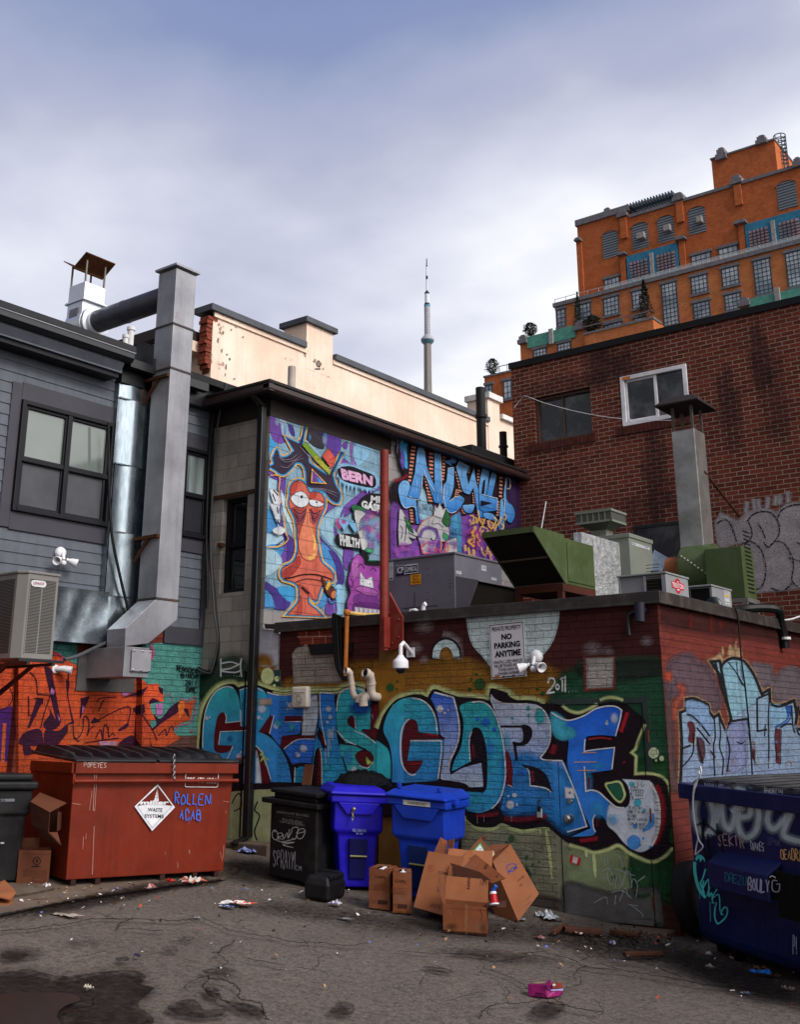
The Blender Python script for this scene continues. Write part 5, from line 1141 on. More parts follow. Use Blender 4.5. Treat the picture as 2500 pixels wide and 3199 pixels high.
for x_ in(c0.x+.01,c1.x-.05):
 for y_ in(Yg+.26,Yg+.2+wy):mb.box(x_,y_,c1.z-.05,x_+.04,y_+.03,cap_z)
mb.build('cap_leg',mat('cap leg','5b5450',.6,.4),FL,each=True)
mb=MB();cx_,cy_=(c0.x+c1.x)/2,Yg+.25+wy/2;mb.loft([rc(cx_-wx*.95,cy_-wy*.95,cx_+wx*.95,cy_+wy*.95,cap_z-.02),rc(cx_-wx*.95,cy_-wy*.95,cx_+wx*.95,cy_+wy*.95,cap_z),rc(cx_-wx*.6,cy_-wy*.6,cx_+wx*.6,cy_+wy*.6,cap_z+.12)]);mb.build('rain_cap',mat('sooty cap','221b19',.8),FL)
s0=PY(2208,1462,Yg+.3);s1=PY(2311,1612,YB-.02);mb=MB();mb.tube([V((c1.x,Yg+.3+wy/2,s0.z)),s1],.022,6);mb.build('stay_bar',RUST,FL)
# thin whip aerial, small white vents and cables on the roof
a=PY(1692,1653,12.4);b=PY(1707,1566,12.4);mb=MB();mb.tube([a-V((0,0,.4)),a,b],.007,6);mb.build('whip_aerial',WHP,label='thin white whip aerial behind the olive intake box',category='aerial')
def gpipe(px_,pts,Y,r,lab):
 mb=MB();P=[PY(x,y,Y)for x,y in pts];P[0].z=RZ;mb.tube(P,r,12);mb.build('vent_pipe',WHP,smooth=True,label=lab,category='pipe',group='small white vent pipes on the low roof')
gpipe(0,((1322,1930),(1323,1898),(1326,1888),(1330,1886)),11.2,.028,'upright white hooked pipe in front of the grey air handler');gpipe(0,((1280,1915),(1285,1905),(1298,1906),(1306,1912)),11.2,.025,'low bent white pipe left of the upright hooked one')
P0=[PX(x,y,XR+.06)for x,y in((2340,1920),(2395,1898),(2425,1903),(2440,1940),(2450,1985),(2455,2025))]
for q in P0[:2]:q.x-=.3
cable(P0,.055,'thick black hose hanging over the parapet of the red wall',cat='hose')
mb=MB();q=PX(2458,1998,XR+.09);mb.lathe([(.058,0),(.058,.03)],q,(0,0,1),12);mb.build('hose_clamp',WHP,label='white clamp ring round the thick black hanging hose',category='clamp')
cable([PX(x,y,XR-.25)for x,y in((2390,1902),(2412,1897),(2435,1902))],.03,'white pipe end lying on top of the black hose',WHP,'pipe')
cable([PX(x,y,XR+.075)for x,y in((2298,1900),(2308,1940),(2318,2060),(2330,2150),(2345,2300),(2352,2420))],.010,'long thin black cable hanging down the red brick side wall')
cable([PX(x,y,XR-.3)for x,y in((2445,1938),(2475,1934),(2500,1926),(2530,1922))],.012,'thin white cable on the parapet at the right edge',WHP)
cable([PY(x,y,YB-.04-.5*(0 if x<1650 else 1))for x,y in((1606,1275),(1635,1240),(1652,1240),(1700,1258),(1800,1285),(1900,1303),(2000,1312),(2110,1313))],.0045,'white cable swagged across the dark brick wall between its windows',WHP)
# vent stacks rising behind the mural roof
BKS=mat('black stack','121114',.6,bump=.05)
for(x,y0,y1),r,X_,lab in(((1501,1212,1412),.1,XM-1.6,'taller black vent stack in front of the cream wall'),((1572,1350,1452),.075,XM-.8,'shorter black vent stack next to the dark brick corner'),((912,1146,1200),.07,XM-2.2,'grey pipe stub against the cream wall left of the chimney')):
 a,b=PX(x,y0,X_),PX(x,y1,X_);mb=MB();mb.tube([(a.x,a.y,min(b.z,6.2)),(a.x,a.y,a.z)],r,14)
 if y0>1150:mb.tube([(a.x,a.y,a.z-(a.z-b.z)*.47),(a.x,a.y,a.z-(a.z-b.z)*.42)],r*1.3,14)
 mb.build('vent_stack',BKS if y0>1150 else mat('pale grey stack','9c918a',.6),smooth=True,label=lab,category='vent pipe')
a,b=PX(1440,1392,XM-.5),PX(1590,1450,XM-.5);mb=MB();mb.box(XM-1.6,a.y,6.3,XM-.25,b.y,PX(1445,1395,XM-.5).z);mb.build('roof_hatch',RF,label='low black roof hatch behind the brown gutter near the dark brick corner',category='hatch',bev=.02)

# ------------------------------------------------------------------ fittings on the painted front wall
RDP=mat('red painted steel','6e241c',.5,var=.2,bump=.06,rust=(.68,5),dirt=.15)
q=PY(1200,1900,YF-.13);zt1_,zb1_=PY(1200,1407,YF-.13).z,PY(1200,2032,YF-.13).z
SP=thing('standpipe','tall red steel post with a riveted gusset rising past the parapet','pipe',(q.x,YF-.1,zb1_))
mb=MB();mb.tube([(q.x,YF-.13,zb1_),(q.x,YF-.13,zt1_)],.053,20);mb.tube([(q.x,YF-.13,zt1_-.42),(q.x,YF-.13,zt1_-.38)],.056,20);mb.build('post',RDP,SP,smooth=True)
g=[PY(x,y,YF-.08)for x,y in((1216,1850),(1250,1915),(1258,1925),(1258,2022),(1217,2034))]
mb=MB();mb.prism(g,(0,.03,0));mb.box(q.x+.045,YF-.2,g[3].z,q.x+.06,YF-.081,g[2].z);mb.build('gusset',RDP,SP,bev=.004)
mb=MB()
for x,y in((1245,1935),(1245,1990),(1226,2010)):mb.ball(PY(x,y,YF-.085),.014)
mb.build('bolt',RDP,SP,each=True)
ORP=mat('orange painted pipe','a8612a',.55,var=.25,vs=8,bump=.05,rust=(.62,6))
GP=thing('gas_pipe','peeling orange gas pipe bending over the parapet beside the black hoses','pipe',PY(1079,2115,YF-.1))
mb=MB();mb.tube([PY(x,y,YF-.1)for x,y in((1079,2112),(1080,2092),(1083,1990),(1084,1925))],.027,12);mb.build('riser',ORP,GP,smooth=True)
mb=MB();mb.ball(PY(1084,1914,YF-.1),.045);mb.build('elbow',ORP,GP,smooth=True)
a=PY(1084,1914,YF-.1);mb=MB();mb.tube([a,V((a.x+.02,YF+.25,a.z)),V((a.x+.62,YF+.45,a.z-.02))],.024,12);mb.build('roof_run',mat('yellowed pipe','b89a58',.5),GP,smooth=True)
for k in range(5):cable([PY(x+k*5,y+k*2,YF-.09-.012*(k%3))for x,y in((1046,1918),(1042,1925),(1043,1960),(1046,2020),(1052,2080),(1066,2110),(1074,2122))],.022 if k<2 else.012,'one of several black hoses bundled beside the orange gas pipe',cat='hose',group='black hose bundle on the painted wall')
a,b=PY(973,2014,YF-.03),PY(1100,2038,YF-.03);mb=MB();mb.box(a.x,YF-.06,b.z,b.x,YF,a.z);mb.build('timber_bar',BLT,label='short black timber bar fixed to the wall under the parapet',category='bar',bev=.006)
PVC=mat('cream plastic pipe','c2b4a6',.4,var=.1,vs=6,bump=0)
Z6=lambda x,y:(600+.41008*x,1850+.41008*y)
def pvc(pts,r,lab,mouth_dir):
 P=[PY(*Z6(x,y),YF-dd)for x,y,dd in pts];out=[]
 for i in range(len(P)-1):
  a_,b_,c_,d_=P[max(i-1,0)],P[i],P[i+1],P[min(i+2,len(P)-1)]
  for j in range(6):
   t=j/6;out.append(.5*(2*b_+(c_-a_)*t+(2*a_-5*b_+4*c_-d_)*t*t+(3*b_-a_-3*c_+d_)*t**3))
 out.append(P[-1]);t_=thing('vent_pipe',lab,'pipe',P[-1],'cream vent pipes on the painted wall');mb=MB();mb.tube(out,r,16,cap=False);mb.tube(out,r*.85,16,cap=False);mb.build('pipe',PVC,t_,smooth=True)
 mb=MB()
 for k in(6,12):
  if k+1<len(out):mb.tube([out[k],out[k]+(out[k+1]-out[k])*.9],r*1.14,16)
 d_=(out[0]-out[1]).normalized();mb.tube([out[0],out[0]-d_*.05],r*1.14,16,cap=False);mb.build('collar',PVC,t_,smooth=True)
 mb=MB();mb.lathe([(r*.84,0),(r*.1,.002)],out[0]-d_*.02,d_,16);mb.build('dark_mouth',GAP,t_)
pvc(((1168,597,.26),(1200,612,.2),(1215,690,.15),(1228,770,.12),(1255,805,.10),(1300,820,.0)),.036,'narrow cream vent pipe curving up with its mouth to the left',None)
pvc(((1316,614,.30),(1352,632,.22),(1366,690,.17),(1366,750,.15),(1382,790,.12),(1420,800,.0)),.05,'wide cream vent pipe curving up with its mouth to the left',None)
pvc(((1307,868,.19),(1308,830,.19),(1330,795,.17),(1362,790,.12),(1390,800,.02)),.045,'short cream elbow pipe with its mouth pointing down',None)
pvc(((1268,838,.14),(1274,806,.14),(1300,786,.12),(1330,792,.02)),.034,'small cream elbow pipe tucked left of the downward elbow',None)
a,b=PY(*Z6(793,735),YF),PY(*Z6(910,880),YF)
VH=thing('wall_vent','cream plastic wall vent with a round grille above the letters','vent',((a.x+b.x)/2,YF,b.z));mb=MB();mb.box(a.x,YF-.09,b.z,b.x,YF,a.z+.02);mb.build('cover',mat('cream plastic','b5aea4',.45,bump=0),VH,bev=.025,seg=3)
mb=MB();cc=V(((a.x+b.x)/2,YF-.092,b.z+(a.z-b.z)*.45));mb.lathe([(.062,0),(.062,.004)],cc,(0,-1,0),24);gr_=mb.build('grille',GAP,VH);mb=MB()
for r in(.02,.04,.058):mb.tube([cc+V((r*cos(t),-.006,r*sin(t)))for t in[2*pi*i/20 for i in range(21)]],.0035,6)
for k in range(4):t=pi*k/4;mb.tube([cc+V((.06*cos(t),-.006,.06*sin(t))),cc-V((.06*cos(t),.006,.06*sin(t)))],.003,5)
mb.box(cc.x-.085,YF-.1,a.z-.05,cc.x+.085,YF-.088,a.z-.04);mb.build('grille_bars',mat('cream plastic','b5aea4',.45,bump=0),gr_)
# dome camera
DC=thing('security_camera','white dome security camera on a curved arm right of the red post','camera',PY(*Z6(1590,600),YF-.25))
mb=MB();a,b=PY(*Z6(1640,425),YF),PY(*Z6(1700,495),YF);mb.box(a.x,YF-.02,b.z,b.x,YF,a.z);mb.build('wall_plate',WHP,DC,bev=.004)
mb=MB();q1=PY(*Z6(1672,462),YF-.02);q2=PY(*Z6(1590,520),YF-.3);
mb.tube([q1,q1+(V((q2.x,q2.y,q1.z))-q1)*.35+V((0,0,.05)),q1+(V((q2.x,q2.y,q1.z))-q1)*.75+V((0,0,.10)),V((q2.x,q2.y,q1.z+.06)),V((q2.x,q2.y,q1.z-.02)),q2],.024,14);mb.build('arm',WHP,DC,smooth=True)
mb=MB();mb.lathe([(.03,.06),(.05,.03),(.085,.0),(.09,-.02),(.09,-.085),(.075,-.095)],q2,(0,0,1),24);mb.build('housing',WHP,DC,smooth=True);mb=MB();mb.ball(q2-V((0,0,.09)),.06,18);mb.build('dome',mat('smoked dome','09090b',.08,bump=0,spec=.8),DC,smooth=True)
# sign
c4=[PY(*q,YF-.022)for q in((1528,1951),(1636.5,1939.6),(1645.5,2112),(1536,2122.6))]
SG=thing('parking_sign','white private property no parking anytime sign with black lettering','sign',c4[3]);mb=MB();mb.prism(c4,(0,.008,0));mb.build('plate',mat('sign white','c3c1c6',.4,var=.08,bump=0,dirt=.12),SG)
S=Paint(lambda x,y,l:(c4[3]*(1-x)+c4[2]*x)*(1-y)+(c4[0]*(1-x)+c4[1]*x)*y+V((0,-l,0)),d=.0003,base=.001);K_='121214'
S.stroke('.03,.02* .97,.02* .97,.98* .03,.98*',.012,K_,closed=True)
for s_,y1,y0,x0,x1,b_ in(('PRIVATE PROPERTY',.93,.85,.08,.92,.02),('NO',.79,.68,.35,.65,.05),('PARKING',.64,.53,.13,.87,.045),('ANYTIME',.49,.375,.14,.88,.045),('UNAUTHORIZED VEHICLES',.315,.26,.09,.91,.016),('WILL BE TAGGED AND/OR',.245,.19,.1,.9,.016),('TOWED AWAY AT',.172,.118,.22,.78,.016),('OWNERS EXPENSE',.10,.05,.2,.8,.016)):S.txt(s_,'%f,%f %f,%f %f,%f %f,%f'%(x0,y1+.01,x1,y1+.01,x1,y0+.01,x0,y0+.01),K_,b_)
S.poly([(.36,.032),(.36,.022),(.64,.022),(.64,.032)],K_);S.poly([(.30,.027),(.38,.05),(.38,.004)],K_);S.poly([(.70,.027),(.62,.05),(.62,.004)],K_);S.blob(.16,.04,.13,.045,'b0691f',.9,.3);S.blob(.42,.30,.1,.03,'b9b7bc',1,.6)
S.done('lettering',SMO,SG)
mb=MB()
for u,v in((.05,.96),(.95,.97),(.06,.04),(.95,.05)):mb.lathe([(.008,0),(.005,.004)],(c4[3]*(1-u)+c4[2]*u)*(1-v)+(c4[0]*(1-u)+c4[1]*u)*v,(0,-1,0),8)
mb.build('screw',STEEL,SG,each=True)
floodlight(PY(1680,2052,YF),'white twin floodlight beside the parking sign',V((0,-1,0)))
# black wall lamp with conduit
q=PY(2016,1905,YF);WLp=thing('wall_lamp','dark cylinder wall lamp with bent black conduit near the roof corner','light',q);NVY=mat('dark navy enamel','23222f',.45,bump=.02)
mb=MB();mb.tube([q,q+V((0,-.1,.0))],.035,12);mb.tube([q+V((0,-.12,.06)),q+V((-.005,-.13,-.13))],.052,18);mb.build('lamp_body',NVY,WLp,smooth=True)
mb=MB();mb.tube([PY(x,y,YF-.03)for x,y in((2010,1908),(1980,1912),(1967,1918),(1963,1930),(1963,1950),(1967,1985))],.022,10);mb.build('conduit',BLK,WLp,smooth=True)
# lock box hanging beside the door
q=PY(1688,2545,YF-.03);LB=thing('lock_box','small grey key lock box hanging from a shackle on the blue letters','lock',q);mb=MB();mb.obox(q+V((-.03,-.02,-.03)),(.06,0,0),(0,.03,0),(0,0,.09));mb.build('case',mat('lock grey','8d8f90',.5),LB,bev=.008);mb=MB();mb.tube([q+V((-.012,0,.06)),q+V((-.014,0,.12)),q+V((0,0,.15)),q+V((.014,0,.13))],.007,8);mb.obox(q+V((-.022,-.022,.03)),(.044,0,0),(0,.02,0),(0,0,.05));mb.build('shackle',BLK,LB)
# ------------------------------------------------------------------ things standing on the ground
class Fr:
 """ground frame: A = near left corner, u to the right, v away from the eye"""
 def __init__(s,a,b,dz=0.):
  s.A=G(*a)if len(a)==2 else V(a);B=G(*b)if len(b)==2 else V(b);d=V((B.x-s.A.x,B.y-s.A.y,0));s.L=d.length;s.u=d.normalized();s.v=V((-s.u.y,s.u.x,0));s.dzu=(B.z-s.A.z)/s.L;s.A=s.A+V((0,0,dz))
  s.n=-s.v
 def P(s,a,b,c):return s.A+s.u*a+s.v*b+V((0,0,c+s.dzu*a))
 def fn(s,off=0.):
  P0=s.A-s.v*off;N=s.u.cross(V((0,0,1)))
  def f(x,y,l):
   d=ray(x,y);t=N.dot(P0-OEYE)/N.dot(d);p_=OEYE+d*t;return p_+(N if N.dot(OEYE-p_)>0 else-N)*l
  return f
 def box(s,mb,a0,b0,c0,a1,b1,c1,mi=0):
  return mb.obox(s.P(a0,b0,c0),s.P(a1,b0,c0)-s.P(a0,b0,c0),s.v*(b1-b0),V((0,0,c1-c0)),mi)
 def prismu(s,mb,prof,a0,a1,mi=0):return mb.prism([s.P(a0,b,c)for b,c in prof],s.P(a1,0,0)-s.P(a0,0,0),mi)
# red dumpster
F=Fr((203,2774),(695,2743));D=thing('dumpster','rust red waste dumpster with a ribbed black lid and white diamond emblem','dumpster',F.A)
REDP=mat('rust red dumpster paint','641b05',.5,var=.22,vs=2.2,bump=.35,bs=3.5,streak=.35,dirt=.04,rust=(.70,4));BPL=mat('black ribbed plastic','121116',.45,var=.2,bump=.04,dirt=.12)
L=F.L;h=zat(F.A,2388)-F.A.z;lo,hi=.3,2.2
for _ in range(40):
 dd=(lo+hi)/2
 if pj(F.P(0,dd,h))[0]>108:lo=dd
 else:hi=dd
dd=min(lo,1.35)
mb=MB();pr=[(0,.07),(-.03,h-.02),(dd,h+.0),(dd+.12,h-.22),(dd+.12,.07)];rings=[]
for a,k in((0,0),(L,1)):rings.append([F.P(a+((c/h)*.07 if k else-(c/h)*.02),b,c)for b,c in pr])
mb.loft(rings);mb.build('body',REDP,D,bev=.008)
mb=MB();F.box(mb,-.02,-.075,h-.085,L+.10,-.032,h+.02);F.box(mb,-.05,-.05,h-.085,-.022,dd,h+.02);F.box(mb,L+.072,-.03,h-.085,L+.10,dd,h+.02);mb.build('top_rail',REDP,D,bev=.006)
zr_=zat(F.A,2440)-F.A.z;mb=MB();mb.tube([F.P(-.03,-.085,zr_),F.P(L+.09,-.085,zr_)],.02,10);F.box(mb,-.045,-.09,zr_-.02,-.022,-.035,h-.086);mb.build('lift_bar',REDP,D,smooth=True)
mb=MB()
for a in(.05,.30,L*.58,L-.35,L-.1):F.box(mb,a,.0,0,a+.05,dd,.069)
mb.build('skid',mat('dark rusty skid','2a1512',.8),D,each=True)
lid=MB();N=7;hb=h+.12
for k in range(2):
 a0,a1=(-.03,L*.5-.01)if k==0 else(L*.5+.01,L+.1)
 F.prismu(lid,[(-.09,h+.022),(-.085,h+.05),(dd*.5,h+.085),(dd+.05,hb),(dd+.05,hb-.03),(0,h+.022)],a0,a1)
ld=lid.build('lid',BPL,D,bev=.012)
mb=MB()
for i in range(10):
 a=.05+(L-.05)*i/9.;rw=.055
 mb.loft([[F.P(a-rw*k,b,c),F.P(a-rw*k*.4,b,c+hh2),F.P(a+rw*k*.4,b,c+hh2),F.P(a+rw*k,b,c)]for b,c,hh2,k in((.1,h+.052,.002,.4),(.22,h+.06,.05,1.),(dd*.75,h+.095,.085,1.),(dd+.03,hb-.005,.07,1.))])
mb.build('ribs',BPL,ld,smooth=True)
P_=Paint(F.fn(.04),d=.0004,base=.002,e=.75).zoom(0,2020,760);P_.fn=F.fn(.035)
W_='c6c6cc'
P_.fill('1105,965* 1226,1128* 1065,1294* 942,1122*',W_,sm=False);P_.fill('1105,980* 1213,1118* 1170,1114* 1090,1104* 1020,1110* 956,1118*','5e1d12',sm=False)
P_.stroke('1105,972* 1219,1128* 1066,1286* 950,1122*',5,W_,closed=True,sm=False);P_.stroke('1104,995* 1204,1120* 1066,1272* 962,1122*',2,'2a2a30',closed=True,sm=False)
P_.fill('1102,992* 1112,1085* 1078,1085*',W_,sm=False)
for y in(1020,1040,1060):P_.stroke('1084,%d 1118,%d'%(y,y),2.5,'5e1d12',sm=False)
P_.stroke('1101,1000 1096,1085',2.5,'5e1d12',sm=False)
P_.txt('miller','985,1080 1185,1078 1180,1110 980,1108',W_,.05);P_.txt('WASTE','1036,1130 1138,1134 1134,1160 1034,1156','1c1c22',.01);P_.txt('SYSTEMS','1012,1175 1146,1178 1144,1204 1010,1200','1c1c22',.01)
P_.stroke('1305,888 1522,890 1530,896 1524,980 1518,986 1302,984 1296,978 1300,892',4,W_,closed=True,sm=False);P_.txt('905 475 6356','1310,916 1517,922 1514,962 1308,956',W_,.01)
P_.fn=F.fn(.0756);P_.hand('POPEYES','585,812 748,815 745,848 583,845','b09a96',3);P_.fn=F.fn(.03)
P_.hand('ROLLEN','1222,1032 1480,1040 1475,1108 1218,1102','2a5fb8',7,jit=.1);P_.hand('ACAB','1256,1145 1412,1150 1408,1218 1252,1208','2a5fb8',7,jit=.1)
for s_ in('1268,1080 1269,1120','1375,1100 1376,1135','1320,1215 1321,1242','1296,1208 1297,1228','1480,1040 1478,1105'):P_.stroke(s_,2.5,'2a5fb8',.8,sm=False)
for s_,w_ in(('660,870 655,1000 648,1150',3),('672,880 668,1010 658,1155',2.5),('655,1260 648,1450 642,1600',2.5),('640,1010 622,1150',2),('580,1330 575,1420',2),('600,1310 596,1350',2),('1540,1440 1555,1500',2),('1240,1510 1243,1550',2),('500,1100 560,1107',3),('1560,1085 1600,1088',2),('1565,1390 1560,1480',2),('1150,1435 1155,1460',2),('1320,1425 1325,1450',3),('1580,1150 1576,1170',2)):P_.stroke(s_,w_,'a9938c',.7)
P_.done('markings',SMO,D)
mb=MB();q0=F.P(0,-.1,0);pts=[F.fn(.1)(543,y,0)for y in range(2362,2436,9)]
for i,q in enumerate(pts):mb.tube([q+((F.u if i%2 else F.v)*.012*cos(t))+V((0,0,.021*sin(t)))for t in[2*pi*k/10 for k in range(11)]],.0045,6)
mb.build('chain',STEEL,smooth=True,label='short steel chain hanging over the front edge of the red dumpster lid',category='chain')
# blue dumpster
F=Fr((2191,2966),(2498,3084));D=thing('dumpster','dark blue dumpster covered in white tags at the right edge','dumpster',F.A)
NAV=mat('navy dumpster paint','101a4a',.42,var=.3,vs=1.8,bump=.35,bs=3.5,streak=.3,dirt=.06,rust=(.72,4));L=F.L+1.1;h=zat(F.A,2455)-F.A.z;F.dzu=-.02
mb=MB();mb.loft([[F.P(a,b,c)for b,c in((.10,.05),(.02,.10),(0,.16),(-.02,h),(1.25,h),(1.25,.05))]for a in(0,L)]);mb.build('body',NAV,D,bev=.015)
mb=MB();F.box(mb,-.09,-.06,h-.11,L,-.021,h+.02);F.box(mb,-.09,-.02,h-.11,-.002,1.25,h+.02);mb.build('top_rail',NAV,D,bev=.008)
mb=MB();F.prismu(mb,[(-.01,h+.022),(.02,h+.055),(.55,h+.075),(1.25,h+.09),(1.25,h+.022)],.06,L);ld=mb.build('lid',BPL,D,bev=.02);mb=MB()
for i in range(9):
 a=.12+i*.26;mb.loft([[F.P(a-.04,b,c),F.P(a-.03,b,c+hh2),F.P(a+.05,b,c+hh2),F.P(a+.06,b,c)]for b,c,hh2 in((.03,h+.062,.003),(.15,h+.06,.014),(.5,h+.073,.016),(1.2,h+.088,.016))])
mb.build('ribs',BPL,ld,smooth=True)
ZB=lambda x,y:(1880+.36577*x,2400+.36577*y);fN=F.fn(.0)
def fl(x,y):p_=fN(*ZB(x,y),0)-F.A;return p_.dot(F.u),p_.z-F.dzu*p_.dot(F.u)
a0,c1=fl(1045,850);c0=fl(1050,1000)[1];a1=fl(1570,1000)[0];ct=fl(1130,715)[1]
c1=(c1+ct)/2-.02;c0=c1-.20
mb=MB();F.prismu(mb,[(-.002,c1+.10),(-.16,c1),(-.16,c0),(-.002,c0)],a0,a1);mb.build('fork_pocket',NAV,D,bev=.01);mb=MB();F.prismu(mb,[(-.012,c1+.07),(-.145,c1-.01),(-.145,c0+.02),(-.012,c0+.02)],a1+.001,a1+.004);F.prismu(mb,[(-.15,c1+.05),(-.165,c1+.05),(-.165,c0-.08),(-.15,c0-.08)],a1+.12,a1+.5);mb.build('pocket_opening',GAP,D)
mb=MB();mb.tube([F.P(.35,.12,.025),F.P(.42,.12,.025)],.05,12);F.box(mb,.1,.1,0,.2,1.2,.06);F.box(mb,L*.6,.1,-.05,L*.6+.1,1.2,.06);mb.build('skids',GAP,D)
P_=Paint(F.fn(.026),d=.0004,base=.002,e=.5);P_.z=(1880,2400,.36577)
TW='8790a8'
for s_ in('900,250 870,205 830,240 800,330 800,420 840,530 900,560 950,500 960,380 930,260 890,205','940,560 990,450 1020,200 1040,440 1090,520 1130,470 1180,260 1160,180 1230,200','1180,260 1170,480 1230,590 1320,540 1350,400 1320,300 1250,280 1170,330 1120,380','1180,420 1270,400 1280,280 1350,250 1450,230 1480,270 1430,380 1430,470 1480,520 1560,450 1620,390 1560,560 1640,610 1720,625'):P_.stroke(s_,40,'a4adc4',.8);P_.stroke(s_,54,'a4adc4',.5,soft=True)
P_.hand('DEADRA','1535,700 1720,690 1725,790 1540,770','b98a4c',7,jit=.1);P_.hand('SEKTR','1000,560 1225,590 1240,680 1000,650','7f6a6c',9,jit=.1);P_.hand('NOMISEHH','890,122 1120,158 1118,192 888,165','8f92a8',4);P_.hand('BAERTIN','1400,170 1562,180 1560,215 1398,205','a7a9bd',4,jit=.12)
P_.hand('SNIRO','680,105 825,130 822,160 678,140','6a6e88',3);P_.hand('MC','1268,150 1315,160 1312,190 1266,180','6a6e88',3);P_.hand('WEATHER','1518,245 1700,265 1700,300 1516,290','3a3d66',4);P_.hand('SNIKES','1280,620 1405,640 1400,705 1280,690','a2a6bd',3.5,jit=.16);P_.hand('SPNK','1430,590 1555,610 1550,668 1428,650','4a4c6a',4,jit=.1);P_.hand('RAND','1160,285 1250,275 1240,370 1160,350','a7abc0',3.5,jit=.14)
for s_ in('820,490 880,470 880,560 890,680 920,800','900,470 960,520 1010,560 1040,555','890,430 875,520 880,600','1000,470 1005,560','920,560 950,800 980,960','1040,600 1060,800'):P_.stroke(s_,16,'08080f',.85,soft=True)
P_.fill('820,760 850,735 890,760 900,800 880,775 860,800 845,770 825,790','3fa7a4');TQ='3fa7a4'
for s_,w_ in(('812,800 815,900 850,1030 905,1105',26),('905,860 880,940 860,980',12),('860,980 890,1060 880,1090',16),('890,960 885,1020 930,950 935,1090 960,1060',11),('970,950 920,1080 960,1070 965,1150',9),('1025,1000 960,1110 1020,1080 1030,1220',9),('960,1150 1000,1150 990,1180',7),('990,1180 985,1260 1000,1310 1020,1325 1080,1270 1095,1210 1075,1185 1050,1210 1040,1240 1060,1250',13),('945,1140 950,1310',4),('855,1040 856,1115',4)):P_.stroke(s_,w_,TQ,.95)
P_.hand('P!','1655,1440 1700,1440 1700,1590 1655,1590','9a9db0',5,jit=.1)
for _ in range(40):P_.blob(R.uniform(1150,1680),R.uniform(1200,1700),R.uniform(2,5),R.uniform(2,6),'7a7c90',.6,1.)
P_.fn=F.fn(.162);P_.hand('BOULY','1285,935 1480,960 1475,1060 1285,1040','7f7f92',11,jit=.1);P_.stroke('1540,960 1500,960 1500,1040 1550,1050 1560,990 1530,990',9,'7f7f92');P_.hand('DREZU','1090,890 1280,930 1280,1000 1090,960','1d5a6a',6,jit=.1);P_.stroke('1475,930 1500,918 1527,935',8,'c4c4d0')
P_.done('graffiti',SMO,D)
fR=F.fn(.075);cable([fR(x,y,.0)for x,y in((2190,2395),(2193,2412),(2187,2428),(2172,2450),(2166,2500),(2172,2570),(2186,2625),(2198,2645),(2180,2665),(2174,2668),(2178,2640),(2182,2615),(2172,2560),(2168,2490),(2180,2440),(2190,2425),(2184,2408),(2190,2395))],.006,'white cord knotted on the corner of the blue dumpster',WHP,'cord')
# tyre leaning behind the blue dumpster
q=PX(2176,2795,XR+.16);mb=MB();ax=V((.98,-.06,.17)).normalized();up=V((0,0,1));sd=up.cross(ax).normalized();up=ax.cross(sd);Rr=.33
q.z=gz(q.x)+.33
rings=[[q+(sd*cos(t)+up*sin(t))*(Rr-.09+r_*.09)+ax*x_*.1 for r_,x_ in((1,-.7),(1,.7),(.6,1),(-.4,.85),(-.6,.4),(-.6,-.4),(-.4,-.85),(.6,-1))]for t in[2*pi*k/40 for k in range(41)]]
TY=thing('tyre','old black tyre leaning in the corner behind the blue dumpster','tyre',q-V((0,0,.33)));mb.loft(rings,cap0=False,cap1=False);mb.build('tread',mat('tyre rubber','111012',.7,bump=.1),TY,smooth=True);mb=MB();mb.lathe([(.05,-.03),(.18,-.03),(.19,.05),(.2,.06)],q,ax,28);mb.build('rim',mat('dull rim','2b2a2e',.5,.5),TY,smooth=True)

# ---- bins
DBN=mat('black bin plastic','0c0b0e',.55,var=.25,bump=.06,dirt=.06);PBL=mat('violet blue bin plastic','1c12a0',.42,var=.15,vs=4,bump=.05,dirt=.05);RBL=mat('royal blue bin plastic','10309a',.42,var=.15,vs=4,bump=.05,dirt=.05)
# square black grease bin
F=Fr((838,2746),(986,2776));h=zat(F.A,2508)-F.A.z;L=F.L;T=thing('waste_bin','square black waste bin with white marker tags and a flat lid','bin',F.A)
mb=MB();F.box(mb,0,0,.03,L,.62,h);mb.build('body',DBN,T,bev=.02);mb=MB();F.box(mb,-.09,-.05,h+.001,L+.05,.68,h+.055);mb.build('rim',DBN,T,bev=.012);mb=MB();F.box(mb,.03,.02,h+.056,L-.03,.6,h+.11);F.box(mb,.0,-.01,h+.111,L+.01,.66,h+.155);mb.build('lid',DBN,T,bev=.012)
P_=Paint(F.fn(.0),d=.0003,base=.001,e=.6);P_.z=(780,2380,.30463)
for b,y0,x0,x1 in(('GREENPLANET BIO-FUELS',500,275,606),('416-752-6767',572,330,542),('1-877-813-NOW1',598,312,560)):P_.txt(b,'%d,%d %d,%d %d,%d %d,%d'%(x0,y0,x1,y0+40,x1,y0+66,x0,y0+24),'6b6766',.01,.8)
P_.txt('TORONTO, ONTARIO','345,546 540,568 540,580 345,558','4c4848',0,.8)
for s_ in('270,720 250,705 232,735 240,780 270,800 290,770 285,730 265,700 240,705','300,800 290,740 330,730 335,760 300,770 340,800','345,740 350,790 385,730 395,780 410,690','400,780 430,720 440,680 480,670 500,690 470,790 440,780','480,730 520,690 560,690 570,720 540,780 500,785 490,740 570,715','280,805 340,820 460,790','330,830 460,825 345,850 450,880'):P_.stroke(s_,7,'8b8786',.9)
P_.hand('SPRAYM','240,920 480,930 470,1095 240,1070','77737a',5,jit=.14);P_.hand('CM','472,1060 540,1075 540,1120 470,1105','77737a',4)
P_.done('markings',SMO,T)
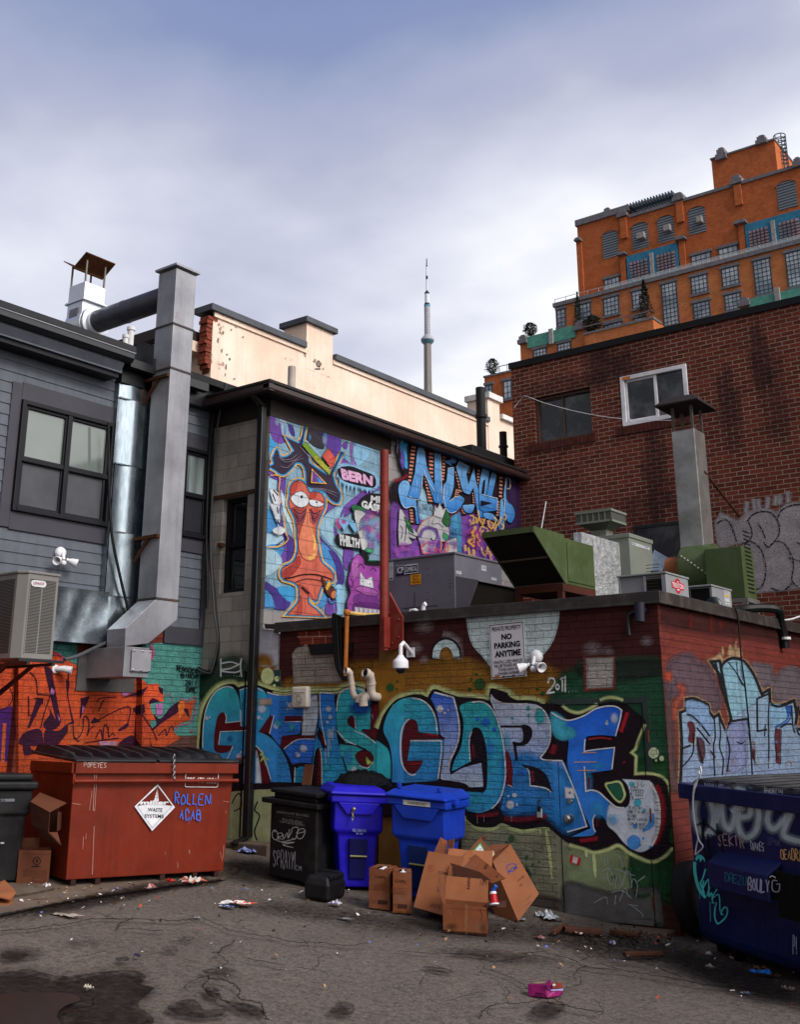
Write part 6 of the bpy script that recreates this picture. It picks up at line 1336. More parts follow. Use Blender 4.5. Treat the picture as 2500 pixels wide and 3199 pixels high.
# tipped black tub
F2=Fr((950,2806),(1025,2818));T2=thing('plastic_tub','small black plastic tub upturned on the asphalt by the blue bin','tub',F2.A);hh_=.17
mb=MB();mb.loft([[F2.P(a*1.+(.5-a/F2.L)*k*.08,b*.38+(.5-b)*k*.08,c)for a,b in((0,0),(F2.L,0),(F2.L,1),(0,1))]for c,k in((0,-.0),(.14,-.2),(.22,.5))]);mb.build('body',DBN,T2,bev=.03,seg=3);mb=MB();F2.box(mb,F2.L-.03,.04,.19,F2.L+.01,.34,.23);F2.box(mb,.02,.3,.2,F2.L-.02,.36,.24);mb.build('handle_rim',DBN,T2,bev=.01)
def wheelie(a,b,rim_py,dep,m_,label,metal=True,lidc=None,bow=.02,lidh=.1,over=.03):
 F=Fr(a,b);h=zat(F.A,rim_py)-F.A.z;L=F.L;T=thing('wheeled_bin',label,'bin',F.A,'blue wheeled bins by the painted wall')
 def ring(c,i0,f0,b0):return[F.P(i0,f0,c),F.P(L-i0,f0,c),F.P(L-i0,dep-b0,c),F.P(i0,dep-b0,c)]
 mb=MB();mb.loft([ring(.03,L*.2,.10,.16),ring(h*.58,L*.135,.06,.06),ring(h*.62,L*.05,.025,.03),ring(h*.86,.035,.012,.01),ring(h-.07,.03,.008,.0)]);mb.build('body',m_,T,bev=.02,seg=2)
 mb=MB();F.box(mb,-.005,-.03,h-.075,L+.005,dep+.02,h-.0);mb.build('rim',m_,T,bev=.015)
 mb=MB();mb.loft([[F.P(L*x,-.028+y,c)for x,y,c in((.12,0,h-.074),(.88,0,h-.074),(.88,.02,h-.074),(.12,.02,h-.074))],[F.P(L*x,-.02+y,c)for x,y,c in((.28,0,h*.80),(.74,0,h*.80),(.74,.03,h*.80),(.28,.03,h*.80))]]);mb.build('catch_plate',m_,T,bev=.005)
 mb=MB();mb.loft([[F.P(L*x,y,c)for x,y,c in((.34,.0,h*.54),(.66,.0,h*.54),(.66,.06,h*.54),(.34,.06,h*.54))],[F.P(L*x,y,c)for x,y,c in((.36,.066,.12),(.64,.066,.12),(.64,.11,.12),(.36,.11,.12))]]);F_=mb.build('recess_shade_panel',mat(m_.name+' recess','0f0f48' if m_ is PBL else '0d1f52',.5,bump=0),T)  # proud panel in darker blue, shade of the recess put into its colour
 mb=MB();c_=h*.36;mb.tube([F.P(L*.35,.02,c_),F.P(L*.65,.02,c_)],.012,10);mb.build('lift_bar',mat('dull brass bar','77704f',.45,.7),T,smooth=True)
 lid=MB();o=over
 lid.loft([[F.P(-o*.3,-.06,h+.004),F.P(L+o*.3,-.06,h+.004),F.P(L+o*.3,dep+.04,h+.004),F.P(-o*.3,dep+.04,h+.004)],[F.P(-o*.3,-.06,h+.03),F.P(L+o*.3,-.06,h+.03),F.P(L+o*.3,dep+.04,h+.035),F.P(-o*.3,dep+.04,h+.035)],[F.P(.05,.03,h+lidh*.75),F.P(L-.05,.03,h+lidh*.75),F.P(L-.05,dep-.03,h+lidh),F.P(.05,dep-.03,h+lidh)]]);ld=lid.build('lid',m_,T,bev=.02,seg=3)
 for k in(.02,L-.06):
  w_=MB();w_.tube([F.P(k,dep+.06,.11),F.P(k+.05,dep+.06,.11)],.11,18);w_.build('wheel',DBN,T)
 hd=MB();hd.tube([F.P(.08,dep+.02,h-.03),F.P(.08,dep+.1,h+.0),F.P(L-.08,dep+.1,h+.0),F.P(L-.08,dep+.02,h-.03)],.016,8);hd.build('handle',m_,T,smooth=True)
 return F,h,L,T,ld
F,h,L,T,ld=wheelie((1032,2784),(1207,2788),2482,.68,PBL,'violet blue wheeled bin carrying a black bag on its lid',over=.06,lidh=.11)
P_=Paint(F.fn(-.02),d=.0003,base=.008);P_.z=(780,2380,.30463);P_.txt('95U 004183','1052,685 1196,690 1194,722 1050,717','8f95c4',.01);P_.txt('III IIII','1090,725 1160,727 1160,745 1090,743','6d74b0',.05);P_.done('serial_number',SMO,T)
mb=MB();qs=[F.fn(.045)(780+.30463*x,2380+.30463*y,.0)for x,y in((1070,485),(1065,505),(1058,525),(1055,548),(1058,572),(1053,600))]
mb.ball(qs[0],.022)
for i,q in enumerate(qs[1:]):mb.tube([q+((F.u if i%2 else F.v)*.009*cos(t))+V((0,0,.018*sin(t)))for t in[2*pi*k/9 for k in range(10)]],.004,6)
mb.build('lock_chain',mat('brass chain','8a8266',.4,.7),smooth=True,label='short brass chain and lock on the front of the violet bin',category='chain')
# bag
c_=F.P(L*.72,.52,h+.10);mb=MB();rings=[]
from mathutils import noise as NZ
for i in range(1,12):
 th=pi/2*i/11;rings.append([c_+(F.u*cos(a)*.34+F.v*sin(a)*.22)*sin(th)*(1+.14*NZ.noise(V((cos(a)*2,sin(a)*2,i*.5))))+V((0,0,.17*cos(th)*(1+.25*NZ.noise(V((cos(a)*3,sin(a)*3,i*.8+5))))-.03))for a in[2*pi*k/28 for k in range(28)]])
mb.loft(rings);m=bpy.data.materials.new('bin bag plastic');n=NT(m);n.out((.004,.004,.005),.34,0,n.bump(n.noise(n.pos(),9,5,.7),1.,.06),.07);BAG=m
mb.build('rubbish_bag',BAG,smooth=True,label='black plastic rubbish bag slumped on the violet bin lid',category='bag')
F,h,L,T,ld=wheelie((1211,2808),(1402,2838),2486,.62,RBL,'royal blue wheeled bin with a white garbage only sticker',over=.02,lidh=.10)
P_=Paint(F.fn(.031),d=.0003,base=.002);P_.z=(1200,2150,500/1707.);P_.fill('205,1188* 495,1216* 494,1270* 204,1240*','b9b8b0',sm=False);P_.txt('GARBAGE ONLY','252,1206 452,1226 450,1252 250,1232','24262a',.015);P_.done('sticker',SMO,T)
mb=MB()
for k in(.12,.8):F.box(mb,L*k,.05,h+.078,L*k+.04,.1,h+.13)
F.box(mb,L-.03,.1,h-.03,L+.06,.2,h+.03);mb.build('lid_lug',RBL,ld,bev=.008,each=True)
# black bin cut by the left edge
F=Fr((-75,2772),(74,2764));h=zat(F.A,2458)-F.A.z;L=F.L;T=thing('wheeled_bin','black wheeled bin cut by the left edge with a grey number label','bin',F.A)
mb=MB();mb.loft([[F.P(i,f,c),F.P(L-i,f,c),F.P(L-i,.6,c),F.P(i,.6,c)]for c,i,f in((.03,.06,.05),(h*.7,.03,.02),(h*.72,.0,.0),(h-.03,-.01,.0))]);mb.build('body',DBN,T,bev=.02);mb=MB();F.box(mb,-.05,-.05,h-.03,L+.05,.68,h+.05);F.box(mb,-.03,-.02,h+.051,L+.0,.64,h+.12);mb.build('lid',DBN,T,bev=.025,seg=3)
P_=Paint(F.fn(.0),d=.0003,base=.004);P_.z=(0,2300,300/1092.);P_.stroke('0,730 160,725',32,'6e7078',sm=False);P_.txt('0003256','-20,720 58,718 58,742 -20,744','1c1c20',.03);P_.stroke('0,1215 40,1213',20,'a7a9ae',sm=False);P_.done('label',SMO,T)

# ---- cardboard
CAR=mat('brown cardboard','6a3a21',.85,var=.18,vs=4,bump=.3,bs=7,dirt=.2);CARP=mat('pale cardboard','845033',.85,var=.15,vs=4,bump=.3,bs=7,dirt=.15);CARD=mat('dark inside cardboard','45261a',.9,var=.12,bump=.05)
INK='3a2016'
def carton(a,b,top_py,dep,label,jug=None):
 F=Fr(a,b);h=zat(F.A,top_py)-F.A.z;L=F.L;T=thing('carton',label,'box',F.A,'pair of brown jug cartons');t_=.006
 mb=MB();F.box(mb,0,0,0,L,t_,h);F.box(mb,0,dep-t_,0,L,dep,h);F.box(mb,0,t_,0,t_,dep-t_,h);F.box(mb,L-t_,t_,0,L,dep-t_,h);F.box(mb,t_,t_,0,L-t_,dep-t_,t_);mb.build('body',CAR,T)
 mb=MB();mb.obox(F.P(t_,t_,h),F.u*(L*.30),F.v*(dep-.02),V((0,0,.005)));mb.obox(F.P(L*.72,t_,h),F.u*(L*.27),F.v*(dep-.02),V((0,0,.005)));mb.obox(F.P(L*.31,dep*.62,h),F.u*(L*.4),F.v*(dep*.34),V((0,0,.006)));mb.build('flap',CAR,T)
 return F,h,L,T
for(a,b,tp,lab,q4,dy)in(((1153,2836),(1218,2844),2711,'left one of the two jug cartons in front of the violet bin','198,505 290,515 288,540 196,528',0),((1228,2851),(1287,2855),2723,'right one of the two jug cartons in front of the royal blue bin','372,542 465,552 462,578 370,566',35)):
 F,h,L,T=carton(a,b,tp,.30,lab);x0=0 if dy==0 else 175
 P_=Paint(F.fn(0),d=.0002,base=.002);P_.z=(1100,2550,620/1707.);P_.txt('CAPRI',q4,INK,.01)
 P_.stroke('%d,%d %d,%d %d,%d %d,%d'%(165+x0,580+dy,298+x0,588+dy,296+x0,636+dy,164+x0,626+dy),2,'5c3220',closed=True,sm=False)
 for k in range(4):P_.txt('HANDLE WITH CARE','%d,%d %d,%d %d,%d %d,%d'%(185+x0,590+dy+k*11,280+x0,597+dy+k*11,280+x0,604+dy+k*11,185+x0,597+dy+k*11),'5c3220',0)
 P_.stroke('%d,%d %d,%d'%(222+x0*.97,736+dy,306+x0*.97,742+dy),34,'3f2318',sm=False);P_.hand('LOT','%d,%d %d,%d %d,%d %d,%d'%(160+x0,715+dy,212+x0,720+dy,212+x0,745+dy,160+x0,740+dy),INK,2);P_.done('printing',SMO,T)
 J=thing('plastic_jug','white capped plastic jug inside the %s jug carton'%('left' if dy==0 else 'right'),'jug',F.P(L*.5,.1,.02),'jugs inside the cartons');mb=MB();F.box(mb,.03,.03,.02,L-.03,.2,h-.05);mb.build('body',mat('cloudy plastic','b8bcc4',.3,bump=0),J,bev=.02);mb=MB();mb.lathe([(.035,0),(.035,.035),(.025,.04)],F.P(L*.55,.07,h-.04),(0,0,1),16);F.box(mb,L*.5,.09,h-.06,L*.62,.24,h+.005);mb.build('cap',WHP,J,smooth=True)
ZC=lambda x,y:(1100+.36321*x,2550+.36321*y)
def Q(x,y,Y):return PY(*ZC(x,y),Y)
def panel(mb,pts,th=.006,mi=0):
 P=[V(p)for p in pts];nn=(P[1]-P[0]).cross(P[2]-P[0]).normalized()
 if nn.dot(OEYE-P[0])<0:nn=-nn
 return mb.prism(P,-nn*th,mi)
def plane_fn(P3):
 P0=V(P3[0]);N=(V(P3[1])-P0).cross(V(P3[2])-P0).normalized()
 if N.dot(OEYE-P0)<0:N=-N
 def f(x,y,l):d=ray(x,y);return OEYE+d*(N.dot(P0-OEYE)/N.dot(d))+N*l
 return f
def px_paint(P3):p_=Paint(plane_fn(P3),d=.0002,base=.002);p_.z=(1100,2550,.36321);return p_
# tall leaning carton with a red round mark
T=thing('carton','tall pale carton with a red round stamp leaning beside the jug cartons','box',Q(640,830,9.0));A_=[Q(660,300,9.25),Q(965,352,9.3),Q(815,862,9.02),Q(533,782,8.98)];e_=V((.02,.30,-.10))
mb=MB();panel(mb,A_);panel(mb,[A_[0],A_[3],A_[3]+e_,A_[0]+e_]);panel(mb,[A_[3],A_[2],A_[2]+e_,A_[3]+e_]);panel(mb,[A_[1],A_[2],A_[2]+e_,A_[1]+e_]);panel(mb,[p+e_ for p in A_]);mb.build('body',CARP,T)
mb=MB();panel(mb,[Q(708,305,9.30),Q(762,180,9.42),Q(818,212,9.44),Q(822,352,9.31)]);panel(mb,[Q(818,212,9.40),Q(880,194,9.38),Q(868,272,9.3),Q(838,274,9.32)]);mb.build('flap',CAR,T)
P_=px_paint(A_);P_.stroke('680,418 708,448 680,478 652,448',3,'8e3a2a',closed=True);P_.hand('R','664,430 698,430 698,466 664,466','8e3a2a',3,jit=0);P_.txt('COMBO','745,472 860,488 856,512 742,496',INK,.01);P_.fill('715,592* 780,592* 780,668* 728,650*','7f5a45',sm=False);P_.txt('150 Sets Combo Pack','582,728 770,762 766,778 580,744',INK,.01);P_.txt('With Clear Dome Lid','578,746 762,780 758,796 576,762',INK,.01);P_.done('printing',SMO,T)
# big tilted carton behind
T=thing('carton','crushed carton with open flaps lying on top of the box pile','box',Q(1000,700,9.50));A_=[Q(828,272,9.35),Q(1022,294,9.55),Q(1010,560,9.40),Q(815,560,9.20)]
mb=MB();panel(mb,A_);panel(mb,[Q(840,420,9.20),Q(900,450,9.20),Q(890,560,9.18),Q(815,560,9.15)]);panel(mb,[Q(905,395,9.28),Q(1022,294,9.42),Q(1215,300,9.70),Q(1200,480,9.60)]);mb.build('body',CARP,T)
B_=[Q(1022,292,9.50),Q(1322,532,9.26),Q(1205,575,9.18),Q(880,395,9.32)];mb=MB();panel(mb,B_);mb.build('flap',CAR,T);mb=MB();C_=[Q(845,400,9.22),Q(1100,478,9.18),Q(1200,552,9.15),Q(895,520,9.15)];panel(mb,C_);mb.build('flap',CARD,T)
P_=px_paint(B_);P_.txt('HAN','1180,425 1140,490 1112,470 1152,405',INK,.02);P_.txt('CARD','1268,505 1245,535 1235,525 1258,495','5c2a1a',.01);P_.done('printing',SMO,T)
# open carton in front
F=Fr((1385,2911),(1523,2924));h=zat(F.A,2823)-F.A.z;L=F.L;T=thing('carton','open brown carton with raised flaps at the front of the pile','box',F.A);t_=.006;dp_=.30
mb=MB();
for k,(a0,b0,a1,b1)in enumerate(((0,0,L,t_),(0,dp_-t_,L,dp_),(0,t_,t_,dp_-t_),(L-t_,t_,L,dp_-t_))):F.box(mb,a0,b0,0,a1,b1,h)
F.box(mb,t_,t_,.002,L-t_,dp_-t_,.008);mb.build('body',CAR,T)
mb=MB();mb.prism([F.P(0,dp_,h),F.P(L,dp_,h),F.P(L+.01,dp_+.05,h+.19),F.P(.01,dp_+.05,h+.19)],F.v*.005);o_=mb.build('flap',CARP,T)
mb=MB();mb.prism([F.P(0,0,h),F.P(0,dp_,h),F.P(-.05,dp_-.03,h+.20),F.P(-.05,.05,h+.16)],F.u*.005);mb.build('flap',CAR,T)
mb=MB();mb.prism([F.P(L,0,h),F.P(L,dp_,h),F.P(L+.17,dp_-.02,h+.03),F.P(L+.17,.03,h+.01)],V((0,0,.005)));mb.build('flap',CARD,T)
pf=[F.P(0,dp_,h),F.P(L,dp_,h),F.P(L+.01,dp_+.05,h+.19)];P_=px_paint(pf);P_.txt('HAN','1022,535 1018,628 990,625 994,532',INK,.02);P_.txt('FRAGILE','1140,548 1130,600 1118,598 1128,546','5c3220',.01);P_.txt('THIS WAY','1118,545 1108,598 1098,596 1108,543','5c3220',.01);P_.done('printing',SMO,o_)
P_=Paint(F.fn(0),d=.0002,base=.002);P_.z=(1100,2550,.36321)
P_.stroke('985,760 975,1015',26,'9a6a48',.55,sm=False);P_.stroke('805,790 1188,812',3,'3e2214',.6);P_.stroke('790,975 830,1000 1160,1020',22,'2c1a12',.5,soft=True);P_.blob(860,950,70,40,'3a2216',.5,.1);P_.blob(1130,960,40,60,'3a2216',.4,.1);P_.stroke('1100,790 1120,850 1105,900',4,'4a2a1a',.7);P_.stroke('840,800 850,860',3,'b08a68',.6)  # tape, crease lines and soft darkening towards the bottom edge
P_.done('tape_creases_and_dark_edges',SMO,T)
# leaning carton with blue print
T=thing('carton','pale carton with blue print balanced on one corner against the wall','box',Q(1428,895,9.62));A_=[Q(1212,388,9.85),Q(1364,238,10.1),Q(1608,662,9.95),Q(1430,900,9.62)];e_=V((-.30,.10,-.03))
mb=MB();panel(mb,A_);panel(mb,[A_[0],A_[3],A_[3]+e_,A_[0]+e_]);panel(mb,[A_[1],A_[0],A_[0]+e_,A_[1]+e_]);panel(mb,[A_[3],A_[2],A_[2]+e_,A_[3]+e_]);mb.build('body',CARP,T);mb=MB();panel(mb,[A_[0],A_[1],Q(1330,255,10.0),Q(1215,320,9.8)]);mb.build('flap',CAR,T)
P_=px_paint(A_);BL_='2b3f86';P_.stroke('1330,460 1335,430 1365,412 1400,412 1415,420',7,BL_);P_.txt('PCM','1335,470 1415,420 1425,450 1348,505',BL_,.04);P_.txt('Hot Portion Cups','1390,575 1475,505 1485,525 1400,598',INK,.01);P_.txt('8 oz Clear','1415,610 1462,570 1470,590 1424,630',INK,.01);P_.stroke('1310,610 1320,600 1345,660 1400,690 1415,680 1360,640 1345,690 1390,720',2.5,'8a5c44');P_.txt('Food Service Packaging','1408,800 1540,675 1546,685 1414,812','5c3a28',.0);P_.txt('Made in Canada','1425,830 1530,730 1536,740 1431,842','5c3a28',.0);P_.done('printing',SMO,T)
# back carton with green label
T=thing('carton','rear carton with a green edged white label poking up behind the pile','box',Q(1110,330,9.9));A_=[Q(1018,285,9.8),Q(1110,183,9.95),Q(1205,300,9.9),Q(1190,420,9.8),Q(1030,420,9.75)];mb=MB();panel(mb,A_);panel(mb,[A_[0],A_[1],A_[1]+V((-.05,.2,0)),A_[0]+V((-.05,.2,0))]);mb.build('body',CAR,T)
mb=MB();panel(mb,[Q(1195,318,9.7),Q(1215,292,9.75),Q(1228,325,9.74),Q(1210,350,9.7)]);mb.build('label_tab',mat('cream paper','b7a98a',.7),T)
P_=px_paint(A_);P_.fill('1040,292* 1108,222* 1152,312* 1085,312*','3f7d33',sm=False);P_.fill('1062,290* 1104,240* 1138,308* 1080,306*','c8cad0',sm=False);P_.stroke('1104,278 1108,288',8,'1a1a1a');P_.done('printing',SMO,T)
# cup
q=Q(1228,705,8.93);CU=thing('paper_cup','red and white paper cup on the side of the open carton','cup',q);ax=V((.25,-.2,-1)).normalized();mb=MB();q0=Q(1215,662,8.93);mb.lathe([(.026,0),(.030,.012),(.038,.085)],q0,ax,20);mb.build('cup',mat('cup red','a3141c',.4,bump=0),CU,smooth=True);mb=MB();mb.lathe([(.042,.085),(.043,.095),(.036,.1)],q0,ax,20);mb.lathe([(.03,-.012),(.0305,.008)],q0,ax,20);mb.build('rim',WHP,CU,smooth=True)
mb=MB();mb.tube([Q(1205,655,8.97),Q(1240,598,8.97)],[.016,.018],8);mb.build('blue_sleeve',mat('blue plastic','1f55ae',.4,bump=0),smooth=True,label='bright blue plastic tube above the red paper cup',category='plastic tube')
# cartons beside the red dumpster
ZL=lambda x,y:(.27473*x,2300+.27473*y)
F=Fr((49,2764),(150,2765));h=zat(F.A,2655)-F.A.z;L=F.L;T=thing('carton','open brown carton with a dark round stamp between black bin and red dumpster','box',F.A);mb=MB();CDK=mat('dim brown cardboard','56301f',.85,var=.1,bump=.05)
for a0,b0,a1,b1 in((0,0,L,.006),(0,.294,L,.3),(0,.006,.006,.294),(L-.006,.006,L,.294)):F.box(mb,a0,b0,0,a1,b1,h)
mb.build('body',CDK,T);mb=MB();mb.prism([F.P(-.03,.3,h),F.P(L*.6,.3,h),F.P(L*.6,.33,h+.09),F.P(-.05,.33,h+.08)],F.v*.005);mb.build('flap',CDK,T)
P_=Paint(F.fn(0),d=.0002,base=.002);P_.z=(0,2300,300/1092.);P_.stroke('415,1372 458,1418 415,1466 372,1418',13,'2c1a16',closed=True);P_.fill('400,1400 430,1400 425,1430 415,1445 405,1430','2c1a16');P_.stroke('352,1480 455,1482',14,'2c1a16',sm=False)
for k in range(4):P_.txt('KEEP DRY THIS SIDE UP' if k%2 else 'HANDLE WITH CARE','%d,%d %d,%d %d,%d %d,%d'%(260,1515+k*20,525,1520+k*20,525,1530+k*20,260,1525+k*20),'3a221b',0)
P_.stroke('368,1605* 515,1610* 512,1652* 366,1648*',3,'2c1a16',closed=True);P_.stroke('250,1335 590,1340',3,'3a221b',sm=False);P_.done('printing',SMO,T)
FD=6.9;QL=lambda x,y,Y:PY(*ZL(x,y),Y)
T=thing('carton','crumpled carton with an open flap wedged against the side of the red dumpster','box',QL(540,1230,FD));mb=MB()
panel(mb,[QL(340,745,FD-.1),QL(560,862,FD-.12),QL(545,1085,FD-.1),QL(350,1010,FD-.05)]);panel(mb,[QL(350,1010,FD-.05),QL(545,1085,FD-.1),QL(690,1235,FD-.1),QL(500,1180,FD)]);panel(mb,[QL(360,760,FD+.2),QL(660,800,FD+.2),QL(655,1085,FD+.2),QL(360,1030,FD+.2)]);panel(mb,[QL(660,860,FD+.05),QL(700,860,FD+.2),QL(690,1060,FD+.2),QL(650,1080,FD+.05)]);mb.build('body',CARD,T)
mb=MB();panel(mb,[QL(342,742,FD-.1),QL(450,638,FD+.1),QL(752,757,FD+.12),QL(560,862,FD-.12)]);mb.build('flap',CDK,T);mb=MB();panel(mb,[QL(543,1092,FD-.1),QL(650,1090,FD+.05),QL(690,1235,FD-.1)]);mb.build('flap',CDK,T)
# brown board behind the black bin
q=[PY(946,2452,YF-.12),PY(955,2388,YF-.02),PY(981,2390,YF-.02),PY(972,2452,YF-.12)];mb=MB();mb.prism(q,(0,-.02,0));mb.build('board',mat('brown board','5a3524',.75,streak=.3),label='short brown board standing behind the square black bin',category='board')

# ---- litter
def crumple(px,py,w_,hgt,c,label,cat='litter',asp=.6,kind='paper',c2=None,seed=0,rot=0.,lift=.004):
 o=G(px,py);mb=MB();rr=random.Random(seed+int(px));n_=9;cols=[];d0=w_*600;Rg=[]
 for i in range(n_):
  row=[]
  for j in range(n_):
   x,y=(i/(n_-1)-.5),(j/(n_-1)-.5);k=1+rr.uniform(-.25,.25);xr,yr=x*w_*k,y*w_*asp*k
   z=abs(NZ.noise(V((x*4+seed,y*4+px*.1,seed*.7))))*hgt*1.15*(1.1-(x*x+y*y)*1.6)+rr.uniform(0,.12)*hgt
   row.append(o+V((xr*cos(rot)-yr*sin(rot),xr*sin(rot)+yr*cos(rot),lift+max(0,z))))
  Rg.append(row)
 mb.add([p for r_ in Rg for p in r_],[(i*n_+j,i*n_+j+1,(i+1)*n_+j+1,(i+1)*n_+j)for i in range(n_-1)for j in range(n_-1)],0)
 if c2:
  mb.m=[1 if NZ.noise(V((k*.31,seed+k*.07,0)))>.05 else 0 for k in range(len(mb.m))]
 ms=[mat('litter '+c,c,.55,var=.2,vs=30,bump=.05)]+([mat('litter '+c2,c2,.55,var=.2,vs=30,bump=.05)]if c2 else[])
 return mb.build(kind,ms,label=label,category=cat)
crumple(592,2758,.26,.09,'b4aca6','white food tray stained red lying at the dumpster foot','food tray',.7,'food_tray','a14a3a',3)
crumple(530,2756,.12,.05,'a8231b','red cardboard snack sleeve beside the white food tray','wrapper',.6,'snack_sleeve',None,4)
crumple(466,2780,.13,.06,'a98c8a','pinkish crumpled tissue on the concrete edge','tissue',.8,'tissue','8f4a48',5)
crumple(743,2826,.30,.05,'c9c3c0','orange white and blue food wrapper in mid asphalt','wrapper',.5,'food_wrapper','c2481c',6,.3);crumple(712,2834,.16,.03,'2a3c6e','dark blue part of a torn wrapper beside the orange one','wrapper',.5,'food_wrapper','a9adb8',7)
crumple(202,2862,.30,.03,'a49a94','flattened pale paper bag on the left asphalt','paper bag',.3,'paper_bag','8a7a70',8,.1)
crumple(1048,2826,.12,.05,'b8b4b4','crumpled white paper in front of the square bin','paper',.6,'paper','6a6ab0',9);crumple(1082,2871,.15,.01,'a9a6ac','flat white paper strip on the asphalt before the cartons','paper',.35,'paper',None,10)
crumple(772,2664,.22,.09,'7c86b8','pale blue cloth rag by the foot of the down-pipe','rag',.6,'rag',None,11)
crumple(1690,2932,.14,.03,'b5321f','red and white torn wrapper by the wall','wrapper',.4,'food_wrapper','c4c0c0',12,-.5)
crumple(1712,2868,.30,.10,'9aa0a4','clear crumpled plastic bag below the leaning carton','plastic bag',.5,'plastic_bag','b9bdc4',13,-.7);crumple(1630,2874,.10,.02,'7d828c','grey plastic lid under the corner of the leaning carton','lid',.6,'plastic_scrap',None,14)
crumple(2378,3044,.15,.06,'1560b4','bright blue plastic scrap in front of the blue dumpster','plastic scrap',.5,'plastic_scrap',None,15);crumple(2385,3032,.16,.05,'5a3a22','brown paper scrap behind the blue plastic one','paper scrap',.6,'paper',None,16);crumple(2422,3052,.10,.04,'4a3224','small brown crumpled bag right of the blue plastic scrap','paper scrap',.7,'paper',None,17)
crumple(2220,3026,.08,.04,'807a74','pale stone lying on the asphalt before the blue dumpster','stone',.6,'stone',None,18);crumple(1912,2954,.07,.05,'b4b4c0','white cup lid in the dirt before the doorstep','cup lid',.5,'litter_scrap','3a4aa0',19);crumple(2216,2986,.05,.05,'b0aeb2','small white block under the left end of the blue dumpster','block',.8,'block',None,20)
crumple(143,2773,.06,.07,'b9b5b8','tipped white cup on the concrete below the stamped carton','cup',.9,'cup',None,21);crumple(198,2792,.08,.02,'b58a5a','orange and white wrapper scrap at the concrete joint','wrapper',.5,'food_wrapper','b8b4b4',22);crumple(618,2868,.08,.02,'a9a5a8','small white paper scrap at the end of the crack','paper',.4,'paper',None,23)
crumple(275,3094,.06,.05,'b0a898','small pale cap by the puddle','cap',.8,'bottle_cap',None,24);crumple(428,2991,.05,.04,'2a2040','dark purple scrap on the grey asphalt','scrap',.7,'scrap',None,25);crumple(2330,3105,.08,.02,'9a9aa4','little white paper scrap before the blue dumpster','paper',.5,'paper','3a5aa0',26);crumple(2462,3093,.10,.04,'8a7868','beige crumpled paper near the right edge','paper',.5,'paper',None,27)
# brown folded cardboard at the left edge
mb=MB();o=G(-5,2838)
pts=[G(x,y)for x,y in((-40,2790),(10,2782),(40,2800),(46,2822),(30,2832),(-40,2828))];mb.prism([p+V((0,0,.05+.03*(i%2)))for i,p in enumerate(pts)],(0,0,.012));mb.prism([p+V((.01,-.02,.004))for p in pts],(0,0,.012));mb.build('folded_cardboard',CARP,label='folded tan cardboard piece cut by the left edge',category='cardboard')
# planks by the doorstep
WOOD=mat('wet timber','4a2c1e',.7,var=.3,vs=9,bump=.15,streak=.4)
def plank(a,b,w_,t_,lab):
 A,B=G(*a),G(*b);u=(B-A);v=V((-u.y,u.x,0)).normalized()*w_;mb=MB();mb.obox(A+V((0,0,.004)),u,v,(0,0,t_));mb.build('plank',WOOD,bev=.004,label=lab,category='plank',group='planks by the doorstep')
plank((1768,2918),(1882,2925),.12,.05,'widest brown plank lying below the steel door');plank((1905,2920),(1995,2934),.08,.04,'shorter plank right of the widest one below the door');plank((1956,2993),(2075,2991),.05,.04,'narrow loose plank lying apart on the asphalt');plank((1736,2924),(1776,2900),.04,.04,'short stick leaning left of the widest plank')
plank((182,3110),(252,3124),.02,.012,'pale straw stick lying beside the puddle');plank((160,3174),(228,3162),.015,.012,'thin pale stick at the lower edge of the puddle');plank((104,2817),(148,2814),.03,.015,'dark flat stick on the concrete apron')
# pink snack carton
F=Fr((1690,3098),(1752,3116));F=Fr((1712,3118),(1759,3110));T=thing('snack_carton','small pink and purple snack carton lying in the middle of the asphalt','box',F.A);w_=F.L;PK=mat('pink carton','7c1858',.35,var=.3,vs=30,bump=0);mb=MB()
mb.loft([[F.P(0,0,.0),F.P(w_,0,0),F.P(w_,.0,.06),F.P(w_*.95,.02,.08),F.P(.0,.02,.08)],[F.P(-.07,.13,0),F.P(w_-.07,.13,0),F.P(w_-.07,.13,.06),F.P(w_-.09,.13,.08),F.P(-.07,.13,.08)]]);mb.build('carton',PK,T,bev=.004);F.fnq=F.fn(0)
P_=Paint(F.fn(0),d=.0003,base=.002);P_.z=(1100,2650,1400/1707.);P_.fill('760,512* 802,512* 802,532* 765,534*','7a3a2a',sm=False);P_.blob(770,520,12,9,'c9c2c6',1,1.);P_.blob(790,520,8,7,'b01c34',1,1.);P_.stroke('758,540 804,538',6,'a9a6d8',sm=False);P_.fill('740,505* 756,500* 756,540* 742,535*','6a1450',sm=False);P_.done('printing',SMO,T)
mb=MB();qa,qb,qc,qd=F.P(.0,.02,.0805),F.P(w_*.95,.02,.0805),F.P(w_-.09,.13,.0805),F.P(-.07,.13,.0805);P_=Paint(lambda x,y,l:(qa*(1-x)+qb*x)*(1-y)+(qd*(1-x)+qc*x)*y+V((0,0,l)),d=.0003,base=.003);P_.fill('.05,.3* .9,.3* .9,.9* .05,.9*','8c6a5a',sm=False);P_.blob(.3,.6,.18,.22,'9a9a6a',1,1.);P_.blob(.65,.65,.2,.2,'c47a5a',1,1.);P_.stroke('.1,.45 .9,.5',.14,'6a6470',sm=False);P_.done('top_printing',SMO,T)
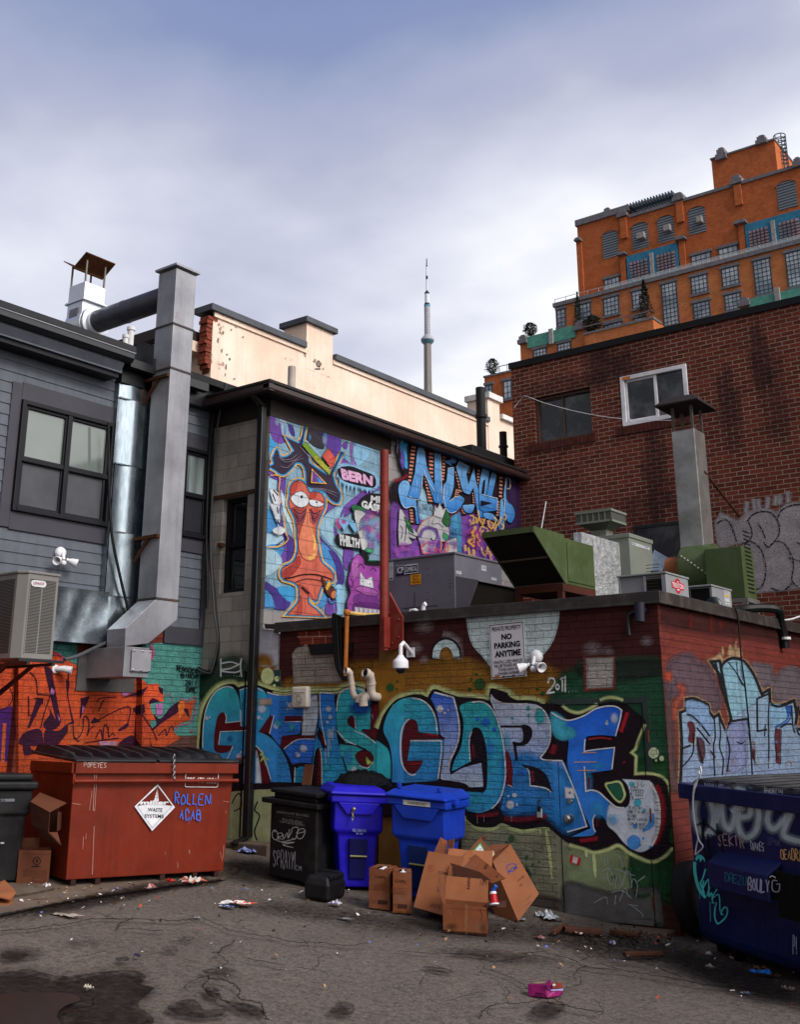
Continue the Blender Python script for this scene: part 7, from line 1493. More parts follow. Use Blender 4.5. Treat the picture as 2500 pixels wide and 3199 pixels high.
# countless small scraps and dead leaves
mb=MB();
for k in range(330):
 px,py=R.choice(((R.uniform(-20,2500),R.uniform(2780,3150)),(R.gauss(900,260),R.gauss(2790,40)),(R.gauss(1900,230),R.gauss(2960,28)),(R.gauss(300,200),R.gauss(2800,25))));
 if py<2745:continue
 o=G(px,py)+V((0,0,.022));s=R.choice((.006,.009,.013,.02))*R.uniform(.6,1.2);a=R.uniform(0,6.28);u,v=V((cos(a)*s,sin(a)*s,R.uniform(0,s*.5))),V((-sin(a)*s*.7,cos(a)*s*.7,R.uniform(0,s*.6)));mb.add([o-u-v,o+u-v*.7,o+u*.8+v,o-u*.7+v],[(0,1,2,3)],R.choice((0,0,0,0,0,0,1,1,2,3)))
mb.build('litter',[mat('pale scrap','b9b6b6',.6,bump=0),mat('tan scrap','8a6a50',.7,bump=0),mat('blue scrap','5a64a8',.6,bump=0),mat('reddish scrap','9a3a2a',.6,bump=0)],label='tiny scraps of paper and plastic strewn over the asphalt',category='litter',kind='stuff')
mb=MB()
for k in range(480):
 px,py=(R.gauss(1950,95),R.gauss(2945,20))if k%3 else(R.gauss(1560,420),R.gauss(2905,22));
 if px>2180 or py<2880+(px-1800)*.09:continue
 o=G(px,py)+V((0,0,R.uniform(.02,.04)));s=R.uniform(.008,.022);a=R.uniform(0,6.28);u,v=V((cos(a)*s,sin(a)*s,R.uniform(-.3,.8)*s)),V((-sin(a)*s*.6,cos(a)*s*.6,R.uniform(-.2,.5)*s));mb.add([o-u,o-v,o+u,o+v],[(0,1,2,3)],R.choice((0,1)))
mb.build('dead_leaves',[mat('dead leaf','2e1c14',.8,bump=0),mat('dark leaf','1a1210',.8,bump=0)],label='brown dead leaves and grit gathered along the wall foot',category='leaves',kind='stuff')
# ------------------------------------------------------------------ spray paint on the alley front wall
PF=Paint(onY(YF,XS,XR),d=.00018,e=.52,base=.0065);PF.fz=7
PBRY=paintmat('paint on front brick','brickY')
def soft(P,s,c,a=.9,w=60,sm=True):
 pl=curve(parse(s),True,5)if sm else[p[:2]for p in parse(s)];P.poly(pl,c,a);P.k-=1;P.rib(pl+[],w,c,a*.75,True,soft=True)
PF.zoom(1200,1850,900)
soft(PF,'-600,560* -600,640* 1000,760* 1750,760* 1600,640 1200,600 1000,470 900,440 640,450 480,410 380,420 120,440 -100,430 -400,460','7a531c',.92,40)
soft(PF,'1010,600 1150,470 1200,420 1400,410 1640,420 1680,560 1690,1300* 900,1300*','1d4531',.9,45)
soft(PF,'1150,455 1350,425 1640,415 1650,480 1300,520','232b26',.8,30)
soft(PF,'1480,1000* 1700,1000* 1700,1760 1640,1790 1450,1720','1c4426',.95,30)
soft(PF,'495,158* 1040,108* 1030,200 995,300 940,370 860,430 700,470 640,440 590,380 530,310 505,230','a7b7c6',.97,8)
for x,y,r in((240,200,60),(420,290,45),(190,330,45),(1560,290,40),(1240,340,60),(240,400,30),(1330,350,40)):PF.blob(x,y,r*1.2,r,'8a7d80',.5,.1)
PF.stroke('440,400 445,330 400,265 350,250',34,'857579',.6,soft=True)
PF.stroke('312,395 318,335 355,302 395,305 425,340 432,388',62,'15161c',.95,sm=True);PF.stroke('312,392 320,337 356,306 394,310 422,342 430,385',44,'a3b6c2');PF.fill('340,395 345,350 370,330 395,345 408,395','7a531c')
for q in('572,545,36 512,575,13 520,517,10 550,487,10 912,575,10 945,600,14 40,565,26 82,530,8 78,575,8',):PF.dots(q,'24421f',1,.8)
PF.stroke('975,540 985,512 1010,515 1012,545 985,580 968,600* 1015,592',11,'c8cbd0');PF.stroke('1030,545 1022,560 1032,578 1042,560 1030,545',9,'c8cbd0');PF.stroke('1048,520 1060,508* 1062,590',10,'c8cbd0');PF.stroke('1070,512 1078,502* 1078,592',10,'c8cbd0');PF.dots('1100,590,5 1121,588,5 1142,586,5','c8cbd0')
PF.fill('1185,380* 1375,374* 1375,575* 1190,586*','5d3028',sm=False);PF.fill('1205,394* 1362,390* 1356,560* 1210,568*','8d8783',sm=False);PF.stroke('1205,440 1360,436',3,'5c5855',sm=False);PF.stroke('1302,394 1304,438',3,'5c5855',sm=False)
PF.z=(600,1850,700/1707.)
PF.fill('805,300* 1075,288* 1080,395* 830,398*','6b2c20',sm=False);PF.stroke('805,342 1078,336',4,'9a8880',sm=False);PF.stroke('925,345 925,394',4,'9a8880',sm=False);PF.stroke('876,300 876,341',4,'9a8880',sm=False);PF.stroke('975,298 975,338',4,'9a8880',sm=False);PF.stroke('1022,340 1022,392',4,'9a8880',sm=False)
PF.fill('770,470* 800,430* 880,400* 900,460* 1110,468* 1140,690* 780,697*','7f746c',sm=False);PF.stroke('782,575 1125,570',4,'4c4540',sm=False);PF.stroke('945,572 945,690',4,'4c4540',sm=False);PF.stroke('868,480 868,572',4,'4c4540',sm=False)
PF.fill('506,290* 664,290* 660,500 640,560 500,560*','84838c',sm=True)
soft(PF,'500,520 580,500 600,600 500,680','7a531c',.8,40)
soft(PF,'20,640* 430,610* 640,700 640,760 60,800','1b3326',.92,40);soft(PF,'200,540 330,490 430,560 430,640 190,640','2c3c34',.5,60)
PF.blob(580,640,54,70,'a2ab78',1,.85);PF.dots('652,660,22 632,712,12 668,655,10','a2ab78',1,.8)
for s in('224,505 224,645','382,505 374,560 382,645','218,590 300,580 380,540','218,545 300,532 352,548','225,600 330,612 385,590'):PF.stroke(s,11,'aaafb2',.9)
PF.dots('325,638,5 345,640,5 365,640,5','aaafb2')
# letters on the left half
PF.zoom(600,2100,650);GLO='a2aa74';BKW='150d14';TL_,BL1,LAV,MRN,WHT='2f8c9a','2670b4','a2a9cf','4a1119','bcc3d2'
soft(PF,'60,940* 900,940* 900,1420* 540,1420* 300,1400* 280,960','8a8f6c',.95,20);PF.stroke('330,1080 370,1010 400,1000 410,1100 350,1140',10,'121212');PF.stroke('545,1060 520,1130 560,1180 520,1300 540,1380',12,'121212');PF.stroke('440,1040 470,1100 450,1180 500,1250 450,1330',9,'16161a')
top='62,640 66,500 80,380 106,280 156,190 218,128 290,98 350,95 385,120 430,108 520,98 600,122 660,142 760,160 860,146 960,150 1050,148 1190,150 1260,118 1340,106 1430,128'
PF.rib(curve(parse(top),False),42,GLO,.95,soft=True)
PF.fill('75,660 75,500 86,380 112,280 160,195 222,134 290,104 350,102 385,126 430,114 520,104 600,128 660,148 760,166 850,154 960,156 1050,154 1190,156 1260,126 1340,112 1430,136 1535,190* 1540,560 1610,600 1655,740 1660,960* 1300,960* 640,955 330,975* 330,860 200,720',BKW)
PF.fill('92,640 92,480 110,330 150,220 210,145 290,112 345,127 385,200 402,300 405,405* 275,420* 282,360 255,332 222,365 200,450 190,560 195,640 240,662* 300,650 345,605* 222,602* 235,482* 455,470* 450,640 400,740 330,820* 250,720 100,650*','2c8f98',c2='2a6cae')
PF.fill('282,360 255,332 222,365 200,450 190,560 195,640 240,662* 300,650 345,605* 222,602* 235,482* 455,476* 455,442* 400,408* 275,420*',MRN)
PF.fill('395,140* 460,122 530,120 595,150 625,210 645,290 640,380 600,440 555,488* 640,530 710,600 770,690 805,790 822,905* 652,900* 645,860 630,780 590,670 530,600* 580,910* 430,912* 430,800 455,600 460,445* 408,445* 405,300','2b86a4',c2='2a6fb4')
PF.fill('645,362* 682,356* 640,505* 560,486*',MRN);PF.fill('525,605* 560,640 605,730 648,880* 640,910* 580,912* 560,790',MRN);PF.fill('440,720 450,690* 452,905* 432,910*','8b93c4')
PF.fill('535,640* 560,760 575,905* 530,905*','a2a9cf')
PF.fill('622,165* 700,190 790,192 860,168 985,186* 1030,190* 1040,300 1030,420 1010,515* 905,518* 925,372* 775,368* 770,408* 905,402* 890,505* 752,522* 745,590* 800,580 880,545 1020,540* 1000,650 985,748* 900,742 830,758* 790,680 740,620 690,560 642,500* 682,350* 652,358 645,280 625,200','2a6cb6',c2='2253ac')
PF.fill('930,300 1000,195* 1032,195* 1040,300 1030,420 1010,515* 910,515*',LAV,.8)
PF.fill('775,362* 925,362* 925,398* 770,402*',MRN);PF.fill('748,525* 1018,522* 1018,540* 900,540 830,575 760,628 735,605*',MRN)
PF.fill('1052,165* 1172,170* 1185,330 1197,520 1240,700 1295,895* 1078,925* 1072,700 1060,612* 1025,640 1000,760 990,905* 850,905* 850,800* 900,772 985,770 1010,620 1030,480 1050,420','2263b6',c2='247fa4')
PF.fill('1050,450* 1085,520 1112,620* 1095,642 1058,560 1032,518*',BKW);PF.fill('1058,480* 1085,540 1106,612* 1070,560',MRN);PF.fill('1045,640* 1066,630* 1076,925* 1032,925*',MRN)
PF.fill('1192,300 1215,180 1275,135 1350,122 1430,155 1475,230 1482,340 1475,470* 1400,476 1530,580 1600,640 1640,760 1640,900* 1300,897* 1265,790 1235,690 1222,590 1270,580 1205,490','2b93a6',c2='2b8c8e')
PF.blob(1390,290,110,80,'2253ac',.9,.35);PF.blob(1290,700,50,90,'2b6fae',.7,.2)
PF.fill('1320,358 1290,385 1292,425 1348,466* 1348,400',MRN);PF.fill('1350,690 1380,652 1440,640 1490,680 1492,735 1450,775 1390,755',MRN);PF.fill('1480,250* 1537,270* 1537,575* 1400,478* 1475,470*',MRN);PF.fill('1440,700 1460,720 1478,740 1450,755','a2b35a')
PF.stroke('1215,580 1290,590 1350,600 1440,640',14,BKW);PF.stroke('1240,690 1280,810 1305,900',12,BKW)
for s,w_ in(('95,620 98,480 116,335 156,226 214,152 290,118 345,132',8),('280,340 290,370 285,415* 405,402',7),('455,478* 240,488* 226,598',7),('400,150* 460,130 530,128 592,156',7),('405,310 410,440',7),('682,352 645,505',7),('530,600 585,665 625,775 655,880',8),('625,165 700,186 790,190 860,172',9),('770,408 905,404',7),('1055,168* 1170,174',9),('1058,170 1062,330 1085,480 1108,600',8),('930,300 926,500',7),('765,628 840,570 900,548 1015,546',8),('1060,625 1072,700 1076,920',8),('855,780 850,905',8),('1195,320 1215,190 1270,142 1350,130 1430,162',9),('1200,480 1270,555 1360,598',9),('1345,365 1352,462',7),('1340,480 1430,520 1530,590',8),('1380,765 1450,785 1498,735',8),('345,605 310,690 290,715',7)):PF.stroke(s,w_,WHT,.9)
for q in('583,300,42 558,372,20 586,384,8 925,625,38 880,680,24 868,665,14 822,275,36 795,300,16 790,248,8 130,375,22 155,370,10 395,690,30 412,655,14 1130,300,30 1145,370,24 1120,410,16 1340,800,34 700,440,30',):PF.dots(q,'9aa3d0',.85,.5)
PF.dots('720,420,40 830,450,36 1120,780,36','2f93a0',.7,.4);PF.dots('320,545,30 860,470,26','1f5a90',.7,.4)
for s in('1130,480 1132,560 1128,700','1150,470 1148,640','1105,620 1108,750','1170,450 1165,560'):PF.stroke(s,7,'a9b4d0',.7)
PF.blob(1150,500,40,45,'a9b4d0',.6,.2);PF.fill('590,640* 600,690* 640,720 605,710 620,770* 598,715 575,730 590,690 570,680*','8c9e62');PF.fill('560,222* 660,218* 662,262* 560,268*','8a7c74',sm=False)
PF.hand('V','420,190 460,190 460,240 420,240','173a4c',4);PF.hand('E','420,250 460,250 460,300 420,300','173a4c',4)
# letters on the right half
PF.zoom(1200,2150,500)
soft(PF,'860,1380* 1300,1400 2000,1560* 2020,2450* 860,2450*','74735e',.9,30);soft(PF,'840,2000 1300,2130 2000,2300 2000,2500* 840,2400*','4a423e',.85,40)
soft(PF,'1960,1700* 2400,1700* 2870,1850* 2880,2000 2600,2260 2300,2140 1990,2100','707a5a',.9,30);soft(PF,'2660,1750 2900,1700* 2930,2100 2700,2200','1f3d26',.9,40)
soft(PF,'1960,2080 2400,2180 2860,2140 2960,2300* 2980,2480* 1960,2470*','4c4a48',.95,40)
topR='-60,430 0,310 40,240 90,175 155,115 230,82 330,58 420,62 478,86 498,52 535,4 575,0 650,28 765,66 830,86 960,92 1075,106 1130,118 1135,50 1158,-12 1250,8 1345,42 1360,75 1440,115 1560,116 1680,140 1730,165'
PF.rib(curve(parse(topR),False),52,GLO,.9,soft=True)
botR='860,1372 920,1410 985,1470 1085,1496 1195,1488 1255,1452 1305,1452 1400,1494 1500,1514 1600,1504 1700,1472 1790,1490'
PF.rib(curve(parse(botR),False),46,GLO,.9,soft=True)
for s,w_ in(('1740,1480 1760,1620 1790,1800 1810,2040',36),('1680,1480 1690,1560',18)):PF.stroke(s,w_,GLO,.9,taper=True)
PF.fill('-60,520* -10,340 30,258 84,186 150,125 230,94 330,68 420,74 480,98 500,66 535,20 575,14 640,38 760,78 830,98 960,104 1080,118 1138,132 1142,64 1162,6 1240,22 1330,54 1346,84 1430,128 1540,128 1640,144 1700,170* 1840,168 1890,195 1990,255 2086,272 2190,238 2296,182 2400,152 2500,147 2600,172 2700,254 2786,332 2800,372 2776,470 2736,560 2696,655 2650,680* 2706,722 2700,905* 2840,905 2970,940 3040,1010 3085,1160 3090,1400 3040,1600 3100,1695 2990,1790 2870,1832 2740,1792 2620,1732 2516,1662 2400,1712 2256,1742 2150,1692 2050,1662 1976,1642 1870,1562 1770,1482 1640,1482 1600,1490 1500,1500 1400,1480 1300,1440 1250,1440 1190,1475 1080,1480 980,1460 900,1390 860,1350 400,1350* -60,1350*',BKW)
PF.rib(curve(parse('2802,385 2735,540 2700,648* 2660,686* 2706,726* 2700,912* 2840,908 2970,938 3045,1010 3080,1150'),False),24,GLO,.95,soft=True)
PF.rib(curve(parse('1990,1668 2060,1690 2150,1715 2256,1752 2400,1722 2516,1676 2620,1746 2740,1808 2870,1850 2990,1808 3100,1700'),False),30,GLO,.95,soft=True)
for s,w_ in(('2170,1715 2178,1800',30),('2250,1745 2262,1860 2272,2020',36)):PF.stroke(s,w_,GLO,1,taper=True)
PF.rib(curve(parse('1920,180 1985,235 2086,262 2190,228 2296,168'),False),26,GLO,.9,soft=True);PF.stroke('2320,128 2400,100 2500,105 2570,130',26,GLO,.8,soft=True)
PF.fill('600,465* 580,330 530,220 450,140 360,103 270,100 180,130 100,200 45,300 10,450 75,600 105,800 100,1000* 215,1010* 590,985* 625,800 650,690 660,545* 600,520*','2a8d9c',c2='2a6fae')
PF.fill('0,600 60,660 85,780 85,960* -60,960* -60,560*','2b93a0')
PF.fill('300,335 350,345 375,400 380,470* 590,498* 605,520* 662,545* 300,548* 262,775* 432,772* 395,850 340,905 280,890 235,830 215,720 210,600 225,470 255,380',MRN);PF.stroke('470,490 600,508',20,'7d1a24',.9,soft=True);PF.stroke('280,810 410,805',22,'7d1a24',.9,soft=True);PF.stroke('250,480 240,620',26,'651620',.8,soft=True)
PF.fill('515,110* 550,42* 765,97* 800,220 828,380 825,520 785,660 735,760 718,850 728,925* 860,850 1060,795* 1085,1050* 930,1055* 860,1010 640,975* 620,960* 655,680 665,530* 620,490 600,340 555,190','2050b0',c2='9aa6cc')
PF.fill('825,205 880,160 970,140 1070,145 1150,190 1215,290 1260,420 1295,580 1315,760 1318,950 1290,1110 1240,1210 1160,1285 1060,1325 950,1315 890,1280 880,1100* 1060,1110* 1100,1085 1115,1000 1115,720 1090,560 1050,450 1000,420 960,450 935,560 945,700 960,770* 760,880* 740,880* 770,770 840,620 865,430 860,320','2a8f92',c2='2b7fae')
PF.fill('1000,420 960,450 935,560 945,775* 1000,768* 1062,790* 1080,1050 1060,1112* 1097,1085 1115,1000 1115,720 1090,560 1050,450',BKW);PF.stroke('965,600 975,740',24,'5a1a28',.9,soft=True)
PF.fill('1160,65* 1200,115 1290,155 1420,165 1560,165 1660,185 1730,240 1785,340 1802,450 1795,560 1755,660 1686,742* 1740,765 1926,772* 1966,900 2036,1050 2096,1200 2146,1330 2186,1475* 1976,1530* 1880,1440 1780,1365 1650,1310 1540,1310 1440,1335 1340,1325 1265,1290* 1300,1150 1325,900 1320,720 1295,540 1250,380 1185,210 1150,120','a3a9d4',c2='2764b4')
soft(PF,'1330,720 1420,760 1520,720 1700,780 1960,900 2120,1300 1980,1500 1780,1340 1500,1290 1330,1290 1320,1000','2874b4',.75,80)
PF.blob(1330,560,60,130,'4a9ab4',.6,.2);PF.blob(1680,300,70,110,'2a8d92',.85,.5);PF.dots('1555,215,28 1560,290,18 1385,320,16','2a8d92',.85,.6)
PF.stroke('1262,408* 1500,408',24,BKW);PF.fill('1490,398 1560,402 1595,450 1590,520 1550,585 1480,612 1408,606 1396,572 1460,582 1500,560 1506,480',BKW);PF.fill('1400,590* 1425,600* 1446,768* 1425,764*',BKW)
PF.fill('1485,812* 1560,828 1640,848 1720,895 1765,960 1795,1050 1812,1108* 1740,1062 1580,1035* 1590,960 1570,880',BKW);PF.stroke('1600,880 1612,1000',24,'64202c',.9,soft=True)
PF.fill('1325,680 1370,760 1390,880 1385,1000 1392,1042* 1325,1010','5a141c');PF.fill('1830,545 1975,565* 1970,765* 1720,748 1790,640',BKW);PF.stroke('1840,600 1810,700',50,'6a1826',.9,soft=True)
PF.fill('1796,250* 1896,310 1976,340 2066,325 2176,280 2276,220 2396,190 2496,195 2556,235* 2536,350 2486,512* 2336,500 2196,512 2176,532 2161,670* 2296,650 2481,630* 2451,870* 2186,905* 2160,840* 2176,1100* 2236,1085 2316,1110 2396,1180 2496,1260 2586,1275 2636,1230 2646,1130 2616,1030 2566,970* 2846,985* 2906,1050 2946,1150 2976,1300 2966,1450 2936,1560 2876,1680 2776,1740 2686,1720 2586,1650 2496,1540 2396,1420 2336,1350 2276,1345 2251,1400 2256,1480 2281,1530* 2226,1570 2016,1582* 2226,1490* 2176,1380 2096,1200 2036,1000 1976,800 1986,560 1916,520 1836,480','1d51b4',c2='2f6fc0')
PF.fill('2566,970* 2846,985* 2906,1050 2956,1200 2976,1400 2936,1560 2876,1680 2776,1740 2686,1720 2586,1650 2496,1540 2400,1440 2420,1250 2500,1262 2586,1277 2636,1232 2646,1130 2616,1030','a3a9d8')
soft(PF,'1810,270 1840,480 1930,540 2050,500 2010,430 1930,420 1950,350','3a93a8',.9,30);PF.blob(2300,1280,130,130,'2f7fb8',.8,.2);PF.blob(2200,1000,60,150,'2f7fb8',.6,.2);PF.blob(2460,1400,90,80,'4a86b8',.6,.2);PF.blob(2290,830,110,60,'2a80b4',.6,.2)
PF.blob(2476,320,50,70,'8f9ee0',.9,.4);PF.dots('2396,375,24 2400,350,14','8f9ee0',.9,.5)
PF.fill('2376,1020 2436,1000 2536,990 2586,1080 2596,1150 2546,1220 2486,1190 2416,1100',GLO);PF.fill('2402,1034 2440,1020 2524,1012 2562,1085 2570,1148 2540,1194 2494,1168 2432,1090','1d4a38')
PF.blob(2686,1640,78,84,'3f77c0',.95,.85);PF.dots('2700,1470,30 2786,1600,15 2750,1670,16 2860,1690,16','3f77c0',.9,.7);PF.dots('2726,1220,46 2796,1300,22 2660,1020,30','3a8fa4',.9,.7);PF.blob(2880,1420,40,80,'3f77c0',.8,.3);PF.fill('2860,1360 2900,1340 2890,1440 2850,1500 2780,1520 2840,1440','3f77c0',.9)
for s,w_,c in(('2616,260 2590,340 2546,470',30,'8e1a26'),('2920,1030 2985,1200 2995,1400 2950,1560 2900,1660',46,'7a1622'),('2110,1625 2300,1600',34,'7a1622'),('2200,545 2330,528 2450,545',14,'8a2028'),('2205,950 2206,1060',22,'54202c'),('2300,1400 2290,1480',30,'3c1020'),('1300,1390 1500,1400 1760,1360',40,'641522'),('1000,1360 1150,1350 1240,1330',34,'641522'),('2580,785 2584,790',26,'8e1a26')):PF.stroke(s,w_,c,.9,soft=True)
for s,w_ in(('310,108 380,112 460,150 530,225 572,330 586,465',15),('290,325 240,380 208,465 198,600 205,760 240,862 310,925 360,915',15),('300,560* 634,560* 632,700 600,965',15),('555,45* 762,98* 795,225 824,380 820,520 780,655 730,765 716,850',17),('960,150 1060,145 1140,185 1207,282 1256,420 1291,570 1313,760 1316,950 1285,1110 1240,1210 1170,1282',15),('960,455 932,560 942,780',12),('1162,68 1200,118 1290,158 1420,168 1560,168',13),('1640,180 1728,238 1783,340 1800,450 1793,560 1753,660 1690,740* 1740,765 1926,772',13),('1545,850 1572,900 1582,1038* 1740,1062 1808,1108',13),('1806,260 1896,314 1976,342 2066,328 2176,283 2276,222 2396,192 2496,197 2558,237* 2536,350 2490,512',15),('2166,545* 2158,672* 2296,652 2481,632* 2454,862',13),('2161,835 2176,1100* 2236,1085 2316,1108 2396,1180 2496,1262 2586,1273',15),('2276,1345 2251,1400 2258,1480 2278,1530',12),('1931,790* 1976,900 2036,1040 2096,1200 2186,1470* 1976,1530',14),('2866,1010 2936,1150 2961,1300 2956,1450 2926,1580 2876,1680',26),('1340,1030 1392,1048',8)):PF.stroke(s,w_,WHT,.92)
PF.dots('248,122,10 290,108,10 945,172,9 350,920,8 380,895,7 1100,1300,9 1125,1300,8',WHT)
for q in('620,222,44 672,264,14 710,236,14 1415,1140,28 1350,1150,14 1370,1240,50 1440,1240,16',):PF.dots(q,'b4bce0',.9,.6)
PF.blob(1110,360,60,60,'2250b0',.9,.3);PF.dots('1020,330,26 1200,440,30','2250b0',.85,.4);PF.blob(1160,640,60,130,'2a66b8',.6,.2);PF.blob(1490,900,80,40,'2250b0',.6,.2);PF.blob(1000,1200,60,50,'2b9a9c',.6,.3)
PF.dots('1385,1600,44 1330,1640,16 1370,1800,26 1540,1990,70 1545,1800,26 1540,1930,40 1680,1850,16 1610,1880,20 2650,1930,34 2740,1930,26 2590,1920,20 2800,2050,80 2470,2010,26','27482a',.9,.6)
PF.dots('2900,690,60 2985,748,28 2925,770,14','a2ab8a',.95,.85)
for s in('2136,688 2290,685','2056,788 2290,785','2086,877 2282,875'):PF.stroke(s,9,'b07d50')
for s in('-100,280 -96,330','120,170 118,200','1020,1370 1022,1440','1090,1360 1091,1420','1385,1360 1386,1420','220,310 222,350'):PF.stroke(s,5,'a9b4c8',.5)
for s in('2700,1000 2690,1030 2712,1060 2736,1030 2722,995','2780,990 2766,1020 2780,1050 2800,1020','2640,1090 2680,1050 2700,1060 2680,1090 2720,1090','2700,1080* 2790,1085* 2780,1150* 2705,1140*','2715,1080 2712,1140','2740,1080 2738,1145','2762,1082 2758,1150','2640,1140 2660,1120 2690,1180 2790,1170','2660,1080 2670,1100 2650,1130 2630,1110'):PF.stroke(s,5,'101418')
for b,x,y,l in(('SHE WILL ONLY',2630,1250,155),('CHANGE IF YOU HAVE',2622,1295,190),('THE CHANGE!',2620,1335,110),('NOW THIS IS WITH HIM',2625,1375,205),('CANT BE WALKED',2648,1425,170),('BACK',2748,1468,60)):PF.hand(b,'%d,%d %d,%d %d,%d %d,%d'%(x,y,x+l,y+12,x+l,y+42,x,y+30),'14161c',2.6)
PF.hand('18','2646,1150 2690,1150 2690,1190 2646,1190','14161c',4)
PF.zoom(1700,2350,800)
for s in('420,700 428,750','440,695 446,745','520,690 545,760','445,770 400,790','450,765 440,830 470,880 480,830 450,770','480,770 620,820','490,900 510,800 535,870 520,900','540,890 560,800 590,800 600,870','600,900 610,840 640,880 630,960','640,860 690,820','655,850 690,825','470,930 540,920 600,970','520,990 540,940 560,900 580,960','440,1010 430,960 350,1000','490,1010 495,950','580,1010 645,1020','590,1010 670,1070 675,1100'):PF.stroke(s,5,'8f9498',.75)
PF.fill('198,682* 260,705* 250,750* 190,728*','a31d20',sm=False);PF.fill('216,694* 240,703* 234,738* 210,728*','b9b0b0',sm=False);PF.blob(226,712,8,11,'a31d20',1,1.);PF.blob(226,708,3,3,'c9b9b9',1,1.)
PF.fill('160,236* 214,240* 218,302* 164,302*','b4b2b8',sm=False);PF.blob(190,268,17,19,'2b4a9a',1,1.);PF.blob(190,262,16,11,'b8262c',1,1.);PF.txt('NOTICE','177,257 203,258 203,267 177,266','d0c8c8',.02)
PF.done('graffiti',PBRY,B1)

# ------------------------------------------------------------------ spray paint on the red side wall
PS=Paint(onX(XR+.003,YF,YB),d=.0002,e=1.,base=.003);PS.fz=12;PS.z=(2080,1850,420/1529.)
soft(PS,'-20,160* 700,280 1600,440* 1600,560 900,480 300,420 -20,330','4a2220',.8,110);soft(PS,'-20,560 200,520 460,560 600,640 900,620 1600,760 1600,900 -20,900','94443a',.6,120)
soft(PS,'-20,1000* 30,1000 80,1250 90,1700 150,2260* -20,2260*','5c4444',.9,30);soft(PS,'30,870 140,740 280,720 360,800 480,860 560,1050 620,1250 520,1400 380,1250 240,1200 60,1180','66525c',.85,60);soft(PS,'960,860 1050,820 1120,830 1200,860 1250,1000 1340,880 1529,900 1600,1300 1300,1260 1180,1060 1080,1120','6f646c',.8,40)
PS.stroke('130,1060 190,1090 180,1200 120,1250 110,1450',60,'9c4a3c',.9,soft=True);PS.blob(30,960,60,80,'b4482c',.9,.3);PS.blob(120,1020,40,60,'66525c',.6,.2)
for s in('290,250 285,400','520,280 520,480','620,330 625,420'):PS.stroke(s,24,'8a2018',.5,soft=True)
MT='162,1370* 232,1340* 232,1218* 330,1212 480,1282* 500,1370 545,1425* 600,1390* 690,1600* 742,1450* 700,1230 640,1000 515,792* 612,780* 636,850* 680,785 760,752 870,775 940,845 1010,960 1092,1160* 1180,1105* 1186,1262* 1290,1290 1460,1232* 1490,1400 1484,1540 1600,1560* 1600,2180* 165,2180* 180,1750'
pm=curve(parse(MT),True);PS.rib(pm,44,'b08f6c',.95,True,soft=True)
for q in('480,770 560,740 620,700 650,800 560,790','720,620 740,605 770,650 800,560 810,640 850,640 860,740 720,740','640,640 650,630 660,700 640,710'):PS.fill(q,'b0906e',.95)
PS.poly(pm,'88a6bc',1,c2='8090b0');PS.rib(pm,34,'14151c',1,True)
for q,c in(('250,1490 300,1480 330,1560 320,1700 260,1690 270,1580','5a2028'),('1260,1560* 1300,1560* 1290,1950* 1255,1930*','6a2028'),('470,1650 500,1620 520,1700 560,1780 540,1900 480,1800','8f98b4'),('360,1660 430,1700 440,1850 400,1940 360,1800','50343c'),('970,1720 1010,1720 1010,1870 980,1880','6a2a24'),('730,1880 790,1880 760,2000 700,2040','7f6a70'),('1190,1270* 1410,1300* 1400,1440 1250,1530* 1190,1530*','86aed0'),('1360,1300* 1425,1290* 1410,1450 1300,1520 1250,1530 1380,1440','2a56a4'),('650,860 760,800 870,800 930,880 1000,1000 1060,1170* 1040,1240 900,1330 740,1400 700,1160','8ab4c8'),('720,1520 910,1460 930,1660 900,1980 700,2000','8088b0'),('230,1250 330,1240 470,1300 490,1390 540,1560* 500,1620 400,1500 260,1400','7f9cc4')):PS.fill(q,c,.9)
for s,w_ in(('560,790 600,960 660,1160 700,1300',26),('615,785 650,1000 690,1220 745,1450',30),('235,1390 300,1410 400,1510 500,1640',18),('350,1540 430,1640 500,1730',18),('160,1790* 280,1740',24),('180,1990 260,1900 310,1800 310,1600',16),('545,1400 560,1640 540,1760 555,2090',16),('600,1400 620,1600 610,1760 650,1900 640,2080',14),('720,1510 740,1470 930,1440',26),('930,1440 950,1640 980,1800 1020,1960',18),('1035,1200* 1040,1580* 1150,1560',20),('1045,1205 1180,1150',24),('1180,1160 1165,1400 1170,1700 1165,2000',14),('1130,1500 1120,1640',12),('1430,1290 1440,1480 1465,1600',14),('1190,1275 1290,1300 1440,1245',26),('700,790 800,920 900,1090',10),('800,810 820,960 870,1060',8),('845,830 870,1000',6),('1300,1540 1370,1500 1440,1500',18),('1310,1560 1300,1960',8),('690,1640 720,1800 690,2040',14),('1250,1540 1240,1660 1260,1900',12),('800,1700 860,1720 900,1680',12),('350,1640 380,1800 420,1950',12),('500,1800 560,1880',12),('1490,1570 1520,1620 1600,1650',16),('1500,1300 1520,1400',16)):PS.stroke(s,w_,'15161e',.92)
for s in('330,1590 320,1740','740,1960 780,1900','1010,1880 1030,1940','1360,1970 1400,1910 1440,1970'):PS.stroke(s,10,'b39a7c',.8)
for _ in range(26):PS.blob(R.uniform(200,1500),R.uniform(1500,2050),R.uniform(18,60),R.uniform(20,70),R.choice(('9fb4cc','6f86b4','8a90b0','a8b8c8')),.45,.1)
PS.done('graffiti',paintmat('paint on side brick','brickX'),B1)

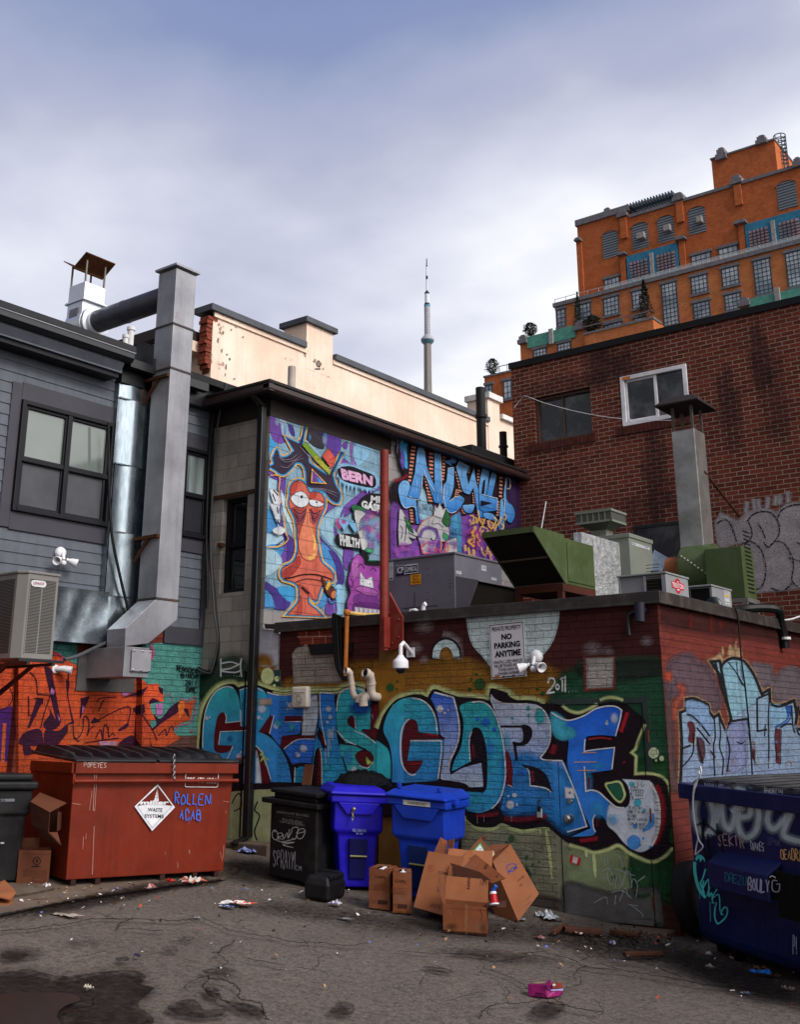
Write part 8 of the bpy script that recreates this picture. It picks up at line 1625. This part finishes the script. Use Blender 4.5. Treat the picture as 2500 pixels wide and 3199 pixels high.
# ------------------------------------------------------------------ cartoon mural on the tall block wall
def on_mural(x,y,l):p=PX(x,y,XM);return V((XM+l,max(YF,min(YB,p.y)),min(6.22 if p.y>13.2 else 5.975,p.z)))
PM=Paint(on_mural,d=.00035,e=1.1,base=.003);PM.fz=5;PM.z=(820,1280,380/1297.)
LB,PP,PD,PB,YL,CB='80a2b8','6d479c','473583','4a8fca','e0a443','3f93c8'
soft(PM,'50,150 130,90 300,130 420,110 470,270 560,330 800,330 900,330 1040,260 1150,290 1200,420 1262,450* 1262,2190* 5,2105*',LB,1,40)
for q,c in(('55,110 100,60 150,120 220,190 250,330 170,360 100,300',PP),('160,30 240,60 260,200 300,300 220,290 190,150','a0b4cc'),('55,290 110,330 170,400 200,470 130,450 60,440',CB),('270,160 320,180 340,280 300,260',PD),('60,470 140,520 100,600 55,600',PB),('470,130 520,80 640,100 655,230 640,420 450,310','38343c'),('660,200 720,130 820,230 830,420 780,520 700,430 640,330','5d3f97'),('840,380 900,340 890,420',PP),
   ('800,470 860,460 900,560 1000,600 880,620 780,600',CB),('760,560 850,520 940,590 820,600',PP),('1040,260 1150,290 1130,500 1000,600 950,480','86b4d6'),('930,380 960,360 960,500 1000,590 950,580','8c5aa4'),
   ('50,720 140,720 150,800 130,1000 200,1250 230,1400 140,1460 30,1460* 40,1000','a0c0d4'),('170,720 240,720 230,900 190,1050 200,1200 260,1330 300,1480 250,1610 120,1650 30,1620 150,1540 230,1420 180,1260 160,1060 160,860',PP),('40,1060 150,1150 140,1290 30,1290',PB),('30,1460 180,1440 220,1500 160,1580 30,1620',PB),('190,860 240,960 330,1120 345,1250 350,1450 300,1560 320,1400 290,1250 220,1100','b7cfdc'),
   ('650,940 800,1000 700,1080 610,1200 600,1330 700,1450 800,1560 860,1700 860,1850 780,1880 830,1720 760,1560 650,1430 570,1380 580,1200 640,1080',PD),('640,1000 780,1020 680,1090 640,1130',PP),('610,1200 700,1100 900,1000 1080,860 1120,840 1000,980 850,1080 760,1200 760,1330 820,1440 900,1560 940,1620 820,1540 700,1420 620,1320','93b8ce'),('870,1110 1000,960 1130,870 1190,800 1250,840 1150,900 1020,1000 900,1130',PP),('560,1330 640,1420 760,1560 700,1640 640,1560 590,1480',PP),('50,560 160,640 240,720 180,760 60,700',PP),('20,1480 120,1500 200,1600 160,1700 20,1760','a0bccc'),('230,1320 330,1400 320,1560 250,1620 260,1480',PD),('1020,900 1160,800 1190,860 1000,1000 860,1100 830,1160 860,1040',PP),('760,1250 830,1380 960,1500 940,1600 850,1480 770,1350',PP),('620,1420 700,1480 780,1600 820,1750 740,1740 660,1640',PB),('700,1500 800,1600 830,1760 790,1800 770,1660',PD),
   ('15,1830 100,1880 220,1960 290,2060 240,2130* 120,2115 100,1980 10,1900',PD),('15,1930 80,1980 130,2110* 10,2100*',PB),('150,1900 330,1900 340,2000 260,2040',CB),('760,1900 850,1880 870,2000 850,2184* 760,2184*','8ebdd8'),('680,2010 760,2000 780,2170 660,2184*',PP),('600,1930 680,2020 640,2100 560,2100',PB),('860,1500 940,1500 900,1700 860,1660',PP)):PM.fill(q,c)
for _ in range(16):PM.blob(R.uniform(60,1000),R.uniform(90,330),R.uniform(20,45),R.uniform(40,110),R.choice((PP,CB,'9ab4cc',PD)),.6,.1)
FACE='285,900 290,830 330,775 390,762 440,800 470,860 490,890 540,880 610,900 640,960 640,1040 600,1130 560,1240 555,1330 570,1450 590,1560 620,1640 690,1700 735,1760 730,1820 650,1828 610,1890 565,2020 540,2030 485,1950 470,2060 560,2140 620,2200* 255,2184* 355,2080 382,2000 370,1880 300,1830 210,1800 190,1740 220,1680 300,1640 350,1570 370,1470 360,1350 355,1250 330,1140 290,1060 270,1000'
pf_=curve(parse(FACE),True);HAIR='95,520* 140,430 180,510 260,500 330,440* 240,300* 380,370* 440,170* 410,370* 460,450 480,560 520,600 690,710* 840,450* 730,690* 760,800 810,900 790,990 720,960 640,870 500,830 460,800 455,690 440,620 400,570 340,565 280,640 200,690 120,640 60,610* 110,580'
ph=curve(parse(HAIR),True)
PM.rib(pf_,76,YL,1,True);PM.rib(ph,64,YL,1,True);PM.rib(pf_,48,CB,1,True);PM.rib(ph,40,CB,1,True);PM.rib(pf_,18,'15131c',1,True)
PM.poly(ph,'352a3c');PM.poly(pf_,'cc6654')
for q,c in(('285,900 292,830 330,778 360,768 350,850 300,920','b4453c'),('500,890 560,885 540,960 490,960','a83e38'),('300,1060 340,1040 450,1060 440,1150 400,1260 365,1320 350,1180','a4463e'),('490,1060 600,1080 560,1200 540,1180','b04a40'),('210,1790 200,1730 300,1650 370,1560 390,1640 340,1720 260,1790','a03c36'),('380,1890 440,1950 520,2020 500,1960 420,1880 360,1860','b04a40'),('385,2000 400,2000 410,2120 400,2184* 350,2184*','b04a40')):PM.fill(q,c)
PM.letter('460,1040 440,1150 395,1280 372,1400 380,1500 420,1580 490,1612 550,1590 575,1500 560,1400 520,1300 490,1180 480,1080','dd8062',6)
PM.fill('488,1190 528,1310 556,1420 552,1500 520,1490 528,1400','eeb062');PM.fill('460,1570 500,1560 555,1520 540,1580 490,1604','eeb062')
PM.letter('289,950 330,900 390,876 440,900 476,965 450,1022 390,1040 330,1012','d4d8e0',8);PM.blob(402,932,28,36,'14161c',1,1.);PM.blob(408,932,18,26,'3f4a58',1,1.);PM.blob(402,930,12,18,'0c0c10',1,1.);PM.blob(412,916,7,7,'d8dce2',1,1.)
PM.letter('484,966 550,955 636,1000 600,1032 540,1032 495,1012','d0d4dc',8);PM.fill('484,962 560,945 640,985 636,1004 560,964','c8574a');PM.blob(560,988,22,20,'1a2430',1,1.);PM.blob(566,980,6,6,'d8dce2',1,1.)
for i in range(5):PM.stroke('%d,%d 380,%d %d,%d'%(310+i*8,1058+i*26,1110+i*26,455-i*9,1060+i*24),8,('3a2438','7a4a6a','50304a')[i%3]);PM.stroke('%d,%d 540,%d %d,%d'%(492+i*4,1062+i*30,1110+i*26,610-i*14,1070+i*22),8,('3a2438','7a4a6a','50304a')[i%3])
PM.stroke('215,1800 290,1790 400,1762 530,1757 640,1782 722,1812',12,'1a1018');PM.stroke('340,1835 440,1806 540,1812 622,1830',8,'5a1c20');PM.stroke('400,1890 440,1930 480,1960',14,'15131c')
PM.letter('612,1795 655,1850 742,1905 768,1985 725,2015 655,1935','5a3023',7);PM.fill('690,1820* 712,1860* 672,1925* 650,1900*','d9a94a',sm=False);PM.fill('715,1960 750,1930 768,1985 728,2012','d07a4a');PM.stroke('740,1900 770,1930 760,1990 770,2040 710,2060 690,2010',12,CB)
for s in('140,500 220,560 320,540 400,480','160,600 240,620 330,550 420,520','150,470 190,530 280,530 370,460','480,850 620,860 780,930','500,840 640,850 790,900','420,400 520,520 640,650','370,390 470,500 560,600'):PM.stroke(s,7,'8a7a8c',.8,taper=True)
PM.fill('405,385* 440,345* 705,655* 690,695*','6f8f2e',sm=False);PM.fill('520,520* 560,490* 705,655* 690,695*','a9a838',sm=False);PM.letter('680,415* 755,520* 735,600 705,622* 618,500*','c8584c',5);PM.stroke('690,540 745,515',5,'2a1418');PM.stroke('440,330 500,390 600,500',9,'9fb8cc');PM.dots('672,640,18 690,620,10','d4d8a8')
PM.letter('505,640* 655,792* 498,780*','6d479c',0);PM.stroke('505,640* 655,792* 498,780*',12,YL,closed=True,sm=False);PM.fill('560,720* 630,782* 570,780*',CB,sm=False)
PM.stroke('50,705 155,715 150,860 170,1000',12,YL);PM.stroke('200,1100 220,1300 245,1390 150,1460 25,1465',14,YL);PM.stroke('215,1380 120,1450',10,'15131c')
for q in('60,850 130,880 160,960 140,1100 80,960','60,1000 140,1060 160,1180 130,1200 90,1100','80,1290 160,1250 220,1290 150,1340'):PM.fill(q,'d2d6dc',.9)
for s in('80,900 110,980','130,1040 140,1110','130,1180 150,1230','90,860 140,920'):PM.stroke(s,12,'24242c')
# lettering patches
PM.stroke('800,620 900,610 1040,660 1180,720 1160,840 980,810 830,760',40,'8cc0e4',.9,closed=True,soft=True);PM.fill('780,640 900,608 1040,655 1165,715 1165,830 980,806 825,750','1a1420')
for x,y,l in((850,780,150),(890,790,70),(930,800,60),(975,810,90),(1040,820,50),(1090,830,60),(1130,830,60),(800,740,80),(770,690,40)):PM.stroke('%d,%d %d,%d'%(x,y,x,y+l),14,'8cc0e4',.95,taper=True)
PM.txt('BERN','803,628 1150,715 1146,818 824,748','d9a6cc',.06)
PM.fill('1110,900 1262,910* 1262,1130* 1200,1100 1020,1060 1010,970','17151a');PM.txt('ME','1128,918 1256,930 1256,1002 1124,1000','c9cacb',.05);PM.txt('GASPY','1030,965 1300,1040 1300,1120 1026,1050','c9cacb',.06)
PM.fill('765,1335 1005,1350 1035,1480 960,1480 800,1450','17151a');PM.txt('PHILTH','788,1325 1010,1385 1005,1480 800,1452','c2c4c6',.07)
for x,y,c in((838,1215,'7fb2dc'),(955,1240,'7fb2dc')):PM.fill('%d,%d %d,%d %d,%d %d,%d %d,%d* %d,%d'%(x-55,y-30,x-25,y-62,x,y-35,x+30,y-60,x+5,y+75,x+58,y-20)if 0 else '%d,%d %d,%d %d,%d %d,%d %d,%d %d,%d*'%(x-55,y-20,x-28,y-58,x,y-30,x+32,y-52,x+55,y-10,x+5,y+75),c)
PM.blob(835,1200,34,30,'c04a9c',.9,.3);PM.stroke('775,1160 770,1220 800,1270',26,'c64a8c',.7,soft=True)
for q,c in(('935,1020 1060,1060 1050,1110 940,1080','2c6a44'),('950,1090 1070,1110 1010,1180 1000,1300 1080,1240 1100,1420 1040,1500 1010,1380','b9b8ba'),('1080,1480* 1150,1490* 1140,1530* 1080,1520*','3fa06c'),('1070,1610* 1195,1615* 1190,1640* 1070,1635*','3fa06c'),('1030,1500 1100,1580 1090,1620 1225,1620* 1225,1670 1060,1660','17171a')):PM.letter(q,c,6)
for _ in range(22):PM.blob(R.uniform(1060,1250),R.uniform(1090,1480),R.uniform(30,70),R.uniform(30,70),R.choice(('6a8ccc','a34aa4','8a5ab4','7fa6d8','c24a94')),.6,.1)
PM.letter('905,1720 920,1620 980,1550 1040,1600 1060,1660 1225,1680* 1235,1900 1210,2060 1255,2200* 890,2184* 868,2060 905,1950 880,1830','9c479f',7,ol='3a1c44')
for q,c in(('920,1640 980,1600 990,1750 930,1800','b567b4'),('940,1990 1080,1960 1190,2000 1180,2080 960,2080','7d3a8c'),('930,2080 1060,2060 1220,2090 1230,2184* 930,2184*','6a2f7c')):PM.fill(q,c,.9)
PM.letter('1005,1735* 1062,1810 1130,1785* 1145,1905* 1003,1870*','d0d0d8',5,ol='2a1430');PM.dots('1028,1835,13 1108,1862,13','17171a');PM.letter('950,1905 1060,1895 1185,1945 1170,1985 1040,1965','a85aa8',7,ol='2a1430');PM.stroke('975,1690 1010,1650 1050,1700',10,'4a2258');PM.stroke('1110,1720 1140,1690 1175,1730',10,'4a2258');PM.stroke('900,1800 925,1840 915,1900 890,1870',9,'4a2258');PM.stroke('1215,1850 1200,1900 1225,1950',9,'4a2258')
for k in range(6):PM.fill('%d,%d* %d,%d* %d,%d* %d,%d*'%(945+k*48,2108+k*6,985+k*48,2112+k*6,985+k*48,2175+k*5,948+k*48,2170+k*5),'c2bcc8',sm=False)
# right half: blue lettering
PM.z=(1200,1360,440/1707.)
PM.fill('-20,60* 60,80 140,130 250,90 420,130 800,200* 1610,470* 1620,1140* 1500,1560* 50,1530* 60,900 100,600 40,420','a5a4aa',.0)
soft(PM,'130,150 260,60 340,90 640,160 900,260 1250,400 1590,470* 1625,1140* 1450,1160 1100,1000 780,960 420,900 250,950 60,760 70,590 210,500 170,330','241620',.96,50)
soft(PM,'60,880 200,930 420,860 760,920 1100,1000 1420,1140 1420,1570* 60,1530*','76459c',1,40);soft(PM,'1380,520 1560,480 1600,800 1590,1100 1400,1140 1420,800','3c2350',.9,50);PM.fill('150,70 250,60 230,200 240,400 200,380 160,230',CB);PM.fill('130,140 160,180 200,260 190,420 150,330 160,240','5d3f97')
soft(PM,'790,950 850,920 880,1100 880,1430* 780,1420','4d9ac8',.9,30);soft(PM,'400,650 470,760 540,900 520,1000 440,1030 380,960','8fb6d0',1,20)
for s in('80,560 200,520 280,420 300,130','480,200 640,190','640,250 700,260 820,300','900,330 1060,340 1060,430','1090,400 1250,430 1390,470 1360,540','730,990 860,920 880,870','340,1080 240,1050'):PM.stroke(s,26,'8a1a2c',.8,soft=True)
ST_='d8917c'
def rungs(x0,y0,x1,y1,n_,w0,w1):
 PM.fill('%d,%d* %d,%d* %d,%d* %d,%d*'%(x0-8,y0-15,x0+w0+8,y0-15,x1+w1+8,y1+15,x1-8,y1+15),'120d12',sm=False)
 for i in range(n_):
  t=(i+.2)/n_;t2=(i+.62)/n_;xa_,xb_=x0+(x1-x0)*t,x0+(x1-x0)*t2;ya_,yb_=y0+(y1-y0)*t,y0+(y1-y0)*t2;wa=w0+(w1-w0)*t
  PM.fill('%d,%d* %d,%d* %d,%d* %d,%d*'%(xa_+4,ya_,xa_+wa-4,ya_+wa*.12,xb_+wa-4,yb_+wa*.12,xb_+4,yb_),ST_,sm=False);PM.k-=1
 PM.k+=1
rungs(285,130,240,580,10,60,40);rungs(497,210,500,620,9,55,50);rungs(660,220,650,560,9,50,30);rungs(430,480,490,820,9,30,60);rungs(810,440,870,700,7,20,60);rungs(820,660,800,760,4,60,40);rungs(1085,420,1075,720,8,35,30);rungs(1350,500,1345,770,6,48,40);rungs(970,380,975,470,4,30,10);rungs(1020,700,1030,860,6,30,50);rungs(255,900,270,1070,5,45,40);rungs(1330,800,1310,990,6,30,30);rungs(880,860,900,960,4,30,40);rungs(1100,1010,1130,1080,3,60,60)
def blu(s):PM.letter(s,'78aee0',9,ol='0e0e14',c2='2b78c6')
blu('120,660 150,580 200,555 250,580 262,640* 235,748* 330,765* 372,1082* 340,1078* 318,880 270,865 200,892 145,810');blu('350,200* 372,150 420,150 442,210* 470,400 562,630* 556,225* 626,237* 642,520 658,842* 560,820* 470,560 415,470* 375,778* 240,748* 322,460*')
blu('722,402* 797,396* 790,640 740,800* 868,738* 922,782 880,870 820,935 750,952 690,905 665,780 668,620 705,560');blu('690,320 740,310 760,290 715,245* 790,280 828,320 800,350 750,350 785,392* 700,340')
blu('820,390* 860,320* 982,390* 945,480* 972,605* 1040,398* 1062,560 1105,720 1165,1005* 1092,1000* 1050,760 1032,642* 985,725* 910,690 868,560');blu('1140,410* 1227,432* 1212,560 1202,732* 1160,725* 1178,540* 1150,560* 1125,720* 1322,772* 1320,918* 1160,935* 1110,905* 1100,640');blu('1242,500* 1270,450 1312,500* 1256,750* 1192,735*');blu('900,860 960,850 1040,850 1020,930 980,950 930,930')
blu('1358,790* 1412,802* 1396,1150* 1340,1150* 1335,1060* 1170,1010* 1150,950 1260,960 1345,1060*');blu('1420,560* 1440,540 1425,680 1440,800 1510,870 1532,980 1490,1065 1440,1035 1418,940 1400,740')
for s in('350,205* 440,215','245,745 375,775 412,480','560,228* 624,238 640,500 655,830','425,420 470,540 560,690','725,405* 793,398','740,810 800,760 868,742','825,392* 860,325* 978,392','1145,415* 1222,434','1125,722 1320,772* 1318,912','1360,795* 1408,804 1395,1140','150,830 200,890 270,870 320,880','670,640 668,780 700,900 750,948 820,930'):PM.stroke(s,6,'d4e4f4',.95)
for s in('160,640 165,740','300,560 290,700','340,540 330,720','380,620 370,760','700,620 695,760','590,680 592,800','950,860 950,930','1180,860 1250,880','620,640 625,760'):PM.stroke(s,8,'b4d4ee',.45)
PM.stroke('1420,620 1420,530 1470,545 1468,650 1430,650',12,'b4b0b4',.7,soft=True);PM.fill('1120,800* 1250,830* 1120,860*','120d12',sm=False)
for q,c in(('340,1190 370,1100 440,1040 540,985 620,1000 710,1100 725,1200 690,1290 580,1300 560,1440* 400,1440* 380,1330','aeacb2'),('545,985* 552,850* 585,905* 612,830* 652,915* 692,885* 668,1032*','bdbbbe'),('125,910* 160,930 240,1080 320,1180 340,1200 310,1260 230,1240 270,1320 120,1340* 110,1180','b0aeb4'),('700,1290* 815,1245* 828,1430* 640,1430*','b4b2b6'),('640,1050* 690,905* 735,1000 722,1110* 690,1110','2a6238'),('660,1190* 710,1230 690,1285* 655,1240','3a9a6c'),('205,1090* 260,1120 290,1190* 240,1160','24573a'),('180,1000* 240,1060 245,1110* 210,1080','2f7a44')):PM.letter(q,c,7,ol='17151a')
PM.stroke('345,1190 375,1095 440,1030 545,975',9,'d07a4a');PM.stroke('380,1210 430,1140 560,1140 585,1200 540,1290 500,1250',10,'1a181c');PM.stroke('360,1250 400,1160 480,1130 560,1170 600,1290 580,1400',30,'6a479c',.8,soft=True);PM.stroke('540,1020 520,1080 600,1080 650,1130',5,'2a282c')
for s in('130,1100 160,1160 140,1260','200,1100 190,1260','220,1180 330,1240','180,1300 200,1180'):PM.stroke(s,7,'1a181c')
for _ in range(30):PM.blob(R.uniform(80,800),R.uniform(1290,1480),R.uniform(30,80),R.uniform(24,60),R.choice(('9a4ab4','b45ac0','7a4ab0','c46ab4')),.5,.1)
for s in('460,1300 380,1370 420,1440 460,1430','550,1360 560,1450','620,1290 620,1400','680,1300 660,1440','720,1340 690,1440','580,1380 620,1430'):PM.stroke(s,15,R.choice(('dc8a5a','d8506c')),.8,soft=True)
PM.blob(1030,1260,110,140,'ae2f86',.85,.3);PM.blob(1010,1180,90,40,'b8357c',.7,.2)
for x in(975,1040):PM.stroke('%d,1240 %d,1215 %d,1250 %d,1290 %d,1270'%(x-30,x,x+26,x,x-20),14,'4a1450',.85,soft=True)
for _ in range(40):
 x,y=R.uniform(880,1400),R.uniform(930,1500)
 if y>1150 or x>950:PM.stroke('%d,%d %d,%d %d,%d'%(x,y,x+R.uniform(-25,25),y+R.uniform(20,60),x+R.uniform(-50,50),y+R.uniform(60,110)),R.uniform(10,22),R.choice(('dcae52','dcae52','d8a45a','c88a6a')),.8,soft=True)
for s in('960,980 1010,1000 990,1080','1060,920 1070,1010 1040,1080','1180,1040 1190,1110 1230,1140 1240,1080 1210,1060','1250,1000 1280,1040 1230,1140','1080,1180 1100,1120 1180,1160 1130,1240','1200,1300 1250,1240 1260,1330 1320,1380'):PM.stroke(s,14,'dcae52',.85,soft=True)
PM.hand('NOSER','370,840 540,850 545,930 385,915','14141c',6);PM.hand('TOEST','735,1135 865,1150 860,1180 735,1172','2a2a66',6);PM.hand('RONTO','730,1185 855,1200 850,1232 728,1222','2a2a66',6)
for s in('1000,10 1020,-60 1090,-70','15,50 60,-20 100,60','90,80 140,30 130,110'):PM.stroke(s,9,'a9a0b8',.5,soft=True)
PM.done('cartoon_mural',paintmat('paint on block wall','blockX'),B2)

# ------------------------------------------------------------------ orange piece on the lower brick of the clapboard house
class Steps(Paint):
 sel=None
def on_steps(x,y,l):
 q=PO.sel if PO.sel is not None else x
 if q>442:return PX(x,y,XS)+V((l,0,0))
 if q>425:return PY(x,y,yA)+V((0,-l,0))
 if q>56:return PX(x,y,XS-.11)+V((l,0,0))
 if q>48:return PY(x,y,yB)+V((0,-l,0))
 return PX(x,y,XS-.22)+V((l,0,0))
PO=Steps(on_steps,d=.0003,e=.92,base=.003);PO.z=(0,2020,640/1707.);PO.cuts=(48,56,425,442)
OR,OR2,PU,TE='d4532f','b84a26','35102a','4f8d86'
def of(s,c,a=1.,sm=True,c2=None):PO.sel=None;PO.fill(s,c,a,sm,(),c2);PO.sel=None
def os_(s,w_,c,a=1.,sm=True):
 pl=curve(parse(s),False)if sm else[p[:2]for p in parse(s)];d_=[]
 for A,B in zip(pl,pl[1:]):
  k=max(1,int(math.hypot(B[0]-A[0],B[1]-A[1])/9));d_+=[(A[0]+(B[0]-A[0])*i/k,A[1]+(B[1]-A[1])*i/k)for i in range(k)]
 PO.rib(d_+[pl[-1]],w_,c,a)
of('1150,-30* 1690,-30* 1690,740* 1480,760 1150,800*',TE,sm=False);of('400,-40* 640,-40* 640,200* 400,160*',TE,sm=False);of('-1500,-80* 420,20* 700,200* 1150,250* 1250,330* 1250,900* -1500,1400*',OR,sm=False,c2='a84422')
of('1330,740* 1680,740* 1680,900* 1330,900*','5f4038',sm=False);of('-40,520* 60,480 120,560 130,800 60,960* -40,960*','4a1f66');of('-40,60* 60,100 100,300 90,480 0,520* -40,500*',OR)
of('20,640* 48,640* 30,980* 0,980*','b8562c',sm=False);os_('0,520 60,500 100,430 80,350',8,PU)
for q,c in(('360,150* 420,190 450,330 505,625* 470,640 380,260',PU),('300,430* 358,440* 240,685* 225,672*',PU),('390,480 460,610 500,622* 490,650 450,690 380,690 355,640 410,560',PU),('545,270* 575,300 565,420 610,625* 598,655 552,390',PU),('665,430* 745,412* 690,540 660,600 668,480',PU),('745,640* 780,588* 838,625* 790,636',PU),('150,790 200,715 330,690 360,830* 180,820',PU),('370,700 480,700 560,640 610,640 470,830* 360,830*',PU),('560,650* 700,640* 690,820* 560,815*','b4502a'),('980,690* 1065,628* 1060,670 990,705',PU),('1000,790 1100,740 1180,830* 980,830*',PU),('1060,500* 1130,560 1200,560 1260,690 1310,790* 1120,720 1060,620','b8452a'),('1110,510 1210,470 1260,420 1350,450 1240,480 1190,560 1130,560',PU),('1150,370* 1230,330 1250,300* 1190,400 1100,410 1010,430',PU),('1190,390* 1245,310* 1310,308* 1355,385* 1350,460 1270,430 1235,480 1290,610* 1215,590',OR),('1310,330* 1355,350* 1350,400* 1325,380',PU),('1270,560 1330,600 1420,500 1490,450* 1485,545 1300,690 1255,690 1300,640',PU),('1265,705 1480,545* 1485,470 1495,440* 1545,462 1618,440* 1580,612* 1490,645 1440,700 1500,765* 1360,840* 1260,840*',OR2),('1480,480 1530,460 1520,560* 1490,600*','d8702f'),('1520,520* 1545,560 1570,600* 1560,520',PU),('420,340* 445,370 440,400* 410,395*','b06aa8'),('470,560* 495,600* 490,620* 480,615*','b06aa8'),('680,490* 700,510* 675,560*','b06aa8'),('1010,400 1080,300 1110,350 1060,400','b06aa8'),('1290,480* 1350,470* 1345,570* 1300,580*','b06aa8'),('820,790* 970,790* 960,830* 820,830*','a87a94'),('190,760 240,740 250,850 330,870* 200,900',PU)):of(q,c)
for s in('240,210 290,270 305,395* 430,410','230,410* 232,570* 300,575','280,430* 350,430* 345,480','410,410 360,560 330,680','600,650 610,760 640,760 680,700 690,590 720,590 735,650 720,740 740,690 780,660','790,760 830,690 850,770 860,660 890,670 900,750 930,720 950,740','800,615 1060,498 1060,630','800,460 830,430 960,420','860,440 810,540','1180,570 1260,690 1300,780','560,180* 600,195 565,220 560,290','1310,740 1370,690 1380,740 1420,660 1440,700','610,750* 640,790* 660,780','700,800 980,760'):os_(s,8,PU)
for s in('150,260 380,262','160,345 380,350'):os_(s,3,'a8401f')
os_('1250,-10 1265,60 1250,110',24,'c04a7c',.8);os_('420,80 470,60 510,90 490,120',14,'b84a7c',.8);os_('1360,420 1390,390 1430,430 1420,460',6,'b84a7c',.8);PO.sel=None;PO.blob(1588,700,14,16,'c04a7c',.9,.6);os_('1490,430 1545,448 1622,430 1590,620 1490,655 1450,700',8,'b84a7c',.9)
for b,q in(('TENSDEE','1456,155 1648,190 1642,218 1456,198'),('BIRDO','1500,220 1642,232 1640,264 1500,258'),('2011','1535,278 1638,284 1636,320 1535,316'),('DMC','1546,334 1638,338 1634,384 1546,372')):PO.sel=1e4;PO.hand(b,q,'0e0e12',8,jit=.02);PO.sel=None
PO.done('graffiti',paintmat('paint on side brick','brickX'),H1)

# ------------------------------------------------------------------ pale bubble tag on the rear brick wall
PR=Paint(onY(YB),d=.0004,e=.5,base=.003);PR.z=(1900,1520,600/1707.)
soft(PR,'965,330 1020,270 1120,330 1200,280 1250,230 1400,200 1500,230 1600,160 1720,150* 1740,880* 1600,910 1400,925 1290,900 1220,540 1150,500 1000,530','8b868a',.75,24)
for s in('990,240 1080,290 1150,320','1240,130 1230,230','1300,110 1310,210','1340,110 1350,200','1430,90 1420,190','1500,80 1490,170','1540,70 1530,160','1600,40 1610,140'):PR.stroke(s,34,'8b868a',.75,soft=True)
for s in('975,325 1050,292 1100,350 1130,430 1150,495','1245,310 1290,250 1380,222 1460,240 1520,320 1525,420 1490,480 1430,540 1390,495','1510,290 1550,210 1630,170 1720,158','1195,505 1250,490 1285,430 1270,350 1240,300','1215,530 1240,490 1300,500 1370,570 1405,700 1400,820 1360,900 1300,910 1275,870','1440,530 1490,490 1560,500 1620,580 1655,700 1640,830 1690,890','1340,330 1380,400 1405,465','1680,490 1720,520','1610,635 1720,665','1455,900 1560,930 1640,860'):PR.stroke(s,13,'1a1826',.95)
PR.done('graffiti',paintmat('paint on rear brick','rear'),B3)
